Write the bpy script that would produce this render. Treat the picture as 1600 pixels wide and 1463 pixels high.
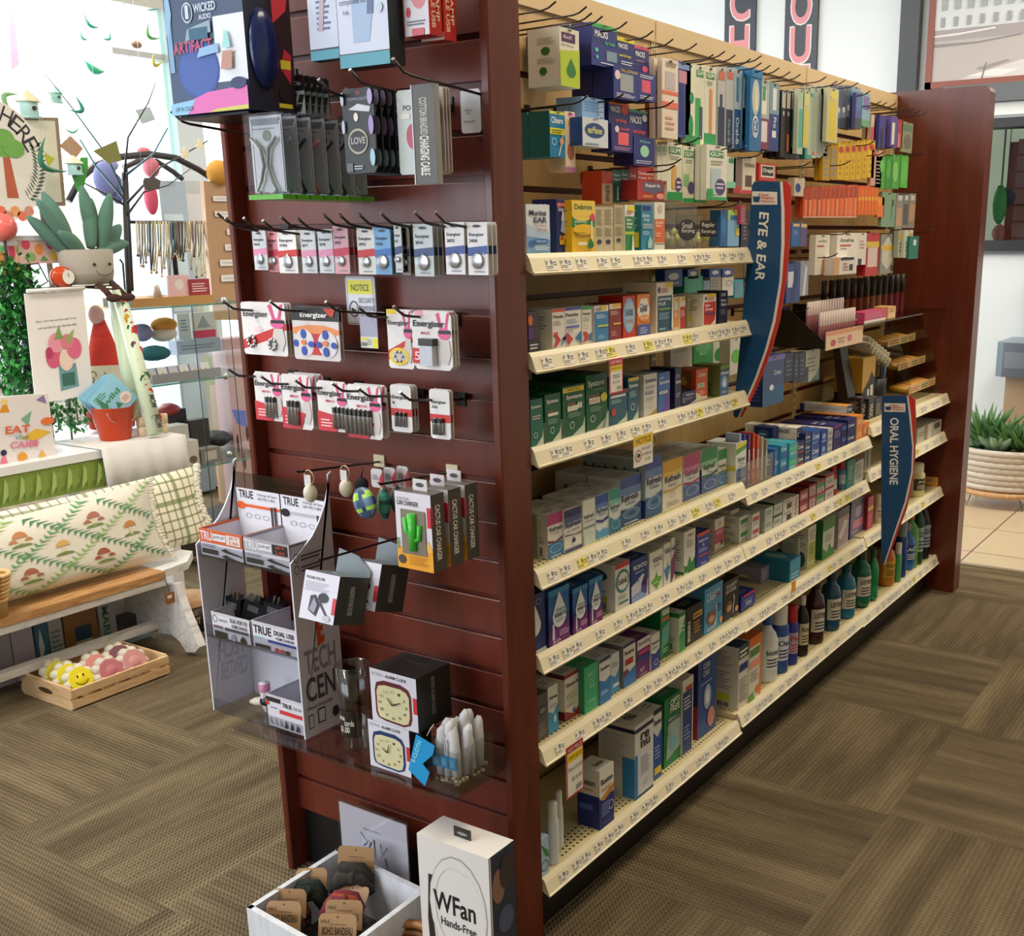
import bpy, math, random
from mathutils import Vector, Matrix
random.seed(7)
for o in list(bpy.data.objects): bpy.data.objects.remove(o)
COL = bpy.context.scene.collection
SC = bpy.context.scene
# ---------------------------------------------------------------- camera
CP = Vector((1.198602, -1.527685, 1.424176))
CR = Vector((0.8456429, 0.5336877, -0.0080921))
CU = Vector((-0.1286739, 0.2185541, 0.967304))
CF = Vector((-0.5180069, 0.8169526, -0.2534904))
FPX, PX, PY = 1722.215, 955.333, 820.844
cam = bpy.data.cameras.new('camera')
co = bpy.data.objects.new('camera', cam); COL.objects.link(co)
co.matrix_world = Matrix(((CR.x, CU.x, -CF.x, CP.x), (CR.y, CU.y, -CF.y, CP.y), (CR.z, CU.z, -CF.z, CP.z), (0, 0, 0, 1)))
cam.sensor_width = 36; cam.sensor_fit = 'HORIZONTAL'; cam.lens = FPX / 1600 * 36
cam.shift_x = -(PX - 800) / 1600; cam.shift_y = (PY - 731.5) / 1600
cam.clip_start = .05; cam.clip_end = 100
SC.camera = co
# ---------------------------------------------------------------- world, lights, exposure
SC.view_settings.view_transform = 'Standard'; SC.view_settings.look = 'None'
SC.cycles.transparent_max_bounces = 24; SC.view_settings.gamma = 1; SC.view_settings.exposure = 0.0
try: SC.view_settings.use_curve_mapping = False
except Exception: pass
W = bpy.data.worlds.new('daylight'); SC.world = W; W.use_nodes = True
bg = W.node_tree.nodes['Background']; bg.inputs[0].default_value = (.86, .93, 1, 1); bg.inputs[1].default_value = 2.6
def area(name, loc, size, power, col, rot=(0, 0, 0), sy=None):
    l = bpy.data.lights.new(name, 'AREA'); l.energy = power; l.color = col; l.size = size
    if sy: l.shape = 'RECTANGLE'; l.size_y = sy
    o = bpy.data.objects.new(name, l); COL.objects.link(o); o.location = loc; o.rotation_euler = rot
    return o
WARM = (1, .80, .56); NEUT = (1, .93, .84)
# ceiling troffers, each one lamp in the light housing built below
TROF = [(.6, .3, 16, WARM), (.6, 2.2, 16, WARM), (.9, 4.2, 42, NEUT), (-1.7, -.6, 46, NEUT), (-1.9, 3.2, 22, NEUT), (-4.2, 1.6, 22, NEUT), (-1.3, -2.8, 24, NEUT)]  # unseen left front troffers are placed to brighten the left floor and end cap
# daylight through the shop window behind the camera and the big left one
area('daylight_front_window', (-2.4, -4.85, 2.0), 4.6, 120, (.80, .88, 1), (math.radians(90), 0, 0), 2.1)
area('daylight_left_window', (-5.85, 1.5, 1.9), 5.0, 260, (.85, .93, 1), (0, math.radians(-90), 0), 2.4)
for _i, (_x, _y, _p, _c) in enumerate(TROF):
    area('troffer_lamp', (_x, _y, 3.13), .5, _p, _c, sy=1.1)

# ---------------------------------------------------------------- pixel helpers: where the photograph's rays meet real planes
def on(px, py, ax, v):
    d = CF + CR * ((px - PX) / FPX) - CU * ((py - PY) / FPX)
    return CP + d * ((v - CP[ax]) / d[ax])
def zfor(X, Y, py):
    # height of the point above (X, Y) that the photograph shows at row py
    a = Vector((X, Y, 0)) - CP
    k = -(py - PY) / FPX
    return -(a.dot(CU) - k * a.dot(CF)) / (CU.z - k * CF.z)
def yfor(px, X, z):
    a = Vector((X, 0, z)) - CP; k = (px - PX) / FPX
    return -(a.dot(CR) - k * a.dot(CF)) / (CR.y - k * CF.y)
def xfor(px, Y, z):
    a = Vector((0, Y, z)) - CP; k = (px - PX) / FPX
    return -(a.dot(CR) - k * a.dot(CF)) / (CR.x - k * CF.x)

# ---------------------------------------------------------------- materials
MATS = {}
def lin(h):
    h = h.lstrip('#')
    if len(h) == 3: h = ''.join(c * 2 for c in h)
    r = [int(h[i:i + 2], 16) / 255 for i in (0, 2, 4)]
    return [c / 12.92 if c < .04045 else ((c + .055) / 1.055) ** 2.4 for c in r]
def mat(key):
    """'#rrggbb' paper, 'g#..' gloss plastic, 'm#..' metal, 'c#..' clear tinted, 'f#..' cloth, 'e#..' lit lamp"""
    if key in MATS: return MATS[key]
    kind = 'p'; h = key
    if key[0] != '#': kind = key[0]; h = key[1:]
    m = bpy.data.materials.new('mat_' + key.replace('#', '')); m.use_nodes = True
    nt = m.node_tree; b = nt.nodes['Principled BSDF']; c = (*lin(h), 1)
    b.inputs['Base Color'].default_value = c
    b.inputs['Roughness'].default_value = {'p': .42, 'g': .22, 'm': .3, 'f': .95, 'c': .05}.get(kind, .5)
    if kind == 'm': b.inputs['Metallic'].default_value = .9
    if kind == 'f':
        n = nt.nodes.new('ShaderNodeTexNoise'); n.inputs['Scale'].default_value = 260
        bp = nt.nodes.new('ShaderNodeBump'); bp.inputs['Strength'].default_value = .5; bp.inputs['Distance'].default_value = .003
        nt.links.new(n.outputs[0], bp.inputs['Height']); nt.links.new(bp.outputs[0], b.inputs['Normal'])
    if kind == 'c':
        c = tuple([1 - (1 - v) * .35 for v in c[:3]]) + (1,)
        t = nt.nodes.new('ShaderNodeBsdfTransparent'); t.inputs[0].default_value = c
        g = nt.nodes.new('ShaderNodeBsdfGlossy'); g.inputs['Roughness'].default_value = .06
        lw = nt.nodes.new('ShaderNodeLayerWeight'); lw.inputs[0].default_value = .5
        pw = nt.nodes.new('ShaderNodeMath'); pw.operation = 'POWER'; pw.inputs[1].default_value = 4; nt.links.new(lw.outputs['Facing'], pw.inputs[0])
        f = nt.nodes.new('ShaderNodeMath'); f.operation = 'MULTIPLY_ADD'; f.inputs[1].default_value = .5; f.inputs[2].default_value = .06; nt.links.new(pw.outputs[0], f.inputs[0])
        x = nt.nodes.new('ShaderNodeMixShader')
        nt.links.new(f.outputs[0], x.inputs[0]); nt.links.new(t.outputs[0], x.inputs[1]); nt.links.new(g.outputs[0], x.inputs[2])
        nt.links.new(x.outputs[0], nt.nodes['Material Output'].inputs[0])
    if kind == 'e':
        b.inputs['Emission Color'].default_value = c; b.inputs['Emission Strength'].default_value = 6
    MATS[key] = m; return m
def node_mat(name, fn):
    m = bpy.data.materials.new(name); m.use_nodes = True; nt = m.node_tree
    fn(nt, nt.nodes['Principled BSDF']); MATS[name] = m; return m
def N(nt, t, **kw):
    n = nt.nodes.new(t)
    for k, v in kw.items():
        if k.startswith('i_'): n.inputs[k[2:].replace('_', ' ')].default_value = v
        else: setattr(n, k, v)
    return n
def ramp(nt, stops):
    r = nt.nodes.new('ShaderNodeValToRGB'); e = r.color_ramp.elements
    while len(e) < len(stops): e.new(.5)
    for el, (p, c) in zip(e, stops): el.position = p; el.color = (*lin(c), 1)
    return r
def wood(c1, c2, c3, scale, rough, bump=0.0, spec=.5):
    def f(nt, b):
        L = nt.links
        tc = N(nt, 'ShaderNodeTexCoord'); mp = N(nt, 'ShaderNodeMapping'); mp.inputs['Scale'].default_value = scale
        no = N(nt, 'ShaderNodeTexNoise', i_Scale=4.0, i_Detail=6.0, i_Roughness=.62, i_Distortion=.4)
        L.new(tc.outputs['Object'], mp.inputs[0]); L.new(mp.outputs[0], no.inputs[0])
        r = ramp(nt, [(.3, c1), (.5, c2), (.72, c3)]); L.new(no.outputs[0], r.inputs[0]); L.new(r.outputs[0], b.inputs['Base Color'])
        b.inputs['Roughness'].default_value = rough; b.inputs['Specular IOR Level'].default_value = spec
        if bump:
            bp = N(nt, 'ShaderNodeBump', i_Strength=bump, i_Distance=.002); L.new(no.outputs[0], bp.inputs['Height']); L.new(bp.outputs[0], b.inputs['Normal'])
    return f
node_mat('mahogany', wood('#4f1e12', '#5b2416', '#682b1b', (9, 9, .8), .3))
node_mat('slatwood', wood('#5a2519', '#63291c', '#6c2f21', (7, 7, .5), .33))
node_mat('beige', wood('#b8965f', '#c0a069', '#c8a972', (5, 5, .6), .45))
node_mat('pine', wood('#c79f72', '#dcb88b', '#e8cba2', (3, 3, 24), .55))
node_mat('oakseat', wood('#8f6038', '#b98a58', '#d2a878', (28, 2.4, 20), .42, .3))
node_mat('woodlight', wood('#b98a58', '#cda070', '#dbb488', (20, 3, 20), .5))
node_mat('distress', wood('#b4b4b0', '#d8d8d8', '#e2e2e2', (14, 2.2, 14), .6, .2))
node_mat('distress2', wood('#c9ccd2', '#d4d8de', '#dde0e6', (14, 14, 3), .6, .1))
def carpet(nt, b):
    L = nt.links
    tc = N(nt, 'ShaderNodeTexCoord'); sx = N(nt, 'ShaderNodeSeparateXYZ'); L.new(tc.outputs['Object'], sx.inputs[0])
    def M(op, a, bb=None, c=None):
        n = N(nt, 'ShaderNodeMath', operation=op)
        for i, v in enumerate((a, bb, c)):
            if v is None: continue
            if isinstance(v, (int, float)): n.inputs[i].default_value = v
            else: L.new(v, n.inputs[i])
        return n.outputs[0]
    T = .61
    fx = M('FLOOR', M('DIVIDE', M('ADD', sx.outputs[0], .17), T)); fy = M('FLOOR', M('DIVIDE', M('ADD', sx.outputs[1], .25), T))
    par = M('MODULO', M('ABSOLUTE', M('ADD', fx, fy)), 2.0)
    def streak(scl):
        mp = N(nt, 'ShaderNodeMapping'); mp.inputs['Scale'].default_value = scl
        ad = N(nt, 'ShaderNodeVectorMath', operation='ADD'); cb = N(nt, 'ShaderNodeCombineXYZ'); L.new(M('MULTIPLY', fx, 3.7), cb.inputs[0]); L.new(M('MULTIPLY', fy, 5.3), cb.inputs[1])
        L.new(tc.outputs['Object'], ad.inputs[0]); L.new(cb.outputs[0], ad.inputs[1]); L.new(ad.outputs[0], mp.inputs[0])
        no = N(nt, 'ShaderNodeTexNoise', i_Scale=1.0, i_Detail=3.0, i_Roughness=.55); L.new(mp.outputs[0], no.inputs[0]); return no.outputs[0]
    def wave(ax, s):
        return M('SINE', M('MULTIPLY', sx.outputs[ax], s))
    mixs = N(nt, 'ShaderNodeMix', data_type='FLOAT'); L.new(par, mixs.inputs[0]); L.new(streak((14, 1.6, 1)), mixs.inputs[2]); L.new(streak((1.6, 14, 1)), mixs.inputs[3])
    r = ramp(nt, [(.28, '#5a4c3a'), (.45, '#6b5d47'), (.56, '#786a51'), (.74, '#8a7c60')]); L.new(mixs.outputs[0], r.inputs[0])
    fine = M('MULTIPLY', wave(0, 2 * math.pi / .0115), wave(1, 2 * math.pi / .0115))
    rib = N(nt, 'ShaderNodeMix', data_type='FLOAT'); L.new(par, rib.inputs[0]); L.new(wave(0, 2 * math.pi / .013), rib.inputs[2]); L.new(wave(1, 2 * math.pi / .013), rib.inputs[3])
    hgt = M('ADD', M('MULTIPLY', fine, .6), M('MULTIPLY', rib.outputs[0], .5))
    mx = N(nt, 'ShaderNodeMix', data_type='RGBA', blend_type='MULTIPLY'); mx.inputs[0].default_value = .55
    cr = ramp(nt, [(.0, '#8a8a8a'), (.6, '#ffffff')]); L.new(M('MULTIPLY_ADD', hgt, .45, .5), cr.inputs[0])
    L.new(r.outputs[0], mx.inputs[6]); L.new(cr.outputs[0], mx.inputs[7]); L.new(mx.outputs[2], b.inputs['Base Color'])
    bp = N(nt, 'ShaderNodeBump', i_Strength=.7, i_Distance=.004); L.new(hgt, bp.inputs['Height']); L.new(bp.outputs[0], b.inputs['Normal'])
    b.inputs['Roughness'].default_value = .95; b.inputs['Specular IOR Level'].default_value = .15
node_mat('carpet', carpet)
def tile(nt, b):
    L = nt.links; tc = N(nt, 'ShaderNodeTexCoord')
    mp = N(nt, 'ShaderNodeMapping'); mp.inputs['Location'].default_value = (.02, .1, 0); L.new(tc.outputs['Object'], mp.inputs[0])
    br = N(nt, 'ShaderNodeTexBrick', offset=0.0, squash=1.0); br.inputs['Scale'].default_value = 1.0
    br.inputs['Brick Width'].default_value = .45; br.inputs['Row Height'].default_value = .45; br.inputs['Mortar Size'].default_value = .004
    br.inputs['Color1'].default_value = (*lin('#d8c3a4'), 1); br.inputs['Color2'].default_value = (*lin('#cfb998'), 1); br.inputs['Mortar'].default_value = (*lin('#6e604e'), 1)
    L.new(mp.outputs[0], br.inputs[0]); no = N(nt, 'ShaderNodeTexNoise', i_Scale=9.0, i_Detail=4.0)
    mx = N(nt, 'ShaderNodeMix', data_type='RGBA', blend_type='MULTIPLY'); mx.inputs[0].default_value = .25; L.new(br.outputs[0], mx.inputs[6]); L.new(no.outputs[1], mx.inputs[7])
    L.new(tc.outputs['Object'], no.inputs[0]); L.new(mx.outputs[2], b.inputs['Base Color']); b.inputs['Roughness'].default_value = .35
node_mat('tile', tile)
def fabricpat(bgc, lines, scale, rough=.9):
    # woven check: lines = [(period, width, offset, colour)] along both in-plane axes
    def f(nt, b):
        L = nt.links; tc = N(nt, 'ShaderNodeTexCoord'); sx = N(nt, 'ShaderNodeSeparateXYZ'); L.new(tc.outputs['Object'], sx.inputs[0])
        cur = None; base = N(nt, 'ShaderNodeRGB'); base.outputs[0].default_value = (*lin(bgc), 1); cur = base.outputs[0]
        for ax in (1, 2):
            for per, w, off, c in lines:
                a = N(nt, 'ShaderNodeMath', operation='ADD'); L.new(sx.outputs[ax], a.inputs[0]); a.inputs[1].default_value = off + 20 * per
                m = N(nt, 'ShaderNodeMath', operation='MODULO'); L.new(a.outputs[0], m.inputs[0]); m.inputs[1].default_value = per
                l = N(nt, 'ShaderNodeMath', operation='LESS_THAN'); L.new(m.outputs[0], l.inputs[0]); l.inputs[1].default_value = w
                q = N(nt, 'ShaderNodeMath', operation='MULTIPLY'); L.new(l.outputs[0], q.inputs[0]); q.inputs[1].default_value = .7
                x = N(nt, 'ShaderNodeMix', data_type='RGBA'); L.new(q.outputs[0], x.inputs[0]); L.new(cur, x.inputs[6]); x.inputs[7].default_value = (*lin(c), 1); cur = x.outputs[2]
        L.new(cur, b.inputs['Base Color']); b.inputs['Roughness'].default_value = rough
    return f
node_mat('plaid', fabricpat('#ece8d2', [(.034, .007, 0, '#6b7352'), (.17, .011, .01, '#5f7a2c')], 1))

# ---------------------------------------------------------------- mesh builder
TXT = {}
def textgeo(s, bold):
    k = (s, bold)
    if k not in TXT:
        c = bpy.data.curves.new('t', 'FONT'); c.body = s; c.resolution_u = 4
        if bold: c.offset = .022
        o = bpy.data.objects.new('t', c); COL.objects.link(o)
        m = bpy.data.meshes.new_from_object(o)
        V = [tuple(v.co) for v in m.vertices]; P = [tuple(p.vertices) for p in m.polygons]
        bpy.data.objects.remove(o); bpy.data.curves.remove(c); bpy.data.meshes.remove(m)
        if not V: V = [(0, 0, 0)]; P = []
        x0 = min(v[0] for v in V); x1 = max(v[0] for v in V); y0 = min(v[1] for v in V); y1 = max(v[1] for v in V)
        TXT[k] = ([((v[0] - x0) / max(x1 - x0, 1e-6), (v[1] - y0) / max(y1 - y0, 1e-6)) for v in V], P)
    return TXT[k]
class MB:
    def __init__(s): s.v = []; s.f = []; s.m = []; s.k = []; s.sm = []
    def mi(s, key):
        if key not in s.k: s.k.append(key)
        return s.k.index(key)
    def face(s, pts, key, smooth=False):
        n = len(s.v); s.v += [tuple(p) for p in pts]; s.f.append(tuple(range(n, n + len(pts)))); s.m.append(s.mi(key)); s.sm.append(smooth)
    def mesh(s, V, P, key, smooth=False):
        n = len(s.v); s.v += [tuple(p) for p in V]; i = s.mi(key)
        for p in P: s.f.append(tuple(a + n for a in p)); s.m.append(i); s.sm.append(smooth)
    def box(s, x0, x1, y0, y1, z0, z1, key, keys=None):
        x0, x1 = min(x0, x1), max(x0, x1); y0, y1 = min(y0, y1), max(y0, y1); z0, z1 = min(z0, z1), max(z0, z1)
        V = [(x, y, z) for z in (z0, z1) for y in (y0, y1) for x in (x0, x1)]
        F = {'D': (0, 2, 3, 1), 'T': (4, 5, 7, 6), 'Y': (0, 1, 5, 4), 'B': (2, 6, 7, 3), 'X': (1, 3, 7, 5), 'L': (0, 4, 6, 2)}
        n = len(s.v); s.v += V
        for c, p in F.items():
            s.f.append(tuple(a + n for a in p)); s.m.append(s.mi((keys or {}).get(c, key))); s.sm.append(False)
        return s
    def prism(s, pts, ext, key, keycap=None):
        """closed polygon pts (3d) pushed along vector ext"""
        e = Vector(ext); A = [Vector(p) for p in pts]; B = [p + e for p in A]; n = len(A)
        s.face(A, keycap or key); s.face(B[::-1], keycap or key)
        for i in range(n): s.face([A[i], B[i], B[(i + 1) % n], A[(i + 1) % n]], key)
    def tube(s, path, r, key, seg=6, smooth=True, cap=True):
        P = [Vector(p) for p in path]; R_ = r if isinstance(r, (list, tuple)) else [r] * len(P); n0 = len(s.v); i_ = s.mi(key)
        up = None
        for i, p in enumerate(P):
            d = (P[min(i + 1, len(P) - 1)] - P[max(i - 1, 0)]).normalized()
            if up is None: up = Vector((0, 0, 1)) if abs(d.z) < .9 else Vector((1, 0, 0))
            a = d.cross(up).normalized(); b = a.cross(d).normalized(); up = b
            for j in range(seg):
                t = 2 * math.pi * j / seg; s.v.append(tuple(p + (a * math.cos(t) + b * math.sin(t)) * R_[i]))
        for i in range(len(P) - 1):
            for j in range(seg):
                a = n0 + i * seg + j; b = n0 + i * seg + (j + 1) % seg
                s.f.append((a, b, b + seg, a + seg)); s.m.append(i_); s.sm.append(smooth)
        if cap:
            s.f.append(tuple(range(n0 + seg - 1, n0 - 1, -1))); s.m.append(i_); s.sm.append(False)
            e = n0 + (len(P) - 1) * seg; s.f.append(tuple(range(e, e + seg))); s.m.append(i_); s.sm.append(False)
    def lathe(s, c, prof, seg=20, sx=1, sy=1, rot=0):
        """prof: [(r, z, key)], key colours the band above this ring"""
        n0 = len(s.v)
        for r, z, k in prof:
            for j in range(seg):
                t = 2 * math.pi * j / seg + rot; s.v.append((c[0] + r * sx * math.cos(t), c[1] + r * sy * math.sin(t), c[2] + z))
        for i in range(len(prof) - 1):
            if prof[i][2] is None: continue
            for j in range(seg):
                a = n0 + i * seg + j; b = n0 + i * seg + (j + 1) % seg
                s.f.append((a, b, b + seg, a + seg)); s.m.append(s.mi(prof[i][2])); s.sm.append(True)
    def ball(s, c, r, key, seg=12, rings=8, jit=0):
        if isinstance(r, (int, float)): r = (r, r, r)
        n0 = len(s.v); i_ = s.mi(key)
        for i in range(rings + 1):
            ph = math.pi * i / rings
            for j in range(seg):
                t = 2 * math.pi * j / seg; q = 1 + (random.uniform(-jit, jit) if jit and 0 < i < rings else 0)
                s.v.append((c[0] + r[0] * q * math.sin(ph) * math.cos(t), c[1] + r[1] * q * math.sin(ph) * math.sin(t), c[2] + r[2] * q * math.cos(ph)))
        for i in range(rings):
            for j in range(seg):
                a = n0 + i * seg + j; b = n0 + i * seg + (j + 1) % seg
                s.f.append((a, a + seg, b + seg, b)); s.m.append(i_); s.sm.append(True)
    def text(s, o, u, w, txt, key, bold=False):
        """text fills the parallelogram o + u, w"""
        V, P = textgeo(txt, bold); o = Vector(o); u = Vector(u); w = Vector(w)
        s.mesh([o + u * a + w * b for a, b in V], P, key)
    def dec(s, F, spec, lay=1):
        """F=(origin, right, up, normal) with full face sized vectors; spec 'kind u0 v0 u1 v1 colour text;...'"""
        o, u, w, n = F; n = n.normalized()
        for i, d in enumerate(x.strip() for x in spec.split(';')):
            if not d: continue
            t = d.split(None, 6); k = t[0]; off = n * (.00028 * (i + lay)) + o
            pt = lambda a, b: off + u * a + w * b
            if k == 'p':
                t = d.split(); c = t[-1]; q = [float(a) for a in t[1:-1]]
                s.face([pt(q[j], q[j + 1]) for j in range(0, len(q), 2)], c); continue
            a, b, c_, e = (float(x) for x in t[1:5]); col = t[5]; tx = t[6] if len(t) > 6 else ''
            if k == 'r': s.face([pt(a, b), pt(c_, b), pt(c_, e), pt(a, e)], col)
            elif k == 'e':
                s.face([pt((a + c_) / 2 + (c_ - a) / 2 * math.cos(x), (b + e) / 2 + (e - b) / 2 * math.sin(x)) for x in [2 * math.pi * j / 18 for j in range(18)]], col)
            elif k == 'o':   # ring
                for j in range(18):
                    A = 2 * math.pi * j / 18; B = 2 * math.pi * (j + 1) / 18; cu, cv = (a + c_) / 2, (b + e) / 2; ru, rv = (c_ - a) / 2, (e - b) / 2
                    s.face([pt(cu + ru * math.cos(A), cv + rv * math.sin(A)), pt(cu + ru * math.cos(B), cv + rv * math.sin(B)), pt(cu + .82 * ru * math.cos(B), cv + .82 * rv * math.sin(B)), pt(cu + .82 * ru * math.cos(A), cv + .82 * rv * math.sin(A))], col)
            elif k in 'tT': s.text(pt(a, b), u * (c_ - a), w * (e - b), tx, col, k == 'T')
            elif k in 'vV': s.text(pt(a, e), w * (b - e), u * (c_ - a), tx, col, k == 'V')      # reads downwards
            elif k == 'n':   # lines of small print
                m = int(tx or 4)
                for j in range(m):
                    y0 = b + (e - b) * (j + .2) / m; y1 = b + (e - b) * (j + .62) / m; x1 = a + (c_ - a) * (.7 + .3 * ((j * 37 + 11) % 7) / 7)
                    s.face([pt(a, y0), pt(x1, y0), pt(x1, y1), pt(a, y1)], col)
            elif k == 'b':   # bars
                m = 9
                for j in range(m):
                    x0 = a + (c_ - a) * j / m; x1 = x0 + (c_ - a) / m * (.3 + .3 * ((j * 5) % 3) / 2)
                    s.face([pt(x0, b), pt(x1, b), pt(x1, e), pt(x0, e)], col)
            elif k == 'd':   # drop shape
                pts = []
                for j in range(20):
                    A = 2 * math.pi * j / 20; sn = math.sin(A); cs = math.cos(A); v = sn
                    wd = cs * (1 - max(0, sn)) ** .62
                    pts.append(pt((a + c_) / 2 + (c_ - a) / 2 * wd, b + (e - b) * (.36 + (.36 * v if v < 0 else .64 * v))))
                s.face(pts, col)
    def xf(s, M4, start=0):
        for i in range(start, len(s.v)): s.v[i] = tuple(M4 @ Vector(s.v[i]))
    def obj(s, name, parent=None, label=None, cat=None, group=None, kind=None, loc=None):
        if loc is None:
            if parent is not None: loc = parent.location.copy()
            elif s.v:
                xs = [v[0] for v in s.v]; ys = [v[1] for v in s.v]; zs = [v[2] for v in s.v]
                loc = Vector(((min(xs) + max(xs)) / 2, (min(ys) + max(ys)) / 2, min(zs)))
            else: loc = Vector((0, 0, 0))
        loc = Vector(loc)
        if parent is not None: base = wloc(parent)
        else: base = loc
        me = bpy.data.meshes.new(name); me.from_pydata([(v[0] - base.x, v[1] - base.y, v[2] - base.z) for v in s.v], [], s.f)
        for k in s.k: me.materials.append(mat(k))
        me.polygons.foreach_set('material_index', s.m); me.polygons.foreach_set('use_smooth', s.sm); me.update()
        o = bpy.data.objects.new(name, me); COL.objects.link(o)
        if parent is not None: o.parent = parent
        else: o.location = loc
        return tag(o, label, cat, group, kind)
def wloc(o):
    v = Vector(o.location)
    while o.parent: o = o.parent; v = v + Vector(o.location)
    return v
def tag(o, label=None, cat=None, group=None, kind=None):
    if label: o['label'] = label
    if cat: o['category'] = cat
    if group: o['group'] = group
    if kind: o['kind'] = kind
    return o
def thing(name, loc, label, cat, group=None):
    o = bpy.data.objects.new(name, None); COL.objects.link(o); o.location = loc; o.empty_display_size = .05
    return tag(o, label, cat, group)
def dup(o, d, label=None, group=None):
    """a copy of a thing with copies of its parts, moved by d"""
    c = o.copy(); COL.objects.link(c); c.location = Vector(o.location) + Vector(d)
    if label: c['label'] = label
    if group: c['group'] = group
    for ch in list(o.children):
        q = ch.copy(); COL.objects.link(q); q.parent = c
        for g in list(ch.children):
            w = g.copy(); COL.objects.link(w); w.parent = q
    return c
ORD = ['first', 'second', 'third', 'fourth', 'fifth', 'sixth', 'seventh', 'eighth', 'ninth', 'tenth', 'eleventh', 'twelfth', 'thirteenth', 'fourteenth', 'fifteenth', 'sixteenth', 'seventeenth', 'eighteenth', 'nineteenth', 'twentieth']
def ordn(i): return ORD[i] if i < 20 else 'twenty-' + ORD[i - 20]
V3 = Vector
def FX(x, y0, y1, z0, z1): return (V3((x, y0, z0)), V3((0, y1 - y0, 0)), V3((0, 0, z1 - z0)), V3((1, 0, 0)))
def FY(y, x0, x1, z0, z1): return (V3((x0, y, z0)), V3((x1 - x0, 0, 0)), V3((0, 0, z1 - z0)), V3((0, -1, 0)))
def FT(z, x0, x1, y0, y1): return (V3((x1, y0, z)), V3((0, y1 - y0, 0)), V3((x0 - x1, 0, 0)), V3((0, 0, 1)))
# ================================================================ setting
def slab(name, *a, key, kind='structure'):
    m = MB(); m.box(*a, key); return m.obj(name, kind=kind)
XL, XR, YF, YB, HC = -6.0, 3.6, -5.0, 5.1, 3.2
o = slab('floor', XL, XR, YF, 3.27, -.1, 0, key='carpet'); o['label'] = 'brown striped carpet tile floor'
for v in o.data.vertices: v.co.x += o.location.x; v.co.y += o.location.y; v.co.z += o.location.z
o.location = (0, 0, 0)
o = slab('floor_tiled', XL, XR, 3.27, YB + 1.9, -.1, .0, key='tile')
for v in o.data.vertices: v.co.x += o.location.x; v.co.y += o.location.y; v.co.z += o.location.z
o.location = (0, 0, 0)
slab('trim_1', XL, XR, 3.262, 3.292, 0, .006, key='m#d8cdb8')
slab('ceiling', XL, XR, YF, YB + 2, HC, HC + .1, key='#e6e2d8')
slab('wall_right', XR, XR + .1, YF, YB, 0, HC, key='#cbbfa6')
m = MB()
# back wall with a tall glazed opening above the gondola's far end and a pass-through on the right
m.box(XL, -.62, YB, YB + .12, 0, HC, '#dfe6ea'); m.box(-.62, XR, YB, YB + .12, 0, 1.31, '#dbe4ea'); m.box(-.62, XR, YB, YB + .12, 2.02, HC, '#c9cdd0'); m.box(1.6, XR, YB, YB + .12, 1.31, 2.02, '#dbe4ea')
m.obj('wall_back', kind='structure')
m = MB(); m.box(-.63, 1.6, YB - .03, YB + .13, 1.33, 1.385, '#17181a'); m.box(-.63, 1.6, YB - .03, YB + .13, 1.99, 2.04, '#1c1d20'); m.box(-.68, -.6, YB - .03, YB + .13, 1.33, 2.04, '#1c1d20'); m.box(-.63, 1.6, YB - .02, YB + .12, 1.31, 1.335, '#5b6266')
m.obj('window_1', kind='structure')
m = MB(); m.box(-.62, 1.6, YB - .012, YB, 2.055, 2.12, '#e9ecec'); m.box(-.75, XR, YB - .05, YB, 2.125, 2.22, '#5d6266'); m.obj('trim_2', kind='structure')
m = MB(); m.box(-1.01, -.9, YB - .06, YB, 0, HC, '#3a3f44'); m.obj('trim_3', kind='structure')
# room seen through the pass-through
m = MB(); m.box(-2.5, 3, 6.9, 7, 0, HC, '#c9d3b8'); m.obj('wall_far_room', kind='structure')
# left shop window wall
m = MB(); m.box(XL - .12, XL, YF, YB, 0, .5, '#cfcfca'); m.box(XL - .12, XL, YF, YB, 3.0, HC, '#e6e2d8'); m.box(XL - .12, XL, YF, -1.5, .5, 3.0, '#d8d6d0')
m.obj('wall_left', kind='structure')
m = MB()
for y, w, k in ((-1.5, .08, '#b9c2c4'), (.5, .05, '#b9c2c4'), (2.35, .05, '#c4cccc'), (3.88, .035, 'c#9fd8c8'), (3.96, .22, '#d8dcdc'), (5.0, .1, '#d0d4d4')): m.box(XL - .08, XL + .02, y, y + w, .5, 3.0, k)
m.box(XL - .08, XL + .02, -1.5, YB, .5, .56, '#b9c2c4')
m.box(XL - .08, XL + .02, 3.5, YB, 2.66, 2.7, '#c9c8c4')
m.obj('window_2', kind='structure')
m = MB(); m.face([(XL - .03, -1.5, .5), (XL - .03, YB, .5), (XL - .03, YB, 3.0), (XL - .03, -1.5, 3.0)], 'c#f2fbf8'); m.obj('window_3', kind='structure')
m = MB(); m.box(XL, XR, YF - .12, YF, 0, .7, '#cfc6b4'); m.box(XL, XR, YF - .12, YF, 2.8, HC, '#cfc6b4'); m.box(0, XR, YF - .12, YF, .7, 2.8, '#cfc6b4')
m.obj('wall_front', kind='structure')
m = MB()
for x in (-5.9, -4, -2, -.1): m.box(x, x + .06, YF - .1, YF, .7, 2.8, '#8f9698')
m.obj('window_4', kind='structure')
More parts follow.
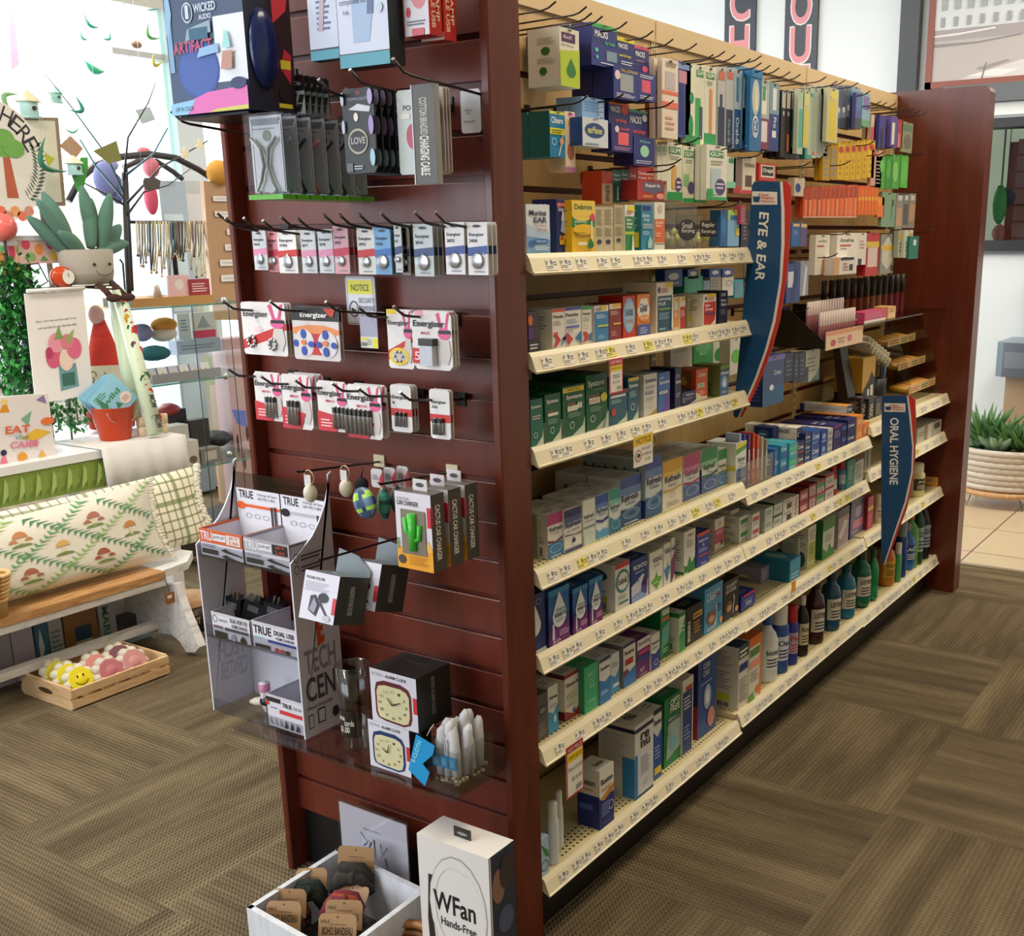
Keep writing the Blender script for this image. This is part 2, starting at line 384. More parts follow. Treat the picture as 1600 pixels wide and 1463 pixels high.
# light housings
for i, (x, y, p, c) in enumerate(TROF):
    t = thing('ceiling_light', (x, y, 3.14), 'recessed white ceiling troffer, number %s from the shop front' % ordn(i), 'light', 'ceiling troffers')
    m = MB(); m.box(x - .3, x + .3, y - .6, y + .6, 3.16, 3.2, '#efefec'); m.obj('frame', t)
    m = MB(); m.face([(x - .27, y - .57, 3.158), (x + .27, y - .57, 3.158), (x + .27, y + .57, 3.158), (x - .27, y + .57, 3.158)], 'e#fff3df'); m.obj('diffuser', t)

# ================================================================ end cap
ZS, SP, PR = .1458, .0762, .038
cap = thing('slatwall_end_cap', (-.337, .04, 0), 'mahogany slatwall end cap of the shelving run facing the camera', 'display unit')
def rbox(m, x0, x1, y0, y1, z0, z1, key, r=.003):
    # vertical board with softened vertical edges
    pts = [(x0 + r, y0), (x1 - r, y0), (x1, y0 + r), (x1, y1 - r), (x1 - r, y1), (x0 + r, y1), (x0, y1 - r), (x0, y0 + r)]
    m.prism([(a, b, z0) for a, b in pts], (0, 0, z1 - z0), key)
for x0, x1 in ((-.6746, -.658), (-.019, 0)):
    m = MB(); rbox(m, x0, x1, 0, .0885, 0, 1.948, 'mahogany'); m.obj('side_board', cap)
m = MB(); prof = [(PR + .02, ZS)]
prof.append((PR, ZS)); n = 1
while ZS + n * SP < 1.93:
    z = ZS + n * SP; prof += [(PR, z - .0015), (PR + .0015, z), (PR + .011, z), (PR + .011, z + .011), (PR, z + .011)]; n += 1
prof += [(PR, 1.93), (PR + .02, 1.93)]
A = [V3((-.658, a, b)) for a, b in prof]
for i in range(len(A) - 1):
    k = 'slatwood'
    p, q = A[i], A[i + 1]; e = V3((.639, 0, 0)); m.face([p, p + e, q + e, q], k)
m.face(A, 'slatwood'); m.obj('slat_panel', cap)
m = MB(); m.box(-.658, -.019, PR + .012, PR + .03, 0, ZS, '#0c0c0d'); m.obj('kick_plate', cap)
m = MB(); m.box(-.658, -.019, PR + .02, .085, 1.93, 1.948, 'mahogany'); m.obj('top_board', cap)

# ================================================================ gondola
XBK, J = -.27, (.09, 1.0, 1.95, 2.846)
g = thing('gondola_frame', (-.33, 1.47, 0), 'long beige slat backed shelving frame between the two mahogany ends', 'shelving unit')
for s_, (a, b) in enumerate(zip(J, J[1:])):
    m = MB(); z = .16; prof = []
    n = 2
    prof.append((0, .16))
    while .1458 + n * SP < 1.76:
        z = .1458 + n * SP; prof += [(0, z), (-.009, z), (-.009, z + .013), (0, z + .013)]; n += 1
    prof += [(0, 1.885)]
    keys = []
    for i in range(len(prof) - 1):
        p, q = prof[i], prof[i + 1]; k = 'beige' if p[0] == q[0] == 0 else '#5a2018'
        m.face([(XBK + p[0], a + .012, p[1]), (XBK + p[0], b - .012, p[1]), (XBK + q[0], b - .012, q[1]), (XBK + q[0], a + .012, q[1])], k)
    m.box(XBK - .02, XBK - .012, a + .012, b - .012, .1, 1.9, 'beige')
    m.obj('back_panel', g)
for i, y in enumerate(J):
    m = MB(); y0 = y - .014 if 0 < i < 3 else (y if i == 0 else y - .028)
    m.box(XBK - .03, XBK + .003, y0, y0 + .028, 0, 1.9, '#cdbf98')
    zz = .2
    while zz < 1.88:
        for yy in (.007, .018): m.box(XBK + .0028, XBK + .0036, y0 + yy, y0 + yy + .003, zz, zz + .018, '#2a2218')
        zz += .0254
    m.obj('upright', g)
for a, b in zip(J, J[1:]):
    m = MB(); m.box(XBK - .035, XBK + .006, a + .003, b - .003, 1.885, 1.935, '#cdb384'); m.obj('top_rail', g)
m = MB(); m.box(-.048, -.035, .092, 2.844, 0, .106, '#15110d'); m.obj('kick_base', label='black kick base under the bottom shelves', cat='base')
m = MB(); m.box(XBK - .06, XBK - .036, .09, 2.846, 0, 1.93, '#9a8660'); m.obj('rear_panel', g)
# far end panel
m = MB(); x0, x1, y0, y1, zt = -.68, .0787, 2.846, 2.9295, 1.9476; r = .02
pts = [(x0, y0, 0), (x1, y0, 0), (x1, y0, zt - r), (x1 - r * .3, y0, zt - r * .3), (x1 - r, y0, zt), (x0, y0, zt)]
m.prism(pts, (0, y1 - y0, 0), 'mahogany'); m.obj('end_panel', label='tall mahogany panel closing the far end of the shelving', cat='panel')

SHN = {}
def shelf(bay, idx, zt, label, xb=XBK, holes=2, y0=None, y1=None):
    a, b = J[bay], J[bay + 1]; a = a + .002 if y0 is None else y0; b = b - .002 if y1 is None else y1
    t = thing('metal_shelf', ((XBK) / 2, (a + b) / 2, zt - .03), label, 'shelf', 'cream metal shelves of the gondola')
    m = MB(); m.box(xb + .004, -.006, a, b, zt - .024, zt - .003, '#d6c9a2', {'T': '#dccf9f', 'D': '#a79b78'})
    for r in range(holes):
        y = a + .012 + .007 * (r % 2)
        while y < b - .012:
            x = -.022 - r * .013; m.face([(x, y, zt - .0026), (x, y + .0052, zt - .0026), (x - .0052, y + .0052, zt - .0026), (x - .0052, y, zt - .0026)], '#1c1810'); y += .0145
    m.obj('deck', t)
    m = MB(); pr_ = [(-.008, zt - .003), (-.006, zt + .001), (-.002, zt + .001), (.0035, zt - .007), (.012, zt - .031), (.016, zt - .033), (.014, zt - .037), (-.008, zt - .026)]
    m.prism([(x, a, z) for x, z in pr_], (0, b - a, 0), '#e6ddbf'); chan = m.obj('price_channel', t)
    # tags slid into the channel: three printed faces shared by all
    k = 11 if bay == 0 else 8
    u = V3((0, 1, 0)); w = V3((-.0085, 0, .024)).normalized(); nrm = V3((.024, 0, .0085)).normalized()
    rnd = random.Random(bay * 10 + idx); yy = a + .02 + rnd.random() * .03
    while yy < b - .05:
        wd = .034; q = MB(); o_ = V3((.0118, yy, zt - .0295)) + nrm * .0006
        yel = rnd.random() < .07
        q.face([o_, o_ + u * wd, o_ + u * wd + w * .021, o_ + w * .021], '#f0e36a' if yel else '#e9e5da')
        q.dec((o_, u * wd, w * .021, nrm), 'b .38 .5 .62 .9 #333;n .05 .15 .6 .45 #8b8b88 2;n .68 .4 .95 .85 #77777a 2;r .05 .6 .12 .85 #444')
        q.obj('price_tag', chan, label='yellow sale tag' if yel else None); yy += wd + (.002 + rnd.random() ** 2 * (.06 if bay == 0 else .08))
    # cantilever brackets under the deck
    for yb in (a + .002, b - .006):
        q = MB(); q.prism([(xb + .004, yb, zt - .024), (-.05, yb, zt - .024), (-.06, yb, zt - .034), (xb + .02, yb, zt - .07), (xb + .004, yb, zt - .07)], (0, .003, 0), '#bdb08a'); q.obj('bracket', t)
    return t
BAYN = ('near', 'middle', 'far')
LV = {0: [1.395, 1.22, 1.045, .808, .635, .438, .143], 1: [.782, .635, .433, .158], 2: [.815, .662, .438, .152]}
RANK = ('top', 'second', 'third', 'fourth', 'fifth', 'sixth', 'bottom')
for bay, lv in LV.items():
    for i, z in enumerate(lv):
        rk = 'bottom' if i == len(lv) - 1 else RANK[i]
        shelf(bay, i, z, 'cream metal shelf with price channel, %s one in the %s bay' % (rk, BAYN[bay]), holes=4 if i == len(lv) - 1 else 2)
# ================================================================ products standing on the shelves
def carton(x1, y0, y1, z0, h, d, base, front='', side='', top='', name='carton', **kw):
    m = MB(); b = .0012
    m.box(x1 - d, x1, y0, y1, z0, z0 + h, base)
    if front: m.dec(FX(x1, y0, y1, z0, z0 + h), front)
    m.dec(FY(y0, x1 - d, x1, z0, z0 + h), side or 'n .12 .5 .85 .85 #8a8f96 5;r .12 .3 .55 .42 #e3d36a;b .15 .06 .6 .2 #555')
    m.dec(FT(z0 + h, x1 - d, x1, y0, y1), top or 'n .15 .2 .8 .5 #8f959a 2')
    return m.obj(name, **kw)
def run(shelfname, bay, zt, crop, rows, group=None, cat='carton', n0=0):
    """rows: 'bx by rx ty depth behind | words | base | front | side | top' in the pixels of a crop (ox, oy, scale)"""
    ox, oy, s = crop; n = 0; out = []
    for row in rows.strip().split('\n'):
        f = [q.strip() for q in row.split('|')] + [''] * 4; a = f[0].split()
        bx, by, rx, ty = (float(q) for q in a[:4]); d = float(a[4]); beh = int(a[5]); st = int(a[6]) if len(a) > 6 else 1
        bx, rx, by, ty = ox + bx / s, ox + rx / s, oy + by / s, oy + ty / s
        P = on(bx, by, 2, zt); X = min(max(P.x, -.2), -.010); y0 = yfor(bx, X, zt); y1 = yfor(rx, X, zt); y0 = max(y0, .0935)
        z1 = zfor(X, y0, ty); h = max(z1 - zt, .02)
        lab = '%s, %s on %s shelf, %s bay' % (f[1], ordn(n + n0), shelfname, BAYN[bay]); n += 1
        hh = h / st
        for k in range(st):
            for q in range(beh + 1):
                if X - d * (q + 1) < XBK + .005 and q: break
                L = lab
                if k: L = '%s, %s layer on %s item, %s shelf, %s bay' % (f[1], ordn(k), ordn(n + n0 - 1), shelfname, BAYN[bay])
                if q: L = '%s, %s behind %s, %s shelf, %s bay' % (f[1], 'directly' if q == 1 else 'further', ordn(n + n0 - 1), shelfname, BAYN[bay]) + (', upper' if k else '')
                o = carton(X - q * (d + .002), y0, y1 - .0008, zt + .0002 - .003 + k * hh, hh - (.0006 if st > 1 else 0), min(d, X - q * (d + .002) - XBK - .004), f[2], f[3], f[4], f[5], label=L, cat=cat, group=group)
                out.append(o)
    return out
CA, CB, CC, CD, CE, CG, CH = (810, 220, 6.36), (1000, 220, 6.36), (820, 420, 4.571), (820, 680, 4.444), (830, 840, 5.333), (830, 1000, 3.852), (1080, 620, 4.706)
run('top', 0, LV[0][0], CA, '''
85 1125 320 612 .05 0|white and pale blue ear drop carton|#dfe8f2|r 0 0 1 .4 #7fa9dc;p 0 .38 1 .3 1 .46 0 .62 #b9d2ee;e .06 .16 .32 .3 #3f6fb4;T .12 .78 .84 .89 #1b2450 Murine;T .3 .64 .86 .75 #1b2450 EAR;t .34 .56 .84 .6 #c03a2c Wax Removal;t .46 .47 .86 .53 #c8452e Drops;r .3 .24 .86 .32 #2176c4;t .38 .26 .8 .3 #fff Starter;n .3 .1 .95 .2 #e8eef8 3
385 1115 522 563 .055 0|dark blue ear dryer carton|#1d2f6e|r .04 .86 .9 .94 #c8343c;t .1 .88 .85 .92 #fff EAR WATER;T .12 .78 .88 .86 #dfe9ff Swim-EAR;p .25 .42 .55 .38 .75 .72 .45 .78 #aebfe0;p .3 .62 .42 .6 .5 .76 .42 .8 #f4f6fa;r .15 .18 .8 .34 #d8a845;r .22 .26 .4 .33 #8b5a20;r .5 .2 .66 .28 #8b5a20;n .55 .04 .95 .14 #fff 2|V .3 .05 .62 .92 #cfdcf5 Swim-EAR
535 1115 765 573 .05 0|yellow and green earwax drop carton|#f2c418|r 0 .5 1 .7 #2c8b3a;e -.0 .62 .94 .84 #f6d75a;r 0 .7 1 .99 #f3d352;T .1 .83 .88 .93 #1d6a52 Debrox;e .76 .62 .99 .76 #e0407a;t .1 .58 .62 .63 #fff EARWAX;t .1 .52 .5 .56 #dff0d8 Removal;e .02 .36 .95 .56 #f2c418;n .15 .3 .7 .42 #b8901c 3;p .76 .2 .86 .2 .84 .62 .78 .62 #e8ead8;d .62 .1 .9 .3 #1f7a3c;r .2 .17 .6 .22 #e8f4e0
765 1110 850 640 .055 0|carton turned to its plain beige back|#cabf9e|n .1 .6 .9 .95 #8a8168 12;n .1 .36 .9 .56 #8a8168 6;e .2 .2 .75 .3 #3d3450
850 1108 945 640 .055 0|carton turned to its plain beige back|#cabf9e|n .1 .6 .9 .95 #8a8168 12;n .1 .36 .9 .56 #8a8168 6;e .2 .2 .7 .3 #3d3450
955 1100 1050 622 .055 0|carton turned to its plain beige back|#c8bd9c|n .1 .6 .9 .95 #8a8168 12;n .1 .36 .9 .56 #8a8168 6;e .2 .22 .65 .31 #3d3450
1062 1100 1155 622 .05 0|green and white earwax drop carton|#eef0e4|r 0 0 1 .76 #2f8a44;r 0 .38 1 .44 #b9cf3c;r .3 .86 1 .98 #f0dc3c;n .15 .8 .7 .9 #c0485c 2;T .12 .66 .6 .72 #fff Earwax;T .12 .58 .7 .64 #fff Removal;T .12 .5 .6 .56 #fff Drops;p .6 .04 .9 .04 .8 .36 .7 .36 #e8eee0
1222 1095 1335 622 .06 0|teal blue earache drop carton|#2a8bb0|r .1 .88 .8 .98 #1c2f80;T .1 .74 .7 .82 #d6eef4 Earache;T .2 .64 .7 .72 #d6eef4 Drops;r .1 .5 .9 .6 #9bb8cc;t .14 .53 .86 .57 #b04660 Homeopathic;n .1 .36 .7 .46 #b8dce8 3;p .5 .08 .86 .08 .95 .22 .7 .34 .5 .2 #9fd6d8;t .1 .02 .8 .06 #cfe8f0 Relief|r 0 0 1 .98 #1f7484;r .1 .1 .9 .42 #d6c83c;n .1 .5 .9 .9 #9cc0c4 8
1352 1090 1455 595 .05 0|white and orange ear relief carton|#f0ece4|r 0 .18 1 .66 #e0703c;e .3 .78 .75 .94 #e8d8c8;o .36 .8 .7 .94 #907060;T .1 .56 .8 .63 #ffe0c8 Earache;T .1 .5 .6 .55 #ffe0c8 Relief;n .1 .3 .6 .4 #f8c8a8 2;r 0 .14 1 .16 #2c6a44
''')
run('second', 0, LV[0][1], CC, '''
28 603 112 300 .05 0|dark grey and purple eye drop carton|#4a4448|r 0 .36 1 .98 #3c3038;e .0 .68 .4 .92 #e06a28;r 0 0 1 .34 #2a2a30;n .1 .1 .8 .26 #d8d8d8 2;r 0 .36 .35 .62 #5a2a8a
200 592 290 282 .075 0|white and red swirl allergy carton|#e9e6df|r 0 .93 1 1 #d84838;T .08 .76 .92 .86 #3a3a40 Pataday;n .08 .6 .7 .72 #9a6a60 4;r .08 .38 .4 .44 #d85a48;p 0 .06 .3 .1 .62 .24 .3 .4 0 .38 .3 .28 #cf3f38;p .6 .06 .9 .2 1 .24 1 .3 .8 .3 #3a8cc0
292 575 405 270 .075 0|white and blue swirl allergy carton|#e9e6df|r 0 .93 1 1 #3c4cae;T .04 .76 .84 .86 #3a3a40 Pataday;n .08 .6 .8 .72 #6a7ab0 4;r .04 .5 .86 .55 #5a6ac4;n .08 .4 .5 .47 #8a8fa8 2;p -.3 .22 .1 .4 .45 .22 .1 .06 .1 .2 -.1 .24 #cf3f38;p .55 .22 .95 .4 1 .22 .95 .06 .8 .18 #2f7fb4;p 0 .22 .1 .38 0 .38 -.0 .2 #2f7fb4
410 552 480 262 .07 0|slim white and green topped allergy carton|#e9e7de|r 0 .92 1 1 #3f9c5c;T .08 .77 .9 .85 #4a4a50 Pataday;n .1 .62 .8 .74 #8a9a88 4;o .15 .42 .6 .56 #c8b060;p 0 .1 .4 .12 .8 .22 .4 .36 0 .36 .3 .24 #c8423a;p .7 .12 1 .1 1 .34 .7 .28 #2f7fb4
500 536 600 258 .06 0|white carton with bright blue lower half|#e6e4dc|r 0 0 1 .84 #3a86c4;r .35 .9 .85 1 #ecc63a;n .08 .86 .5 .96 #7a5a90 2;n .1 .66 .8 .78 #dcebf6 3;r .2 .44 .95 .49 #ccd64a;n .2 .12 .7 .24 #a8cfe8 3
604 520 690 243 .06 0|dark red allergy relief carton|#8e2c2e|r 0 .86 1 1 #e8dcc8;r .3 .9 .98 1 #ecb83a;n .08 .7 .8 .82 #e8b8b0 3;r .3 .44 .95 .49 #ecc04a;n .1 .14 .6 .3 #d89890 3
702 508 790 188 .06 0|red and pale blue redness drop carton|#c8342a|e -.0 .14 1.0 .96 #8fb4d8;e .12 .18 .9 .9 #a9c8e4;T .16 .62 .8 .69 #24406a CLEAR;T .22 .54 .8 .61 #24406a EYES;t .2 .38 .8 .46 #d84a48 COOLING
803 492 892 176 .055 0|orange and white itchy eye drop carton|#ee8a2c|p .2 .42 .9 .4 1 .62 .8 .9 .3 .9 0 .62 #f2efe6;T .18 .66 .86 .78 #1c2c60 Clear;T .22 .56 .78 .66 #1c2c60 eyes;e .12 .36 .95 .52 #f0983a;t .25 .41 .85 .47 #fff ITCHY;r 0 0 1 .3 #4a5cae;n .2 .08 .8 .24 #c8d0f0 3
940 472 1058 92 .085 0|tall white and navy lubricant carton|#ece8da|r .06 .04 .94 .74 #25506e;r .52 .9 .98 1 #e8c62c;e .08 .8 .22 .92 #35307a;n .28 .8 .7 .9 #b84a6a 3;T .1 .64 .84 .71 #e0ecf0 Lubricating;T .1 .56 .5 .62 #e0ecf0 PLUS;r .1 .47 .8 .5 #7ab04a;n .1 .28 .8 .42 #8fb4c4 5;r .1 .08 .5 .12 #8fb4c4;p .86 .1 .96 .1 .93 .6 .88 .6 #e8ecec
1062 435 1102 195 .05 0|slim white and orange eye drop carton|#efe8dc|r 0 .1 1 .6 #e8a04a;r .2 .86 .9 .96 #e8c62c;n .1 .4 .8 .56 #fff0d8 3
1104 430 1146 192 .05 0|slim white and red eye drop carton|#efe8dc|r .1 .04 1 .7 #c82e24;r .3 .88 .98 .98 #e8c62c;n .2 .4 .9 .6 #ffd8d0 4
1160 412 1198 205 .05 0|white carton back with yellow panel|#c9c2a8|n .1 .5 .9 .92 #8a8168 9;r .1 .2 .9 .44 #c8b83a
1272 416 1365 176 .075 0|white and red rounded panel eye drop carton|#efe9df|p .06 .08 .6 .06 .9 .2 .96 .4 .96 .76 .06 .76 #cc2f26;r .3 .9 .98 1 #e8c62c;e .1 .82 .24 .93 #35307a;n .3 .8 .85 .9 #b84a6a 2;T .14 .6 .5 .7 #fff Eye;T .14 .48 .7 .58 #fff Drops;r .1 .38 .9 .42 #3a3a9a
1387 399 1447 152 .06 0|navy and white dry eye carton|#1d2440|n .2 .84 .8 .94 #d8dce8 2;T .2 .66 .8 .76 #e8ecf4 Dry;T .2 .54 .85 .64 #e8ecf4 Eye;n .15 .3 .8 .46 #8a90a8 4
''')
SY = 'p .3 0 1 0 1 .36 .9 .2 #cfdccb;r 0 0 1 .04 #dfe3da;'
run('third', 0, LV[0][2], CC, '''
46 1282 136 930 .05 0|teal green lubricant carton with white lettering|#1c6b5c|%sT .06 .8 .84 .88 #e8f2ec Systane;n .1 .58 .8 .68 #e8c8c8 2;o .2 .2 .5 .32 #dfeee8
150 1252 262 895 .055 1|slim dark green lubricant carton|#10603e|%sT .1 .8 .82 .9 #f0f4ee Systane;t .14 .64 .5 .68 #e06a68 ULTRA;r .14 .56 .8 .62 #e8e8dc;n .14 .4 .8 .52 #88b89c 3;o .28 .2 .52 .34 #dfeee8|r 0 0 1 .45 #b8c4b4;b .3 .06 .7 .4 #444
275 1224 432 838 .06 1|green twin lubricant carton with yellow strip|#10603e|%sr 0 .88 .96 .97 #ecd23c;t .2 .9 .8 .95 #4a5a20 TWIN PACK;T .14 .73 .86 .83 #f0f4ee Systane;t .18 .63 .52 .68 #e06a68 ULTRA;r .18 .52 .64 .62 #e8e8dc;p .64 .55 .72 .55 .72 .64 .68 .68 .64 .64 #f0f0e8;p .74 .55 .82 .55 .82 .64 .78 .68 .74 .64 #f0f0e8;n .2 .4 .8 .5 #88b89c 3;o .26 .18 .46 .32 #dfeee8|r 0 .02 1 .4 #c8cec0;b .3 .06 .6 .36 #444
442 1182 592 757 .065 1|largest green lubricant carton|#10603e|%sT .08 .77 .84 .9 #f0f4ee Systane;n .3 .72 .86 .76 #88b89c 1;t .1 .6 .58 .65 #e06a68 ULTRA PF;r .1 .5 .62 .6 #e8e8dc;n .12 .52 .58 .58 #e06a68 2;e .64 .5 .96 .66 #e8d840;n .14 .36 .7 .46 #88b89c 3;o .14 .18 .36 .3 #dfeee8;p .8 .04 1 .04 1 .34 #dfe8da
602 1136 733 872 .05 0|teal lubricant carton with yellow dot|#1f6076|%sr .08 .8 .9 .87 #d8e0e0;n .1 .64 .7 .76 #a8ccd4 3;e .1 .3 .36 .52 #c84a44;r 0 .9 1 1 #7a2c3c
738 1094 812 775 .055 0|slim teal carton with yellow top strip|#1f5c7a|%sr 0 .92 1 1 #d8c43c;T .1 .76 .95 .86 #e8f0f2 Systane;n .1 .56 .8 .7 #a8ccd4 4;o .2 .26 .6 .42 #dfeef2
850 1062 945 752 .085 0|white and purple lettered lubricant carton|#d9d8d2|p .0 .02 .98 .02 .98 .16 .5 .06 #b8963c;T .08 .78 .92 .9 #4a3a78 Systane;n .1 .66 .9 .74 #8a88a0 2;r .1 .54 .7 .61 #6a4a88;t .16 .56 .64 .6 #fff BALANCE;n .1 .4 .8 .48 #9a98a4 2;o .34 .18 .56 .34 #b09858
952 1042 1036 740 .065 0|bright blue and violet lubricant carton|#3a6cb4|p .3 .02 .98 .02 .98 .6 .7 .4 #6a48a8;T .1 .7 .95 .8 #e8f0fa Systane;r .1 .48 .8 .55 #e8ecf4;t .16 .5 .7 .54 #3a4ca0 HYDRATION;n .1 .84 .5 .92 #a8c8ec 1|r .1 0 .6 1 #9aa8bc;n .1 .5 .9 .9 #4a5a8a 6
1072 1010 1116 705 .065 0|dark navy eye drop carton|#1f1c48|T .1 .6 .95 .72 #d8d8ec Systane;n .1 .76 .8 .86 #9a9ac4 2;o .2 .3 .7 .4 #e8e8f4;r 0 0 1 .05 #ccc
1120 978 1222 880 .05 0|low dark purple eye ointment carton|#241f50|T .3 .66 .86 .84 #d8d8ec Nighttime;n .3 .4 .8 .56 #9a9ac4 2;o .06 .25 .22 .6 #e8e8f4;p 0 .0 1 0 1 .3 .5 .05 #c8c4d4
1222 944 1305 716 .06 0|orange and white eye drop carton|#dd5a2c|p .0 .0 1 .02 1 .1 .5 .14 0 .3 #eee8d8;T .2 .76 .86 .88 #fff0e0 Zaditor;r .12 .42 .7 .56 #d8ecd0;n .16 .44 .66 .54 #3a7a4a 2;n .2 .2 .7 .34 #f8c8a8 3|r .1 .3 .8 .95 #9a5c30;d .3 .5 .6 .8 #d8b83c
1392 932 1454 684 .075 0|olive green and blue eye drop carton|#6f7c4a|r 0 .02 1 .84 #3f6fa4;e .15 .26 .85 .66 #8ab4dc;d .32 .3 .68 .6 #e8f0fa;T .06 .7 .95 .8 #fff Advanced;n .2 .1 .8 .2 #c8dcec 2;r 0 .88 1 1 #7c9a3c|d .2 .5 .5 .8 #e0d040;b .2 .08 .7 .3 #444;n .15 .34 .8 .46 #444 3
'''.replace('%s', SY))
run('fourth', 0, LV[0][3], CD, '''
92 852 158 552 .045 0|grey carton seen edge on beside the post|#a9a49a|n .1 .5 .9 .9 #77736a 8|
162 858 272 547 .055 1|white carton with magenta top and blue waves|#e5e3de|r 0 .74 1 1 #b03478;p 0 .36 .5 .3 1 .38 1 .44 .5 .36 0 .42 #7a3a60;r 0 0 1 .33 #3f7fb8;o .08 .1 .9 .3 #7fb4dc;T .1 .6 .9 .7 #24344c Refresh;t .16 .52 .7 .58 #a03478 Liquigel;n .15 .02 .9 .07 #dcecf8 1|r .2 .56 .7 .84 #d8cf5a;n .12 .34 .9 .5 #777 4;b .15 .06 .8 .26 #444
277 818 396 522 .055 1|white carton with navy shaded top|#e5e4e0|r 0 .82 1 1 #28305e;r 0 .7 1 .82 #4a5484;r 0 .62 1 .7 #8b90ac;T .08 .58 .95 .7 #24305c Refresh;t .1 .47 .9 .53 #24304c GEL DROPS;p 0 .4 1 .36 1 .42 .5 .38 0 .44 #6a6f90;d .4 .2 .62 .34 #34384c;r 0 0 1 .09 #4a4c7c
408 764 490 452 .05 1|white and pale mint lubricant carton|#dfe2da|T .08 .58 .92 .68 #34404c Refresh;t .1 .5 .9 .55 #4a5a60 ADVANCED;r 0 .37 1 .42 #8a98a0;n .2 .14 .8 .3 #c8d4c4 3;p 0 0 1 0 1 .2 .5 .3 0 .22 #c4d8d0
494 716 580 420 .05 1|white carton with royal blue fade|#dfe4ec|r 0 .8 1 1 #2f56a8;r 0 .7 1 .8 #5f84c4;T .06 .58 .95 .7 #22346a Refresh;t .2 .5 .8 .57 #22346a Optive;p 0 .4 .5 .34 1 .4 1 .46 .5 .4 0 .46 #2c3c8a;p 0 0 1 0 1 .16 .6 .2 .3 .14 0 .24 #5aa4e0
588 680 665 378 .05 1|white carton with teal top and waves|#d8e2e0|r 0 .76 1 1 #2f9a94;r 0 .66 1 .76 #7fc0b8;T .08 .54 .95 .65 #245a70 Refresh;t .2 .47 .8 .53 #245a70 RELIEVA;p 0 0 1 0 1 .34 .5 .26 0 .4 #2c7a9c;o .1 .08 .9 .3 #6ab0c8
664 636 806 300 .085 1|large blue and white lubricant carton|#d9dfe6|r 0 .78 1 1 #3650a4;r 0 .62 1 .78 #6f8cc8;T .04 .5 .86 .64 #1c2450 Refresh;t .24 .42 .72 .49 #1c2450 Classic;p 0 0 1 0 1 .42 .5 .32 0 .36 #2c5484;o .1 .12 .92 .34 #7fa8d0;o .24 .16 .78 .3 #7fa8d0;n .15 .02 .9 .08 #e8f0f8 1|T .3 .66 .9 .76 #24405c Refresh;r 0 0 1 .1 #34506c
838 574 950 158 .17 0|tallest white and blue lubricant carton|#cdd6dc|r 0 .8 1 1 #3450a0;r 0 .66 1 .8 #6c88c4;T .06 .54 .96 .66 #1c2450 Refresh;t .24 .47 .84 .53 #1c2450 Classic;p 0 0 1 0 1 .4 .5 .32 0 .34 #2c5c8c;o .06 .12 .96 .34 #7fa8d0;o .2 .17 .82 .3 #7fa8d0|r 0 0 1 .96 #a9bcc0;T .02 .7 .42 .84 #1c2c40 Refresh;T .5 .66 .94 .82 #1c2c40 Refresh;t .56 .58 .86 .64 #1c2c40 Classic;r .94 0 1 .3 #20308a
958 516 1092 182 .07 1|white carton with golden yellow top|#e4e1d4|r 0 .76 1 1 #e4ac20;r 0 .66 1 .76 #efc95c;T .1 .54 .9 .68 #24304c Refresh;t .28 .44 .7 .5 #24304c MEGA-3;p 0 .36 .5 .34 1 .4 1 .43 .5 .38 0 .4 #cfa63c;o .34 .2 .6 .32 #b8b49c;n .2 .04 .9 .14 #a8a48c 3|n .2 .5 .8 .8 #9a968a 5
1100 456 1212 138 .06 1|white carton with raspberry top|#dfdfe0|r 0 .72 1 1 #b83c74;r 0 .6 1 .72 #cf7ea4;T .1 .52 .9 .66 #8a2c5c Refresh;t .2 .44 .7 .5 #4a3050 Celluvisc;p 0 .36 .5 .32 1 .38 1 .43 .5 .37 0 .42 #a03060;r 0 0 1 .33 #47609c;o .1 .08 .9 .3 #8fa4cc
1227 404 1334 100 .065 1|white carton with green top and ripples|#dfe3dc|r 0 .72 1 1 #1f8a48;r 0 .6 1 .72 #8ec49c;T .1 .52 .86 .66 #1c4c34 Refresh;t .35 .44 .6 .5 #1c4c34 Plus;p 0 .36 .5 .32 1 .4 1 .46 .5 .4 0 .42 #1f5c54;r 0 0 1 .34 #47609c;o .1 .06 .9 .28 #8fa4cc|r .7 0 1 .55 #1f3a8a
1341 354 1398 100 .05 0|slim white carton with green top|#dfe3dc|r 0 .72 1 1 #1f8a48;T .1 .5 .9 .6 #1c4c34 Refresh;t .3 .42 .7 .48 #1c4c34 Tears;r 0 .36 1 .4 #1f5c54;r 0 0 1 .34 #3f6ca4;o .1 .06 .9 .28 #8fb4dc
1462 328 1535 54 .085 0|white carton with green swoosh and yellow corner|#dfe3dc|p 0 .7 1 .8 1 .95 0 .86 #5aa444;p 0 .84 1 .92 1 1 .2 1 #e8d23c;T .2 .52 .86 .62 #2c5c54 Refresh;t .3 .44 .7 .5 #2c5c54 Tears;r .06 .04 .94 .34 #4864a0;n .15 .12 .85 .28 #9fb0d4 4|r 0 .3 1 .42 #d8cc4a;n .12 .06 .8 .28 #666 5
''')
TT = 'r 0 .0 1 .3 #7a2a78;r 0 .3 1 .4 #4a2c7c;r 0 .4 1 .52 #243474;r .0 .9 1 1 #2f86b8;d .16 .3 .84 .94 #dfe6ea;T .3 .58 .78 .66 #5a7a94 thera;T .24 .49 .82 .58 #24405c tears;n .3 .4 .72 .47 #7a94a4 2;t .1 .04 .5 .1 #e8d8f0 30;n .45 .14 .95 .26 #d8b8e0 3;p .1 .12 .22 .12 .2 .4 .12 .4 #c8d4ec'
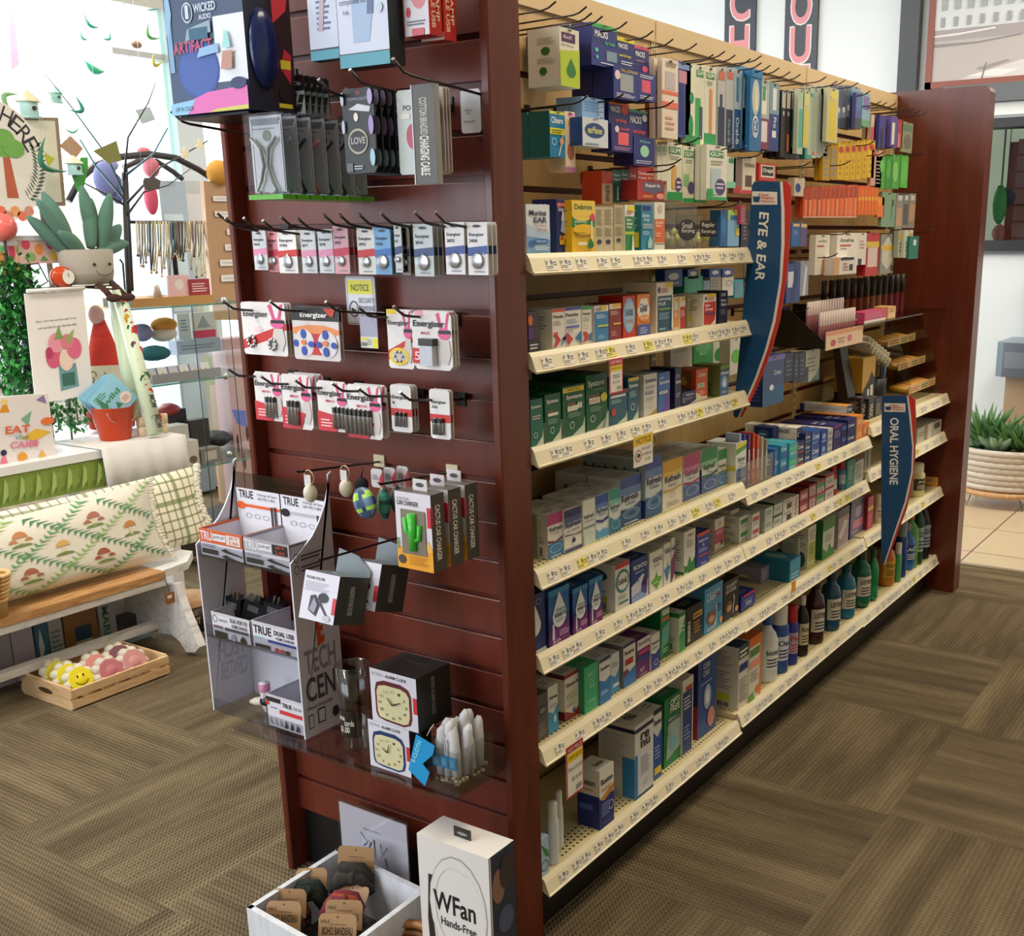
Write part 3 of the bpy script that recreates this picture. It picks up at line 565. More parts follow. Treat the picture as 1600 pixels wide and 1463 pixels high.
run('fifth', 0, LV[0][4], CE, '''
40 962 125 470 .05 0|cut off blue teardrop carton beside the post|#20346e|d -.6 .3 .55 .84 #dfe6ea;o .1 .82 .6 .92 #8fa8d4;r 0 0 1 .06 #c8ccd8
152 925 322 447 .07 1|wide blue and violet teardrop carton|#2060a4|%s|r 0 0 1 .9 #24306c
350 822 474 425 .065 1|slim blue and violet teardrop carton|#2060a4|%s|r 0 0 1 .9 #24306c
484 752 597 350 .065 0|right hand blue and violet teardrop carton|#2060a4|%s|r 0 0 1 .9 #24306c
702 625 822 228 .1 1|white carton with teal ring|#e2e3de|r 0 .9 1 1 #c83440;e .02 .36 .98 .86 #3a8488;e .14 .42 .88 .8 #e2e3de;T .2 .55 .84 .68 #243438 blink;n .2 .24 .8 .34 #8a9898 3;r .2 .14 .86 .18 #3a8488|e .1 .6 .8 .88 #2c5c64;e .22 .66 .68 .82 #93a6a4;r .15 .2 .8 .32 #c8c03c;b .2 .04 .8 .18 #444;n .1 .36 .8 .54 #888 4
835 556 975 192 .05 0|dark blue carton with violet waves|#1f3f86|p 0 0 1 0 1 .4 .7 .6 0 .4 #cfd4e4;p .5 .0 .9 .1 .98 .5 .6 .4 #5a4a9c;p 0 .16 .5 .22 .9 .06 .9 .0 0 0 #8fa8d8;T .12 .76 .9 .86 #f0f4fa ROHTO;n .2 .66 .8 .72 #a8bce0 1;p .58 .34 .86 .3 .9 .5 .76 .56 #241c50;n .1 .46 .5 .52 #3a4a8a 2
986 486 1096 128 .06 1|white carton with bright green leaf point|#e6e6de|T .24 .72 .94 .84 #1c2c5c VISINE;n .3 .62 .8 .68 #8a8f94 2;p .1 .3 .45 .36 .5 .5 .6 .36 .95 .32 .55 .06 #66b43c;n .3 .2 .7 .26 #d8f0c8 1|n .1 .4 .8 .8 #8a8f94 6
1104 446 1160 52 .055 1|white carton with blue leaf point|#e6e6de|T .1 .76 .98 .88 #1c2c5c VISINE;p .0 .4 .5 .46 .6 .62 .7 .46 1 .44 .5 .1 #4a8cc4
1164 400 1197 0 .055 0|white and plum edged leaf point carton|#d8d2d4|p .0 .0 1 .2 1 .7 0 .5 #7a3468;T .1 .72 1 .8 #3a2c5c NE
1272 305 1366 -48 .055 0|white carton with large green leaf point|#e6e6de|p .0 .12 .3 .2 .5 .4 .7 .2 1 .3 1 .0 .6 .0 .0 .04 #2c8a44;p .4 .0 .62 .0 .98 .28 .98 .34 .5 .1 0 .22 0 .14 #1f7a3c;t .3 .86 .8 .92 #24445c TEARS;n .2 .6 .8 .78 #9aa4a0 4|n .1 .3 .9 .8 #8a9490 8;r 0 0 1 .06 #2c8a44
1378 248 1484 -32 .05 0|royal blue carton with orange top band|#2438a0|r 0 .9 1 1 #d84a2c;T .14 .7 .86 .8 #f0f2fa Naphcon;T .42 .58 .58 .67 #f0f2fa A;n .12 .42 .88 .54 #b8c4ec 3;r .15 .3 .85 .34 #d85a4c;t .3 .05 .7 .12 #e8ecf8 Alcon
'''.replace('%s', TT))
run('fifth', 0, LV[0][4], CH, '''
172 1128 240 900 .05 1|white and magenta lined eye drop carton|#d9d2ce|r 0 .2 1 .66 #b0345c;e .3 .74 .7 .94 #c8b8b0;n .1 .5 .9 .62 #f0c8d4 2;e .6 .1 .9 .26 #6a2c20|n .1 .4 .9 .9 #8a8580 9;r .1 .08 .8 .2 #c8b83c
290 1050 348 835 .055 1|tall white and rose carton|#d9d2ce|r .05 .2 .95 .62 #c85a74;n .1 .7 .9 .9 #a89890 4;n .2 .4 .8 .56 #f0d0d8 2|n .1 .4 .9 .9 #8a8580 9;r .1 .08 .8 .2 #c8b83c
''', n0=13)
run('sixth', 0, LV[0][5], CG, '''
40 612 103 335 .05 0|charcoal carton with brow drawing|#5a5654|e .1 .55 .9 .75 #3a3634;e .2 .58 .8 .7 #8a8480;n .1 .1 .8 .4 #8f8a86 5|
106 566 165 285 .07 0|white and sky blue eye drop carton|#dcdcd6|p 0 0 1 0 1 .6 .5 .4 0 .5 #3a9acc;T .08 .7 .95 .8 #3a4450 Alaway;d .5 .2 .8 .4 #c8e4f4;n .1 .54 .8 .62 #9aa4a8 2|n .1 .3 .9 .9 #8c8a84 9
206 487 287 212 .065 1|white and dark red allergy eye carton|#dfd8d0|r 0 .92 1 1 #8e2434;p 0 0 1 0 1 .2 .6 .08 0 .22 #8e2434;T .08 .7 .98 .8 #30303a Opcon-A;e .1 .4 .9 .58 #b8c8a0;n .1 .28 .8 .36 #9aa 2;d .55 .1 .72 .24 #3a5aa4|r 0 .9 1 1 #5c1c28;r .2 .5 .7 .62 #d0c040;r 0 0 1 .2 #6c2030
322 445 406 166 .06 1|mint green carton with line pattern|#3fae7c|t .28 .76 .72 .84 #bfe8d4 BIO;o .3 .62 .48 .72 #bfe8d4;o .52 .62 .72 .72 #bfe8d4;t .34 .5 .7 .58 #bfe8d4 TRUE;n .2 .2 .8 .28 #a0dcc0 2|r 0 0 1 .98 #2f8c64
412 390 480 118 .065 1|white to sky blue carton, dark topped|#dfe2e4|r 0 .92 1 1 #2c3c5c;T .1 .74 .9 .82 #3a4450 Sensitive;p 0 0 1 0 1 .56 .5 .46 0 .56 #2f7fc4;n .1 .2 .8 .3 #c8e0f4 3|r 0 0 1 .98 #8c9298;n .1 .3 .9 .9 #667 8
482 326 532 88 .055 1|white and light blue drop carton|#d8dee2|p 0 0 1 0 1 .6 .5 .4 0 .5 #4a94cc;n .1 .66 .9 .8 #6a7888 3;r .2 .16 .9 .24 #dceaf4
556 286 628 30 .075 1|white and blue carton with red label|#dfdfdc|r 0 .93 1 1 #1c2c54;r .14 .5 .8 .64 #b8382c;r .14 .5 .8 .54 #8c2418;T .1 .74 .86 .84 #3a3a44 Preserve;p 0 0 1 0 1 .4 .5 .32 0 .36 #2f74c0;p 0 .26 .4 .34 .3 .42 0 .4 #7a2c50|r 0 0 1 .98 #7e8288;n .1 .3 .9 .9 #556 8
640 230 716 2 .06 1|purple and white lubricant carton|#6a2c74|r 0 .74 1 1 #e0dcdc;T .08 .84 .92 .94 #30283c Soothe;r .1 .6 .98 .7 #c43a78;r .04 .42 .96 .54 #3a4a9c;t .15 .14 .5 .24 #f0d8f0 XP;n .2 .04 .8 .1 #c898cc 1|r 0 0 1 1 #8d8690
722 186 774 -30 .06 0|white and navy dry eye carton|#dcdcd4|p 0 0 1 0 1 .56 .5 .44 0 .5 #2c3c90;T .1 .72 .9 .8 #30384c Restore;n .1 .58 .8 .66 #8a8f98 2;o .3 .12 .8 .28 #d8e0f0|
''')
run('sixth', 0, LV[0][5], CE, n0=9, rows='''
1076 1008 1152 600 .07 0|tall green and white eye drop carton|#2c8a5c|r .2 .86 .96 .97 #cfdccc;r .2 .74 .96 .82 #d0823c;p .1 .2 .9 .3 .96 .7 .2 .6 #6cb8b4;n .2 .1 .8 .2 #b8e0cc 2|r 0 0 1 1 #156a3c
1232 955 1284 628 .08 0|short green banded carton|#e0e4d8|p 0 0 1 0 1 .9 0 .4 #3f9c5c;r 0 .9 1 1 #2c7c44;n .2 .5 .8 .8 #cfe4cc 3|r 0 .88 1 1 #2c7c44;d .3 .5 .6 .76 #d8cc3c;n .1 .26 .9 .44 #888 3;b .1 .06 .8 .22 #444
1292 902 1422 590 .08 0|black carton with orange stripe|#17171a|V .08 .08 .3 .62 #d8d4cc retaine;r .4 .62 1 .78 #c8983c;n .46 .22 .9 .56 #b8984c 4;n .44 .66 .95 .74 #4a3414 1
1442 808 1592 432 .14 0|large sky blue lid wipe carton|#4f9ccc|T .12 .8 .86 .88 #cfe4f2 OCuSOFT;T .12 .7 .6 .78 #f0f4f8 LID;T .62 .7 .9 .78 #c84a6c SCRUB;e .1 .14 .62 .46 #8a5c48;e .22 .2 .52 .36 #caa084;p .5 .1 .6 .12 .66 .5 .58 .62 .62 .4 .58 .2 #e0ecf4;n .66 .36 .95 .56 #24405c 3;e .8 .08 .98 .22 #e8a878;n .1 .04 .6 .12 #cfe4f2 2
''')
run('sixth', 0, LV[0][5], (1080, 760, 5), n0=13, rows='''
250 1056 370 752 .12 0|black lid wipe carton with eye picture|#15181c|T .14 .8 .86 .9 #cfd4d8 OCuSOFT;T .14 .68 .8 .77 #e8e8e8 LID SCRUB;e .12 .16 .6 .46 #7a4a38;e .22 .2 .5 .36 #caa084;p .54 .1 .62 .12 .7 .5 .6 .62 .64 .4 .6 .2 #cfd8dc;e .72 .1 .95 .24 #e8a06c
388 972 500 860 .06 0|small red and blue inverted carton|#1c2f94|p 0 .0 1 0 1 .5 0 .62 #1c2f94;r .2 .82 1 1 #c02c34;T .3 .2 .7 .5 #dfe6f8 X!d;n .2 .56 .9 .7 #8aa4e0 1
''')
run('bottom', 0, LV[0][6], CG, '''
415 1152 500 788 .06 0|white and navy contact solution carton|#e4e0d8|r 0 0 1 .52 #22307c;p 0 .52 1 .66 1 .56 .3 .46 #c8863c;T .08 .74 .9 .84 #24202c Boston;n .1 .62 .8 .7 #c88c4c 2;n .1 .2 .7 .44 #8f9cd4 5;o .6 .24 .92 .4 #d8dcec|r 0 0 1 .56 #22307c;T .1 .72 .8 .82 #24202c Boston;n .1 .62 .8 .68 #c88c4c 1;r .1 .3 .7 .4 #4f64b4|T .3 .3 .8 .55 #24202c Boston
625 965 735 520 .1 0|tall white and blue solution carton|#dad9d4|r 0 .0 1 .04 #1c4c90;r .0 .04 .14 .6 #2f84c4;r .14 .04 .94 .62 #d4d6da;r 0 .9 1 .95 #1c2450;T .3 .76 .76 .86 #23242c re;T .3 .66 .8 .75 #23242c nu;n .3 .3 .8 .56 #a0a8b4 6;o .44 .14 .62 .22 #8890a0|r 0 0 .99 .95 #cfccc4;r 0 .9 1 .95 #1c2450;n .1 .4 .8 .86 #aeb0b0 12;r .66 .02 1 .56 #2f84c4;r .05 .03 .6 .12 #bcc0c4|T .36 .52 .66 .8 #23242c re;T .3 .26 .64 .5 #23242c nu
735 850 785 425 .09 0|white and cobalt solution carton|#dfe0dc|p 0 0 1 0 1 .7 .5 .6 0 .7 #2450a4;r 0 .93 1 1 #1c2450;T .06 .78 .96 .86 #34384c Renew;r .1 .08 .9 .18 #e0cc3c;n .1 .3 .8 .5 #9fb4dc 4|r 0 0 1 .93 #a9a8a4
800 775 905 362 .1 0|large green disinfecting solution carton|#158050|r .28 .74 .9 .97 #0c6a3c;T .32 .86 .86 .95 #f0f4ee OPTI;T .32 .76 .86 .85 #f0f4ee FREE;p .1 .1 .9 .2 .94 .66 .2 .7 #9fb8b0;T .2 .6 .9 .68 #24405c puremoist;o .18 .44 .36 .52 #1c3c34;e .3 .2 .7 .44 #7fb4c4|r 0 .02 1 .98 #0c6038
908 700 972 245 .09 0|tall white and navy peroxide carton|#d8d4cc|r 0 .9 1 1 #dcd8d0;r .02 .02 .9 .84 #243c78;r .3 .84 .9 .9 #b8482c;n .1 .6 .8 .78 #cfd8ec 4;n .1 .2 .7 .4 #8fa4cc 4|
1000 600 1110 95 .1 0|wide blue twin contact solution carton|#2a4c94|r 0 .94 1 1 #2f94c8;r .2 .68 .7 .9 #1c3470;T .26 .8 .64 .87 #b8cce8 CLEAR;T .26 .71 .6 .78 #b8cce8 CARE;e .3 .3 .7 .6 #a8bcdc;e .4 .36 .6 .54 #e8eef4;e .5 .06 .9 .3 #c88c7c;n .1 .62 .8 .66 #8fb0dc 1|r 0 0 1 1 #1c2450;r .7 .0 1 .4 #a02c34
''')
# ================================================================ more shelf goods: middle and far bays
def cyl_face(m, c, r, a0, a1, z0, z1, key, seg=10):
    for j in range(seg):
        A = a0 + (a1 - a0) * j / seg; B = a0 + (a1 - a0) * (j + 1) / seg
        m.face([(c[0] + r * math.cos(A), c[1] + r * math.sin(A), z0), (c[0] + r * math.cos(B), c[1] + r * math.sin(B), z0), (c[0] + r * math.cos(B), c[1] + r * math.sin(B), z1), (c[0] + r * math.cos(A), c[1] + r * math.sin(A), z1)], key)
def cyl_text(m, c, r, a0, a1, z0, z1, txt, key):
    V, P = textgeo(txt, True)
    m.mesh([(c[0] + r * math.cos(a0 + (a1 - a0) * u), c[1] + r * math.sin(a0 + (a1 - a0) * u), z0 + (z1 - z0) * v) for u, v in V], P, key)
def bottle(crop, zt, x0, x1, yb, yt, label, body, capk, lab='', labk='#e8e6dc', labt='#222', style='round', cat='bottle', name='bottle', xs=None):
    ox, oy, s = crop; x0, x1, yb, yt = ox + x0 / s, ox + x1 / s, oy + yb / s, oy + yt / s
    P = on((x0 + x1) / 2, yb, 2, zt); X = min(max(P.x, -.2), -.012)
    r = (x1 - x0) / 2 * (V3((X, yfor((x0 + x1) / 2, X, zt), zt + .08)) - CP).dot(CF) / FPX * 1.2; X = min(X, -.012 - r); Y = yfor((x0 + x1) / 2, X, zt); Y = max(Y, .0885 + r + .004); Y = 2.45 + (Y - 2.45) * .52 if Y > 2.45 else Y
    h = zfor(X, Y - r * .5, yt) - zt; zt -= .0026
    r = min(r, .034) if Y > 2.3 else r
    t = thing(name, (X, Y, zt), label, cat)
    m = MB(); c = (X, Y, zt)
    if style == 'round': pr = [(.0, 0, body), (r * .94, 0, body), (r, .006, body), (r, h * .62, body), (r * .8, h * .72, body), (r * .42, h * .8, body), (r * .4, h * .86, body)]
    elif style == 'straight': pr = [(.0, 0, body), (r * .96, 0, body), (r, .004, body), (r, h * .68, body), (r * .86, h * .72, body), (r * .8, h * .73, body)]
    elif style == 'flask': pr = [(.0, 0, body), (r * .92, 0, body), (r, .01, body), (r * .97, h * .25, body), (r * .9, h * .28, body), (r * .97, h * .31, body), (r, h * .6, body), (r * .82, h * .74, body), (r * .5, h * .8, body), (r * .42, h * .86, body)]
    m.lathe(c, pr, 20)
    body_ = m.obj('body', t)
    q = MB(); f = pr[-1][0]; z0 = pr[-1][1]
    rr = f * 1.12 if style != 'straight' else r * .82
    q.lathe(c, [(rr, z0 - .002, capk), (rr, h * .98, capk), (rr * .93, h, capk), (0, h, capk)], 18); q.obj('cap', t)
    if lab:
        q = MB(); cyl_face(q, c, r * 1.012, -1.5, 1.0, zt + h * .2, zt + h * .56, labk)
        cyl_text(q, c, r * 1.03, -1.15, .7, zt + h * .42, zt + h * .5, lab, labt)
        for k in range(3): cyl_face(q, c, r * 1.025, -1.1, .1, zt + h * (.24 + .05 * k), zt + h * (.26 + .05 * k), labt, 6)
        q.obj('wrap_label', body_)
    return t
# mid bay top shelf: toothpaste
MN = 'p 0 0 1 0 1 .3 0 .5 #1f3f8c;t .1 .5 .9 .75 #e8ecf4 Crest'
run('top', 1, LV[1][0], CH, '''
492 610 520 430 .1 0|slim grey toothpaste sample box|#9a9a94|r 0 .2 1 .6 #4a6aa4
608 580 640 380 .12 0|blue toothpaste carton end on|#2c64ac|r .1 .1 .9 .9 #3a7cc4;t .1 .4 .9 .6 #fff Crest|r 0 0 1 1 #2f6cb4;T .1 .4 .9 .7 #e8ecf4 Crest
655 575 700 352 .15 0 2|aqua and blue toothpaste carton|#2f9ab8|r 0 0 1 .5 #2458a4;t .1 .6 .9 .8 #fff Crest|r 0 0 1 1 #2c9cc0;T .06 .3 .6 .8 #dff0f4 Crest
718 545 770 335 .16 0 2|turquoise striped toothpaste carton|#2aa7b8|r 0 .4 1 .7 #54c48c;n .1 .1 .9 .3 #e8f4f4 2|r 0 0 1 1 #2aa0c4;r .1 .2 .9 .7 #3a7cc4
''', cat='toothpaste box')
# the long white box lying across the stack
run('top', 1, LV[1][0], CH, '''
778 527 826 330 .19 0 2|navy toothpaste carton end|#1c2450|T .1 .4 .9 .7 #e8e8f0 Crest;r 0 .1 1 .2 #c8442c|r 0 0 1 1 #d8d4cc;T .3 .3 .8 .8 #1c2f80 Crest
832 505 872 262 .18 0 3|dark blue toothpaste carton end|#1f2f64|T .1 .4 .9 .7 #e8e8f0 Crest;r 0 .08 1 .16 #8fa8d8
880 480 942 250 .18 0 2|blue toothpaste carton end|#2450a0|T .14 .4 .9 .75 #dfe8f8 Crest;n .1 .1 .8 .26 #8fb4e4 2
950 455 998 246 .18 0 2|royal blue toothpaste carton end|#1f3f94|e .2 .3 .7 .75 #8fb4e4;n .1 .08 .8 .22 #dfe8f8 2
1002 435 1036 232 .18 0 2|white and grey toothpaste carton end|#c9c7c4|r 0 0 1 .3 #8f96a4;n .1 .5 .9 .8 #667 3
1042 402 1100 212 .18 0 1|tall dark purple toothpaste carton|#2a2464|n .1 .5 .9 .8 #8f86c4 3;r 0 .9 1 1 #8a3a7c
1102 378 1138 200 .18 0 2|navy whitening toothpaste carton|#1f2458|r .1 .5 .9 .8 #4a6ac4
1144 352 1206 165 .18 0 2|dark blue toothpaste carton with white writing|#1c2468|T .1 .35 .8 .6 #e8ecf8 Crest
1212 322 1258 140 .16 0 2|orange toothpaste carton|#e08a34|n .1 .3 .9 .7 #f4d8a8 3
1262 308 1308 196 .12 0 1|low orange denture carton|#dd7a28|r .1 .3 .8 .7 #f0b478
''', cat='toothpaste box', n0=4)

# white carton lying across, upside down, on top of the stack
def lying(X1, L, Y, d, z, h, label, base, front, side, top='', cat='toothpaste box'):
    m = MB(); m.box(X1 - L, X1, Y, Y + d, z, z + h, base); m.dec(FY(Y, X1 - L, X1, z, z + h), side); m.dec(FX(X1, Y, Y + d, z, z + h), front)
    if top: m.dec(FT(z + h, X1 - L, X1, Y, Y + d), top)
    return m.obj('toothpaste_box', label=label, cat=cat)
q0 = on(1080 + 775 / 4.706, 620 + 340 / 4.706, 0, -.03); q1 = on(1080 + 775 / 4.706, 620 + 236 / 4.706, 0, -.03)
for o in [o for o in COL.objects if str(o.get('label', '')).startswith(('navy toothpaste carton end, third layer',))]: bpy.data.objects.remove(o)
lying(-.03, .165, q0.y, .045, q0.z + .001, q1.z - q0.z, 'white toothpaste carton lying upside down across the stack', '#e2ddd2', 'r 0 0 1 1 #20264c;T .1 .35 .9 .65 #e8e8f0 Crest', 'r 0 0 1 .02 #20264c;T .86 .86 .3 .58 #55555c SENSITIVITY;T .66 .44 .24 .1 #1c2f80 Crest;p .1 .1 .18 .1 .24 .44 .14 .44 #c8342a', 'n .1 .2 .9 .8 #b8b4a8 3')
lying(-.085, .06, q0.y - .045, .04, q0.z - .004, .05, 'navy and pink toothpaste carton leaning behind white one', '#1c2c60', 'r 0 0 1 .2 #c87c94', 'r 0 0 1 .22 #cf8c9c;e .2 .35 .8 .85 #4a5c9c;n .3 .5 .7 .7 #dfe3f0 1')
a0 = on(1080 + 1140 / 4.706, 620 + 195 / 4.706, 0, -.03); a1 = on(1080 + 1140 / 4.706, 620 + 142 / 4.706, 0, -.03)
lying(-.03, .16, a0.y, .05, a0.z + .03, a1.z - a0.z, 'long white and orange toothpaste carton lying on top', '#e4e0d8', 'r 0 0 1 1 #1f2466;T .1 .3 .8 .7 #e8ecf8 Crest', 'r 0 0 .1 1 #1f2466;n .2 .3 .9 .7 #b8bcc8 2', 'r 0 0 1 .6 #e0a04a')
# clear bin with standing tubes
b0 = on(1080 + 440 / 4.706, 620 + 675 / 4.706, 2, LV[1][0]); b1y = yfor(1080 + 600 / 4.706, -.01, LV[1][0])
m = MB(); yA = J[1] + .006; zt = LV[1][0] - .002; zz = zfor(-.012, yA, 620 + 500 / 4.706)
for f in ((-.012, -.010, yA, b1y), (-.15, -.148, yA, b1y)): m.box(f[0], f[1], f[2], f[3], zt, zz, 'c#e6eaea')
m.box(-.15, -.01, yA, yA + .002, zt, zz, 'c#e6eaea'); m.box(-.15, -.01, b1y - .002, b1y, zt, zz, 'c#e6eaea'); m.box(-.15, -.01, yA, b1y, zt, zt + .002, 'c#e6eaea')
m.obj('acrylic_bin', label='clear acrylic bin holding upright sample tubes on toothpaste shelf', cat='bin')
for i, (k, hh, w) in enumerate((('#a8b8d8', .15, 'pale blue'), ('#2f3f9c', .145, 'dark blue'), ('#5a2c84', .14, 'purple'), ('#c8442c', .14, 'red'), ('#cf5a3c', .13, 'orange red'), ('#b8b09c', .12, 'beige'), ('#8c8c84', .11, 'grey'))):
    y = yA + .012 + i * (b1y - yA - .024) / 6.4; m = MB(); m.box(-.06, -.02, y - .005, y + .005, zt + .003, zt + hh, k); m.dec(FX(-.02, y - .005, y + .005, zt + .003, zt + hh), 'r .1 .3 .9 .7 #d8d4d0;n .2 .1 .8 .25 #e8e4dc 3')
    m.obj('sample_box', label='%s slim sample box standing in the clear bin' % w, cat='sample box')
run('second', 1, LV[1][1], CH, """
352 1072 442 882 .06 0 2|small white and green denture carton|#dfe0da|r .1 .4 .9 .75 #2f9450;n .15 .1 .8 .3 #889 2
446 1050 500 862 .06 0 2|small white and red denture carton|#dfe0da|r .1 .4 .9 .75 #c83c3c;n .15 .1 .8 .3 #889 2
540 1030 598 820 .2 0 2|pale green brace kit carton|#c4cfc4|n .1 .4 .9 .8 #5f7f78 3|r 0 0 1 1 #b8c4bc;e .5 .5 .8 .95 #3a7c84;e .56 .58 .74 .87 #b8c4bc
604 1000 666 775 .2 0 2|white carton with dark green lid end|#d0d4cc|r 0 .8 1 1 #1f4c34;n .1 .3 .9 .6 #6c8c7c 3|r 0 .5 1 1 #1f4c34;r 0 0 1 .5 #b8bcb4
672 962 742 760 .2 0 2|white carton with black lower square|#dcd8cf|r .4 .1 .9 .6 #1c1c20;n .1 .7 .9 .9 #667 2|r 0 0 1 1 #b8b4a8
745 935 788 730 .2 0|white carton with red lettering|#dcd8cf|V .2 .1 .8 .9 #b8323c PolyGrip
794 890 858 692 .2 0 2|dark red denture cream carton|#8e2028|r .1 .2 .9 .7 #c8848c;n .2 .3 .8 .6 #e8d8d8 3|r 0 0 1 1 #5c141c
862 858 915 650 .2 0 2|red and grey denture carton|#a8343c|r .1 .1 .9 .8 #c4b8b8;n .2 .2 .8 .7 #8c3c44 3|r 0 0 1 1 #4c1418
920 828 976 620 .18 0 2|white, green and red denture carton|#d4ccc4|r .05 .4 .95 .8 #3aa45c;r 0 .82 1 1 #c03438;n .1 .1 .9 .34 #888 2|r 0 0 1 1 #4c1c1c
982 795 1046 575 .16 0 2|red and white denture adhesive carton|#d8d0cc|r 0 .8 1 1 #b8242c;r .1 .2 .9 .6 #c8ccd4;n .2 .3 .8 .5 #b8343c 2|r 0 0 1 1 #6c1c1c
1140 706 1196 470 .05 0|tall teal green carton|#2c8c78|n .2 .3 .8 .8 #a8d4c8 5
1198 690 1262 480 .06 0|pale grey carton with dark line print|#c9c8c0|n .1 .2 .9 .9 #5a6a5c 7
""")
def tubecan(crop, zt, x0, x1, yb, yt, label, k1, k2, k3):
    return bottle(crop, zt, x0, x1, yb, yt, label, k1, k2, 'Colgate', k3, '#fff', style='straight', cat='canister', name='canister')
tubecan(CH, LV[1][1], 1010, 1062, 740, 505, 'red and white denture tablet canister on mid bay shelf', '#c82c2c', '#b82c2c', '#d8dce4')
tubecan(CH, LV[1][1], 1060, 1138, 720, 470, 'tall blue and red capped canister of rinse', '#5c84b4', '#c82828', '#a8c0dc')
bottle((1180, 680, 1), LV[1][1], 68, 84, 95, 50, 'small amber bottle near the far end of tube shelf', '#b8a05c', '#e8e4d8', style='straight')
run('third', 1, LV[1][2], (1080, 760, 5), """
545 760 622 640 .09 0|lavender grey carton in shadow|#8c8ca8|n .2 .2 .8 .8 #c8c8dc 4
556 650 620 545 .07 0|small grey carton leaning in shadow|#a8a4ac|e .2 .3 .8 .8 #c8c4cc
768 748 850 580 .12 0|turquoise box with lighter lid|#2f8cb0|r 0 .5 1 1 #3aa0c4;n .15 .1 .85 .4 #a8d8e8 2|r 0 0 1 1 #2478a0;r 0 .5 1 .54 #1c6488|e .2 .2 .7 .8 #8fc8d8
828 640 862 405 .05 0|white and grey brush carton, dark window|#c4c4b8|e .3 .1 .8 .5 #3a4c4c
905 640 965 320 .07 1|tall white and lime flosser carton|#dcdccc|r .1 .14 .95 .6 #b4bc5c;r 0 0 1 .1 #c8cc6c;n .2 .66 .9 .92 #888c7c 5;e .3 .3 .8 .5 #98a848|n .1 .5 .9 .9 #8c8c84 6;e .5 .02 .9 .4 #3a5c54
1022 572 1112 262 .1 0|green and white mouthwash carton|#e0e4d8|r 0 .7 1 1 #3f8c3c;p 0 .0 1 0 1 .2 .8 .16 .6 .34 .4 .14 0 .3 #2f9440;n .2 .4 .8 .6 #8ca88c 3|r 0 0 1 1 #2c7434;r .1 .2 .6 .4 #24407c;r 0 0 1 .2 #1f6c30
1130 490 1225 195 .09 0|dark banded and pink denture cleanser carton|#b8a8b4|r 0 .78 1 1 #5c5c68;r 0 .7 1 .76 #c8a868;p .1 .3 .6 .7 .9 .6 .4 .2 #e8dce4;n .2 .1 .8 .2 #c88ca0 2;r 0 0 .1 1 #2c2c54
1240 410 1342 118 .09 0|violet and pink overnight cleanser carton|#7c74a4|r 0 .8 1 1 #54546c;r .2 .22 .96 .44 #e08cac;e .3 .5 .8 .8 #b8b0d0;n .1 .1 .6 .2 #c8bcdc 1|r 0 0 1 1 #3c3c7c
1372 350 1416 85 .06 0|crimson carton with gold band|#a82040|r 0 .6 1 .7 #e0b84c;r .1 .1 .6 .5 #c8485c|r 0 0 1 1 #84142c
""")
bottle((1080, 760, 5), LV[1][2], 1420, 1480, 285, 60, 'cream pump bottle of mouth spray beside crimson carton', '#d8cfb4', '#e8e0d0', 'Biotene', '#e8e4dc', '#8c3c3c', style='straight')
CJ = (1100, 860, 4.21); CK = (1400, 780, 7.315); ZB = LV[1][3]
run('bottom', 1, ZB, CJ, """
222 1050 288 640 .13 0|tall white carton, navy printed top|#d9d6cc|r 0 .8 1 .98 #2c5c3c;n .1 .82 .9 .96 #fff 2;r .05 .6 .9 .72 #243c74;n .1 .1 .9 .5 #8c8c84 8;r 0 .98 1 1 #1c3464|n .08 .66 .9 .92 #9a968c 7;n .08 .3 .9 .6 #9a968c 8;r .3 .12 .8 .24 #c8d040;b .3 .03 .8 .1 #333|r 0 0 1 1 #1f4068
292 1000 372 585 .13 0|white and orange oral kit carton|#e4e0d4|r 0 .86 1 1 #e8742c;r .86 0 1 .9 #e8843c;r .05 .7 .8 .82 #5c8c54;r .05 .52 .8 .64 #e89c84;n .1 .3 .8 .48 #8c8c84 4;e .5 .06 .98 .2 #e8843c;p 0 0 .5 0 .3 .14 0 .1 #6ca44c|r 0 0 1 1 #c8c4b8|r 0 0 1 1 #e07030
""")
bottle(CJ, ZB, 345, 468, 890, 425, 'white mouthwash bottle with blue waves and blue cap', '#dcdfe2', '#2458a8', 'biotene', '#e8eaec', '#1c2450', 'round')
bottle(CJ, ZB, 430, 540, 825, 362, 'blue mouthwash bottle with tall white cap', '#24509c', '#e6e4de', 'Oasis', '#d4dce4', '#1c2450', 'straight')
bottle(CJ, ZB, 528, 606, 750, 362, 'violet mouthwash bottle with red cap', '#2c3494', '#b8242c', 'Plax', '#a89cac', '#c83c3c', 'straight')
bottle(CJ, ZB, 598, 675, 705, 300, 'dark brown peroxide bottle with white cap', '#16100e', '#dcd8cc', 'Rinse', '#cfc4a8', '#5c3a24', 'round')
LS = '#d4cfc0'
bottle(CJ, ZB, 664, 776, 662, 192, 'maroon mouthwash bottle with black cap', 'g#3c1218', '#1c0c10', 'LISTERINE', LS, '#222', 'flask')
bottle(CJ, ZB, 768, 882, 585, 140, 'left dark teal blue mouthwash bottle', 'g#0f4c70', '#14384c', 'LISTERINE', LS, '#222', 'flask')
bottle(CJ, ZB, 866, 980, 508, 92, 'right teal blue mouthwash bottle', 'g#1a6c90', '#14485c', 'LISTERINE', LS, '#222', 'flask')
bottle(CJ, ZB, 962, 1078, 396, 5, 'tall deep green mouthwash bottle', 'g#0c6248', '#14382c', 'LISTERINE', LS, '#222', 'flask')
bottle(CJ, ZB, 1066, 1134, 345, 0, 'green mouthwash bottle with white neck tag', 'g#148a5c', '#1c5c44', style='flask')
ZF = LV[2][3]
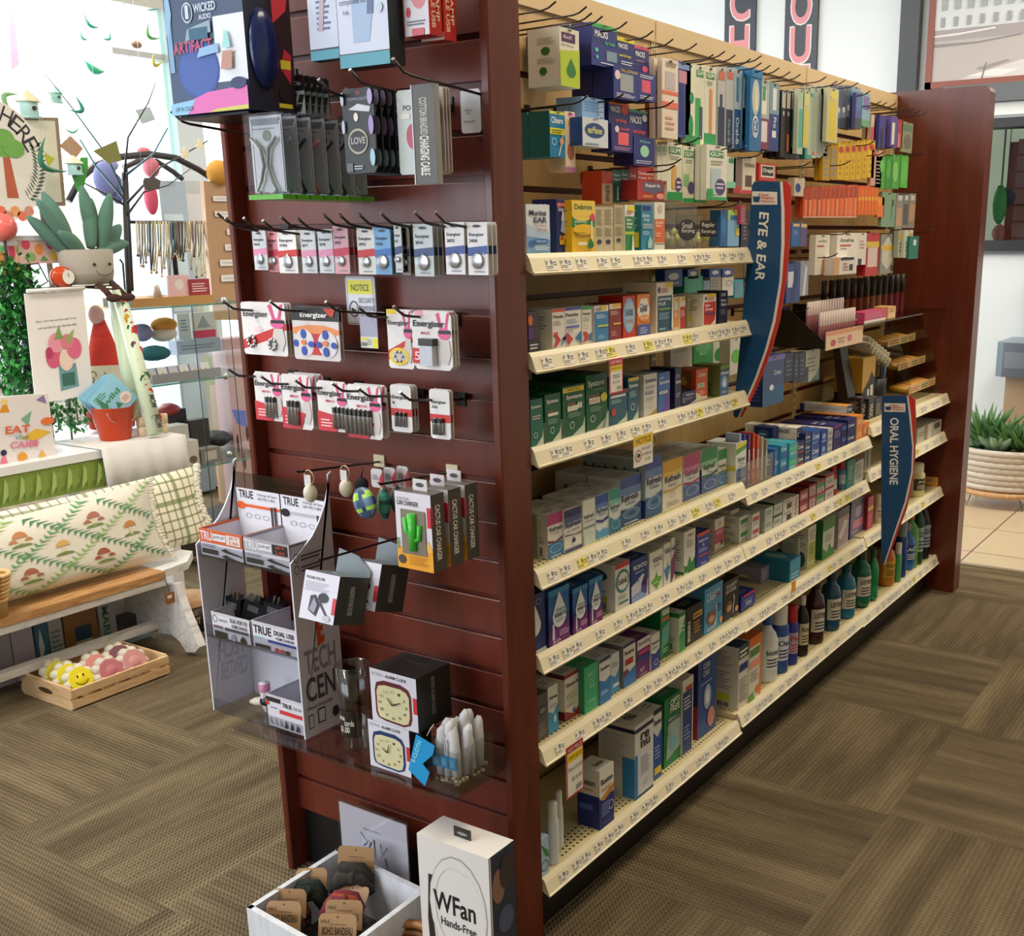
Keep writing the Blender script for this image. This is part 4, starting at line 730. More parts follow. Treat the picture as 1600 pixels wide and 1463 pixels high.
bottle(CJ, ZF, 1128, 1250, 272, -70, 'amber gold mouthwash bottle below the oral hygiene sign', 'g#b8741c', '#2c1c10', 'Gold', '#c8a040', '#5c2c10', 'flask')
bottle(CJ, ZF, 1246, 1288, 205, -50, 'slim green and white spray bottle on far bottom shelf', '#4c9c5c', '#d8d8d0', style='straight')
bottle(CK, ZF, 28, 132, 845, 245, 'slim royal blue rinse bottle with silver band', 'g#16408c', '#8c98a4', style='straight')
bottle(CK, ZF, 130, 330, 790, 280, 'wide bright blue rinse bottle with grey cap', 'g#1468b4', '#8c9090', 'ACT', '#1c4484', '#e8f0f8', 'round')
bottle(CK, ZF, 196, 378, 700, 130, 'green kids rinse bottle with orange cap', '#5c9c4c', '#d86424', style='round')
bottle(CK, ZF, 368, 470, 640, -20, 'dark green rinse bottle with silver label', 'g#1c4c30', '#24302c', 'CLOSYS', '#9cb4b8', '#223', 'round')
bottle(CK, ZF, 460, 604, 600, -30, 'black rinse bottle with pale blue label at shelf end', 'g#1c1420', '#2c2c34', 'CLOSYS', '#9cb0c0', '#223', 'round')
CM = (1340, 560, 4.304)
bottle(CM, LV[2][2], 434, 532, 918, 706, 'cream yellow round jar on the far third shelf', '#e0d8a4', '#ece6c8', 'Jar', '#3c3428', '#e8e0b4', 'straight', cat='jar', name='jar')
run('third', 2, LV[2][2], CM, """
400 918 434 728 .05 0|slim pale yellow cream carton|#e4d48c|n .2 .3 .8 .8 #5c5434 5
536 862 560 800 .05 0|little amber carton beside the yellow jar|#d89c3c|
""")
run('second', 2, LV[2][1], CM, """
398 568 460 470 .1 0|open white tray of small packets|#d4d0c4|n .2 .3 .8 .7 #9a968c 2
470 556 500 440 .08 0|white folded packet leaning|#dcd8cc|
505 540 560 430 .09 0|white carton with a cut out front|#dad6ca|r .1 .5 .8 .9 #6c6858
""")
# makeup and lip care on the far top shelf
CN = (1100, 500, 4.444)
run('top', 2, LV[2][0], CN, """
885 700 1080 590 .05 0|black lip and cheek makeup box|#1a1a1a|T .1 .5 .6 .75 #b8b4a8 Lip+Cheek;n .1 .8 .5 .9 #8a867c 1|r 0 0 1 1 #141414
1085 700 1130 540 .05 0|tall black makeup box|#191919|V .2 .1 .8 .7 #b8b4a8 MAX
1140 690 1178 545 .05 0|second tall black makeup box|#191919|V .2 .1 .8 .7 #b8b4a8 MAX
1185 672 1232 540 .05 0|rightmost tall black makeup box|#191919|n .2 .1 .8 .7 #8a867c 5
""", cat='makeup box')
# ================================================================ blade signs at the bay joints
def px3(px, py, Y, dy=0): p = on(px, py, 1, Y); return V3((p.x, Y + dy, p.z))
def blade(label, Y, outer, blue, white, logo, tq, text, clip):
    t = thing('aisle_sign', px3(outer[0][0], outer[-1][1], Y), label, 'sign', 'curved blue aisle signs')
    m = MB(); A = [px3(x, y, Y) for x, y in outer]; m.prism(A, (0, .003, 0), '#c8321e'); m.obj('sign_board', t)
    m = MB(); m.face([px3(x, y, Y, -.0006) for x, y in white], '#e8e0dc'); m.face([px3(x, y, Y, -.0012) for x, y in blue], '#124a7c')
    o = px3(tq[3][0], tq[3][1], Y, -.0018); m.text(px3(*tq[1], Y, -.0018), px3(*tq[2], Y, -.0018) - px3(*tq[1], Y, -.0018), px3(*tq[0], Y, -.0018) - px3(*tq[1], Y, -.0018), text, '#f0eee8', True)
    m.obj('printed_face', t)
    m = MB(); L = [px3(x, y, Y, -.0018) for x, y in logo]
    m.face(L, '#ece4de'); u = L[1] - L[0]; w = L[0] - L[3]; o = L[3]
    F = (o, u, w, V3((0, -1, 0))); m.dec(F, 'p .08 .2 .3 .2 .34 .62 .04 .62 #1c4c84;p .26 .62 .3 .86 .33 .86 .29 .62 #1c4c84;T .38 .66 .66 .86 #c84030 Good;T .38 .42 .92 .62 #c84030 Neighbor;T .38 .18 .94 .38 #c84030 Pharmacy', 2); m.obj('logo_plate', t)
    m = MB(); m.box(-.008, .004, Y - .012, Y + .012, clip[0], clip[1], 'c#dfe4e4'); m.obj('clip', t)
YE = 1.0
out = [(1175, 290), (1179, 284), (1229, 284), (1236, 291), (1235, 340), (1233, 385), (1228, 440), (1218, 502), (1206, 545), (1190, 588), (1172, 628), (1159, 652), (1149, 653), (1146, 648), (1160, 500), (1168, 400)]
bl = [(1175, 290), (1179, 284), (1219, 284), (1221, 330), (1221, 380), (1218, 440), (1208, 500), (1196, 545), (1180, 590), (1164, 628), (1153, 652), (1149, 653), (1146, 648), (1160, 500), (1168, 400)]
wh = [(1219, 284), (1223, 284), (1226, 330), (1226, 380), (1222, 440), (1212, 502), (1200, 545), (1184, 590), (1167, 628), (1156, 652), (1150, 653), (1160, 600), (1180, 500), (1215, 400)]
blade('curved blue EYE & EAR sign jutting from the shelf joint', YE, out, bl, wh, [(1175.5, 299), (1215, 300), (1215, 320), (1175, 320)], [(1202, 333), (1187, 331), (1180, 438), (1194, 438)], 'EYE & EAR', (1.3, 1.4))
out = [(1378, 622), (1381, 618), (1423, 618), (1430, 625), (1431, 653), (1430, 711), (1427, 746), (1417, 795), (1403, 832), (1390, 868), (1384, 882), (1377, 880), (1377, 750)]
bl = [(1378, 622), (1381, 618), (1417, 618), (1421, 653), (1425.5, 699), (1424, 737), (1414, 783), (1399, 827), (1381, 882), (1377, 880), (1377, 750)]
wh = [(1417, 618), (1419.5, 618), (1424, 653), (1428, 699), (1426.5, 740), (1416.5, 786), (1401, 829), (1383, 882), (1381, 882), (1390, 820), (1410, 740)]
blade('curved blue ORAL HYGIENE sign at the far shelf joint', 1.953, out, bl, wh, [(1382, 630), (1415, 630.5), (1415, 644), (1382, 643.5)], [(1404.5, 653), (1391, 653), (1390, 757), (1403, 759)], 'ORAL HYGIENE', (.66, .76))

# ================================================================ hooks and hanging packs on the beige panel
HT = [(869, 2), (917, 10), (925, 20), (942, 25), (980, 34), (1021, 48), (1052, 61), (1089, 68), (1115, 85), (1133, 80), (1149, 86), (1173, 92), (1190, 87), (1190, 98), (1204, 102), (1218, 106), (1235, 112), (1251, 116), (1291, 120), (1308, 127), (1321, 125), (1341, 129), (1360, 142), (1377, 158), (1386, 160), (1400, 161), (1411, 163), (1422, 167), (1430, 168), (1440, 171), (1450, 174),
      (918, 150), (975, 146), (1017, 148), (1053, 157), (1094, 214), (1065, 248), (1055, 258), (1146, 225), (1166, 228), (1193, 237), (1136, 314), (1157, 315), (1268, 252), (1329, 251), (1367, 220), (1384, 236), (1398, 226), (1438, 235), (1446, 237), (1432, 297), (1457, 358), (1330, 360), (1309, 396), (1264, 481), (1211, 551)]
proto = None; HK_ = []
for i, (x, y) in enumerate(HT):
    P = on(x, y, 0, -.028)
    if P.y > J[3] - .01: P = on(x, y, 0, .0); 
    if P.y > J[3] - .006: P.y = J[3] - .012
    if proto is None:
        m = MB(); m.tube([(XBK + .002, P.y, P.z - .016), (-.06, P.y, P.z - .012), (-.045, P.y, P.z - .009), (-.028, P.y, P.z)], .0017, 'm#3a3432', 6)
        m.box(XBK + .001, XBK + .004, P.y - .008, P.y + .008, P.z - .03, P.z - .006, 'm#3a3432')
        proto = m.obj('peg_hook', loc=(XBK, P.y, P.z), cat='hook', group='wire peg hooks on the beige panel'); c = proto; p0 = P.copy()
    else:
        c = proto.copy(); COL.objects.link(c); c.location = (XBK, P.y, P.z)
    HK_.append((P.y, P.z, c)); bay = 0 if P.y < J[1] else (1 if P.y < J[2] else 2)
    c['label'] = 'dark wire peg hook in the %s bay, upturned tip' % BAYN[bay]
    c['group'] = 'wire peg hooks of the %s bay' % BAYN[bay]
for up in (0, 1):
    for k, (y_, z_, c) in enumerate(sorted([h for h in HK_ if (h[1] > 1.76) == bool(up)], key=lambda h: h[0])): c['label'] = 'dark wire peg hook, %s from near end in %s' % (ordn(k) if k < 29 else ['thirtieth', 'thirty-first', 'thirty-second', 'thirty-third', 'thirty-fourth', 'thirty-fifth', 'last'][min(k - 29, 6)], 'top row' if up else 'lower rows')
def pegs(row, crop, rows, cat='package', X0=-.09):
    """x0 y0 x1 y1 d n dx|words|base|front|side: front face toward the aisle"""
    ox, oy, s = crop; k = 0
    for r in rows.strip().split('\n'):
        f = [q.strip() for q in r.split('|')] + [''] * 4; a = [float(q) for q in f[0].split()]
        x0, x1, y0, y1 = ox + a[0] / s, ox + a[2] / s, oy + a[1] / s, oy + a[3] / s; d = a[4]; n = int(a[5]); dx = a[6] if len(a) > 6 else d + .002
        X = X0 if len(a) < 8 else a[7]
        Y0 = on(x0, (y0 + y1) / 2, 0, X).y; Y1 = on(x1, (y0 + y1) / 2, 0, X).y; zt = on((x0 + x1) / 2, y0, 0, X).z; zb = on((x0 + x1) / 2, y1, 0, X).z
        Y1 = min(Y1, J[3] - .004); Y0 = max(Y0, .0935)
        if Y0 >= Y1 - .004: Y0 = Y1 - .012
        for q in range(n + 1):
            xx = X - q * dx
            if xx - d < XBK + .003: break
            L = '%s, %s in %s' % (f[1], ordn(k), row.replace('the ', '', 1) if row.startswith('the ') else row) if q == 0 else '%s, %s behind %s in %s' % (f[1], ('one' if q == 1 else 'two' if q == 2 else 'far'), ordn(k), row.replace('the ', '', 1) if row.startswith('the ') else row)
            m = MB(); m.box(xx - d, xx, Y0, Y1, zb, zt, f[2]); m.dec(FX(xx, Y0, Y1, zb, zt), (f[3] or 'n .1 .1 .9 .9 #888 5') + ';e .38 .955 .62 .985 #3a3028')
            if f[4]: m.dec(FY(Y0, xx - d, xx, zb, zt), f[4])
            m.obj('hanging_package', label=L, cat=cat, group=('%s, %s' % (f[1], row)) if n > 2 else None)
        k += 1
MK = 'T .1 .8 .86 .93 #e8e8f4 MACKS;'
pegs('the top left peg row', (800, 0, 6.1), '''
455 275 640 830 .075 0|white, purple and green drop carton|#e4e2d4|r .1 .76 .8 .92 #4c1c58;t .2 .82 .6 .88 #e8d8ec Bell;t .1 .68 .7 .73 #444 Ear Drop;p 0 0 1 0 1 .66 0 .6 #b4cc2c;d .3 .16 .8 .5 #2f7c34|n .3 .72 .9 .84 #aaa89c 4;e .42 .54 .7 .68 #2f6c34;e .36 .2 .6 .34 #2f6c34;n .3 .4 .9 .5 #aaa89c 3
765 240 1000 640 .05 2 .055|blue earplug pack with green top|#1c2a78|r 0 .9 1 1 #34a44c;T .1 .68 .62 .84 #f0f0f8 MACKS;r -.05 0 1.05 .52 #1f2f84;T .5 .54 .9 .62 #44c46c Ear Seals;r .55 .16 .98 .4 #7c98a8;e .08 .32 .22 .42 #54c4a8;e .1 .16 .22 .25 #54c4a8;n .3 .06 .9 .12 #dfe0f0 1|r 0 0 1 .52 #141f5c
1002 365 1165 690 .04 1|blue earplug pack with yellow top|#1c2a78|r 0 .88 1 1 #e0d02c;T .06 .68 .6 .82 #f0f0f8 MACKS;T .1 .42 .8 .52 #e0d02c earplugs;n .2 .2 .9 .34 #dfe0f0 2
1167 445 1305 700 .04 1|blue earplug pack with pink top|#202a70|r 0 .88 1 1 #d84a78;T .06 .6 .7 .8 #f0f0f8 MACKS;e .5 .06 .9 .3 #e05c8c;n .1 .4 .7 .5 #c86ca0 1
968 655 1200 950 .05 1 .052 -.07|big blue earplug value box|#1f2f84|T .3 .88 1 .97 #e0c83c VALUE PACK;r .26 .26 .8 .82 #9ca4ac;e .04 .6 .26 .9 #e8d0dc;n .1 .06 .9 .2 #dfe0f0 3|r 0 0 1 1 #141f5c
1202 700 1370 965 .045 0 .05 -.07|blue earplug box with pink window|#1f2f84|r .2 .3 .7 .74 #e0507c;n .1 .8 .9 .94 #dfe0f0 2;n .1 .06 .9 .2 #dfe0f0 2
360 1065 505 1500 .05 1|bright blue ear cleaner pack|#1f84bc|r 0 .94 1 1 #d8dc5c;T .1 .74 .86 .88 #f0f6fa Clinere;r 0 .5 1 .64 #e0d83c;n .1 .52 .8 .62 #6c7c20 2;o .1 .26 .4 .42 #e0f0f8;p .5 .04 .58 .04 .94 .6 .88 .6 #e8e8dc;e .6 .28 .86 .44 #e8b48c|r 0 0 1 1 #1c6c70
508 1065 602 1640 .04 0|cream and pink baby care pack|#e6d2bc|r .3 .92 .9 .98 #c86ca4;e .3 .74 .9 .9 #e0a43c;e .2 .2 .9 .5 #a85c3c;r 0 0 1 .08 #b86ca8
668 935 880 1210 .03 1|pale blue earplane card|#7ca4d4|n .1 .5 .8 .9 #5c84bc 4;V .72 .2 .95 .8 #dfe8f4 US FLY
672 1130 915 1400 .05 0 .05 -.06|white and blue earplane box|#d4dce8|e .08 .3 .86 .84 #1f4484;T .2 .46 .76 .7 #d8dc7c earPlanes;n .1 .04 .7 .16 #7c98bc 1|r 0 0 1 1 #24509c
''')
pegs('the second left peg row', (800, 0, 6.1), '''
922 980 1112 1190 .03 1|blue pack with orange top edge|#1c2a78|r 0 .9 1 1 #e8642c;T .1 .55 .56 .82 #f0f0f8 MACKS;e .6 .5 .96 .94 #d83c30;T .3 .08 .86 .3 #e0504c earplugs
950 1190 1150 1450 .05 0 .05 -.06|blue box with coral earplugs|#1f2478|r .3 .26 .8 .72 #e8646c;T .4 .8 .86 .9 #e0504c Soft;e .14 .7 .34 .94 #e8d8dc;n .1 .06 .9 .2 #c88cb0 2|r 0 0 1 1 #141458
1114 1050 1290 1310 .03 1|blue pack with teal top edge|#1c2a78|r 0 .9 1 1 #54ac84;T .06 .5 .66 .76 #f0f0f8 MACKS;e .7 .6 .96 .86 #d8dcec;T .2 .1 .86 .3 #e0504c earplugs
1160 1310 1358 1580 .05 0 .05 -.06|blue box with mint earplugs|#1f2478|t .3 .8 .8 .9 #7cd4c4 Pillow;e .3 .3 .72 .72 #9cdcc0;n .1 .06 .9 .2 #c8cce8 2|r 0 0 1 1 #141458
''')
pegs('the denture kit row', (810, 220, 6.36), '''
830 300 935 628 .05 0|red orange denture repair kit|#d0482c|r 0 0 1 .62 #c8a88c;V .3 .06 .7 .56 #5c2c1c REPAIR
936 290 1022 612 .05 0|first teal denture repair kit|#1f6c64|r 0 0 1 .56 #164c48;T .1 .8 .86 .88 #dfe8e4 Dent;T .1 .66 .9 .74 #dfe8e4 Repair;V .4 .06 .7 .5 #e8e8e0 Dentemp
1024 285 1098 606 .05 0|second teal denture repair kit|#1f6c64|r 0 0 1 .56 #164c48;T .1 .8 .86 .88 #dfe8e4 Dent;T .1 .66 .9 .74 #dfe8e4 Repair;V .4 .06 .7 .5 #e8e8e0 Dentemp
1100 262 1176 592 .05 0|narrow red denture repair kit|#b83230|r 0 0 1 .56 #8c2424;T .1 .7 .86 .8 #f0dcd8 Dent;V .4 .06 .7 .5 #e8dcd8 Repair
1180 262 1350 420 .03 0|red denture kit card with house shaped top|#c03434|T .06 .5 .9 .7 #f4e0dc Denture;T .06 .2 .86 .4 #f4e0dc Repair Kit
1182 395 1445 588 .06 0 .06 -.06|red denture adhesive box|#a82a2a|p .2 .9 .9 .9 .96 .5 .56 .3 .2 .5 #5c5c7c;T .3 .62 .84 .82 #f4f0e8 Repair-It;e .7 .06 1 .36 #e89c8c;n .2 .1 .6 .26 #e8b04c 2
''', X0=-.1)
def tb(k, brush, lab=''): return 'r .06 .3 .94 .98 #c8d0d0;r .3 .2 .7 .86 %s;r .28 .74 .72 .95 #e8ecec;r .34 .76 .66 .93 %s;' % (brush, k) + lab
pegs('the near toothbrush row', (1020, 60, 6.65), '''
38 350 150 1035 .014 1|orange toothbrush case|#c86430|r .1 .1 .9 .7 #d8743c
95 215 262 1040 .012 1 .02 -.07|peach and white toothbrush pack|#e8d8c8|r 0 .55 1 .6 #e07050;r .2 .62 .8 .84 #c4b8c0;r 0 .38 1 .46 #e07050;n .2 .1 .8 .3 #c8a08c 3;n .2 .9 .9 .97 #8c7c74 2
215 240 392 1030 .012 2 .02|blue handled toothbrush pack|#2f4c9c|r .3 .72 .76 .88 #c88ca0;r .36 .04 .66 .72 #1c2878;r .1 .9 .9 .97 #7c98d0
340 262 440 1090 .012 1 .02|white and green toothbrush pack|#dfe6d0|e .4 .5 .86 .65 #1f8c50;r 0 0 1 .1 #22944c;e .3 .06 .8 .36 #1f8c50
440 280 532 1130 .012 1 .02|green toothbrush pack on left|#dcdcc8|r 0 0 .6 .6 #3aa454;r .1 .86 .9 .94 #1f8c50;T .16 .88 .84 .93 #f0f4e8 GUM;r .5 .1 .8 .5 #34506c
534 292 656 1102 .012 2 .02|orange brush pack with green logo|#dcdcc8|r 0 0 1 .14 #22944c;r .14 .84 .86 .92 #1f8c50;T .2 .855 .8 .91 #f0f4e8 GUM;r .44 .14 .66 .72 #e08c5c;n .2 .76 .7 .82 #8c9484 2
672 300 752 1120 .012 2 .02|dark navy toothbrush pack, first|#b8bcbc|r .06 0 .94 .5 #1c2848;r .1 .84 .9 .95 #c8705c;r .3 .5 .6 .66 #24305c
758 305 836 1135 .012 2 .02|dark navy toothbrush pack, second|#b8bcbc|r .06 0 .94 .48 #1c2848;r .1 .86 .9 .95 #c8705c;V .3 .06 .6 .36 #8ca4c8 Oral-B
842 318 920 1150 .012 2 .02|mid blue toothbrush pack|#a8bcc8|r .06 0 .94 .5 #1f4c84;V .3 .06 .7 .4 #c8d8ec Oral-B;r .3 .6 .6 .9 #3c7ca8
925 300 1030 1155 .012 3 .02|bright blue toothbrush pack|#4c8cbc|r .1 .5 .9 .88 #b8ccd4;r .3 .2 .6 .7 #5c9cd0;V .3 .1 .7 .36 #e8f0f8 Oral-B;r 0 0 1 .1 #1c5ca8
1010 320 1128 1170 .012 2 .02 -.07|saturated blue toothbrush pack with oval logo|#1c6ca8|e .15 .44 .8 .88 #c0ccc8;p .4 .5 .7 .5 .6 .8 .44 .8 #e8e0b4;o .2 .16 .76 .44 #dfe8f0;V .34 .18 .62 .42 #e8f0f8 Oral-B;r 0 .9 1 1 #1f7cbc
1108 425 1208 1150 .012 2 .02|plum and white toothbrush pack|#a8b4b0|r .2 .5 .7 .86 #e8e8e0;r .26 .7 .6 .9 #4c9c6c;r 0 0 1 .44 #7c2c5c;r .2 .1 .8 .4 #e0d8d8
1212 460 1310 1172 .012 2 .02|blue handled white toothbrush pack|#7c9cac|r .3 .6 .7 .92 #e4e8ec;r 0 0 1 .54 #1c3c84;r .3 .2 .7 .3 #e8e8e8;V .4 .34 .7 .5 #e8e8f0 Pro
''')
BK = 'r .1 .74 .9 .98 #c4c4bc;e .3 .62 .7 .7 #b8b8c0;'
pegs('the middle toothbrush row', (1220, 100, 6.1), '''
2 250 44 890 .012 2 .02|black handled toothbrush pack, first|#26242c|%s
48 255 90 900 .012 2 .02|brown and orange handled toothbrush pack|#2c2024|%sr .3 .1 .7 .36 #c8742c
94 262 138 905 .012 2 .02|navy handled toothbrush pack|#222844|%s
142 250 186 905 .012 2 .02|slate handled toothbrush pack|#2c3a50|%s
160 240 214 860 .012 2 .02 -.07|mint handled toothbrush pack|#b8c4b4|r .2 .1 .8 .7 #4cb494;r .3 .8 .8 .96 #a0d49c
208 255 275 800 .012 2 .02 -.07|yellow handled toothbrush pack|#c4c4a0|r .3 .04 .8 .7 #d4cc3c;r .2 .74 .8 .96 #d4d884
240 270 300 905 .012 2 .02|teal edged clear toothbrush case|#3c9c9c|r .3 .06 .96 .94 #a8b8a8
305 230 345 900 .012 2 .02|clear green toothbrush case|#b0bca8|r .2 .1 .8 .9 #a0b098;e .1 .04 .6 .1 #c84c3c
350 225 395 895 .012 2 .02|clear blue grey toothbrush case|#a8b4b8|r .2 .1 .8 .9 #94a4ac;e .1 .04 .6 .1 #c88c3c
400 200 452 880 .012 3 .02|clear toothbrush case with medallion|#c0c0b4|r .2 .1 .8 .9 #acb4ac;e .1 .04 .6 .12 #d0d0c4
440 230 545 750 .012 2 .02 -.07|bright yellow toothbrush pack|#c8c8a4|r .2 .04 .8 .76 #dcc42c;e .2 .78 .9 .98 #e0d460
'''.replace('%s', BK))
pegs('the interdental brush row', (1220, 100, 6.1), '''
530 210 575 610 .012 2 .018|dark blue interdental pack, first|#6c7488|e .2 .36 .8 .5 #c8ccd0;r .1 .5 .9 .9 #3c4c64;r 0 0 1 .24 #24303c
580 205 622 610 .012 2 .018|dark blue interdental pack, second|#6c7488|e .2 .36 .8 .5 #c8ccd0;r .1 .5 .9 .9 #3c4c64;r 0 0 1 .24 #24303c
628 205 668 600 .012 2 .018|dark blue interdental pack, third|#6c7488|e .2 .4 .8 .54 #c8ccd0;r .1 .6 .9 .9 #3c6474;r 0 0 1 .24 #24303c
668 215 755 560 .012 2 .018|pale blue interdental pack|#8ca4b0|e .2 .3 .9 .5 #c8ccd0;r .1 .56 .9 .9 #6c9cbc;r 0 0 1 .2 #24303c
712 275 770 620 .012 2 .018 -.07|violet and blue floss pick pack|#5c5c9c|r .1 .5 .9 .9 #4c7cac;r 0 0 1 .3 #3c4c54
775 275 850 600 .012 2 .018|light blue floss pick pack|#8cb4cc|r .1 .5 .9 .9 #7c6cac;r 0 0 1 .2 #6ca87c
860 480 890 720 .012 1 .018|cream and red denture brush pack|#c8b8a0|r 0 0 1 .5 #c8485c
935 490 1000 800 .012 1 .02|purple comb|#3c3484|r .3 0 .6 .6 #1c1c2c
1045 500 1110 800 .012 1 .02|blue topped white comb pack|#5c4c9c|r .2 .1 .6 .8 #d8d4cc
1112 530 1160 800 .012 1 .02|red handled brush pack|#a8343c|r .1 0 .6 .5 #b87c6c
1150 555 1255 845 .012 0 .02|round hand mirror card|#8c8c6c|r .1 .7 .9 .92 #5c7c64;e .2 .12 .9 .6 #6c6c60
''')
YP = 'e .1 .72 .86 .9 #b8342c;n .3 .1 .6 .6 #a8841c 3'
pegs('the yellow floss row', (1220, 100, 6.1), '''
400 780 470 1110 .012 1|yellow floss threader pack at left|#b8941c|
475 770 535 1105 .012 1|dark yellow floss threader pack|#b08c1c|
540 750 604 1105 .012 1|yellow dental pick pack with red dot, first|#d4ac14|%s
608 745 660 1110 .012 1|yellow dental pick pack with red dot, second|#d4ac14|%s
664 740 716 1105 .012 1|yellow dental pick pack with red dot, third|#d4ac14|%s
720 735 772 1105 .012 1|yellow dental pick pack with red dot, fourth|#d4ac14|%s
776 728 828 1092 .012 1|yellow dental pick pack with red dot, fifth|#d4ac14|%s
830 722 892 1085 .012 1|yellow dental pick pack with red dot, sixth|#dab418|%s
862 820 960 1175 .012 0|pale pink wax pack|#c8a08c|e .1 .8 .4 .96 #c8343c
905 880 960 1180 .012 0|black and white file pack|#2a2826|n .1 .1 .9 .9 #8c8880 7
935 880 995 1190 .012 1|green flosser bag, first|#4ca43c|e .1 .5 .8 .9 #6cc45c
1000 875 1056 1190 .012 1|green flosser bag, second|#3c8c34|e .1 .3 .8 .9 #54ac4c
1062 865 1130 1190 .012 1|green flosser bag, third|#4ca040|e .1 .2 .8 .8 #84c470
1142 865 1212 1180 .012 1|green flosser bag, fourth|#58b048|e .1 .1 .9 .8 #64bc54
'''.replace('%s', YP))
rows = []
cols = ['#c8481c', '#b8401c', '#e0743c', '#a8381c', '#e0642c', '#d8581c', '#e06c34', '#d0501c', '#e0642c', '#d8541c', '#e87c4c', '#d8602c']
for i, c in enumerate(cols): rows.append('%d %d %d 1465 .012 1|orange denture brush pack %s|%s|r .1 .62 .9 .95 #a83c18;r .3 .06 .8 .6 %s;r 0 0 1 .04 #d8b49c' % (215 + i * 43, 1185 - i * 3, 256 + i * 43, ('A B C D E F G H I J K L'.split()[i] if 0 else ''), c, ['#e8743c', '#e88c5c'][i % 2]))
for i in range(6): rows.append('%d 1160 %d 1440 .012 1|orange and gold brush pack %s|#e06a1c|r .1 .5 .9 .62 #e8a82c;r .2 .05 .8 .5 #e87424' % (735 + i * 32, 765 + i * 32, ''))
rows.append('925 1270 985 1460 .012 0|tilted yellow orange brush pack|#e8942c|r .1 0 .9 .6 #e8743c')
pegs('the orange brush row', (1220, 100, 6.1), '\n'.join(rows))
GM = 'r .1 .8 .9 .92 #2c8c58;T .16 .82 .84 .9 #eef4e8 GUM;n .2 .7 .8 .78 #9ca494 2;'
pegs('white pick row', (1000, 220, 6.36), '''
170 38 215 390 .01 0|white pick pack at far left|#dcdccc|%s
218 32 268 400 .01 0|white pick pack next to it|#dcdccc|%s
270 18 418 590 .012 1|white pick pack with gold picks|#e2e0cc|%sr .3 .2 .6 .6 #e0ac54;e .5 .16 .96 .4 #4c3c74;n .6 .2 .9 .36 #e8dcec 2;r 0 0 1 .14 #22944c
425 55 545 615 .012 1|white and green pick pack|#dfe0cc|%sr .1 .3 .5 .5 #8cc47c;e .4 .16 .96 .38 #4c3c74;r 0 0 1 .08 #22944c
535 90 655 618 .012 1|white and blue pick pack|#dfe0d4|%sr .1 .3 .9 .6 #9cb4c8;e .3 .1 .9 .36 #3c3454;r 0 0 1 .06 #22944c
660 48 862 590 .016 1 .018 -.06|large white pick pack, green logo, blue picks|#e6e6da|r .14 .78 .84 .9 #2c8c58;T .18 .8 .8 .88 #eef4e8 GUM;n .2 .64 .8 .74 #9ca494 2;r .2 .1 .7 .58 #b8ccd8;e .4 .1 .92 .4 #4c3c74;n .46 .2 .86 .34 #e8dcec 2;r 0 0 .3 .2 #2ca45c;r 0 0 1 .06 #2ca45c
862 160 950 470 .012 0|pale mint pick pack|#ccd8cc|r .2 .8 .8 .94 #2c8c58;r 0 0 1 .2 #84cca8
930 170 1010 525 .014 0|dark red backed pick pack|#74645c|r 0 0 1 .2 #b82c34
1020 160 1148 530 .016 0|toothache pack with red base|#d8d0bc|T .1 .72 .9 .82 #4c443c TOOTHACHE;r .2 .2 .7 .5 #5c3c30;r 0 0 1 .1 #c8303c
1185 228 1350 400 .02 0|red and black gel pack|#c0302c|r .1 .2 .9 .9 #e8dcd4;r .16 .3 .84 .84 #16120f;T .2 .42 .8 .72 #f0ece4 Orajel
1000 640 1048 830 .02 0 .02 -.06|red and purple earplug pack|#a8445c|
'''.replace('%s', GM))
pegs('row above top shelf', (1000, 220, 6.36), '''
800 690 870 1050 .03 0|deep blue ear wash pack|#1c5c9c|e .1 .3 .8 .8 #1c74b4
872 690 985 1050 .03 0|light blue and lime ear wash pack|#7cb4dc|p 0 .7 1 .9 1 1 0 1 #a8cc5c;r .2 .74 .8 .86 #2474bc;r .7 .3 1 .5 #d8cc3c
1005 690 1075 1060 .03 1|dark plum ear pack|#241c34|n .3 .2 .8 .8 #8c7ca0 6
''', X0=-.07)
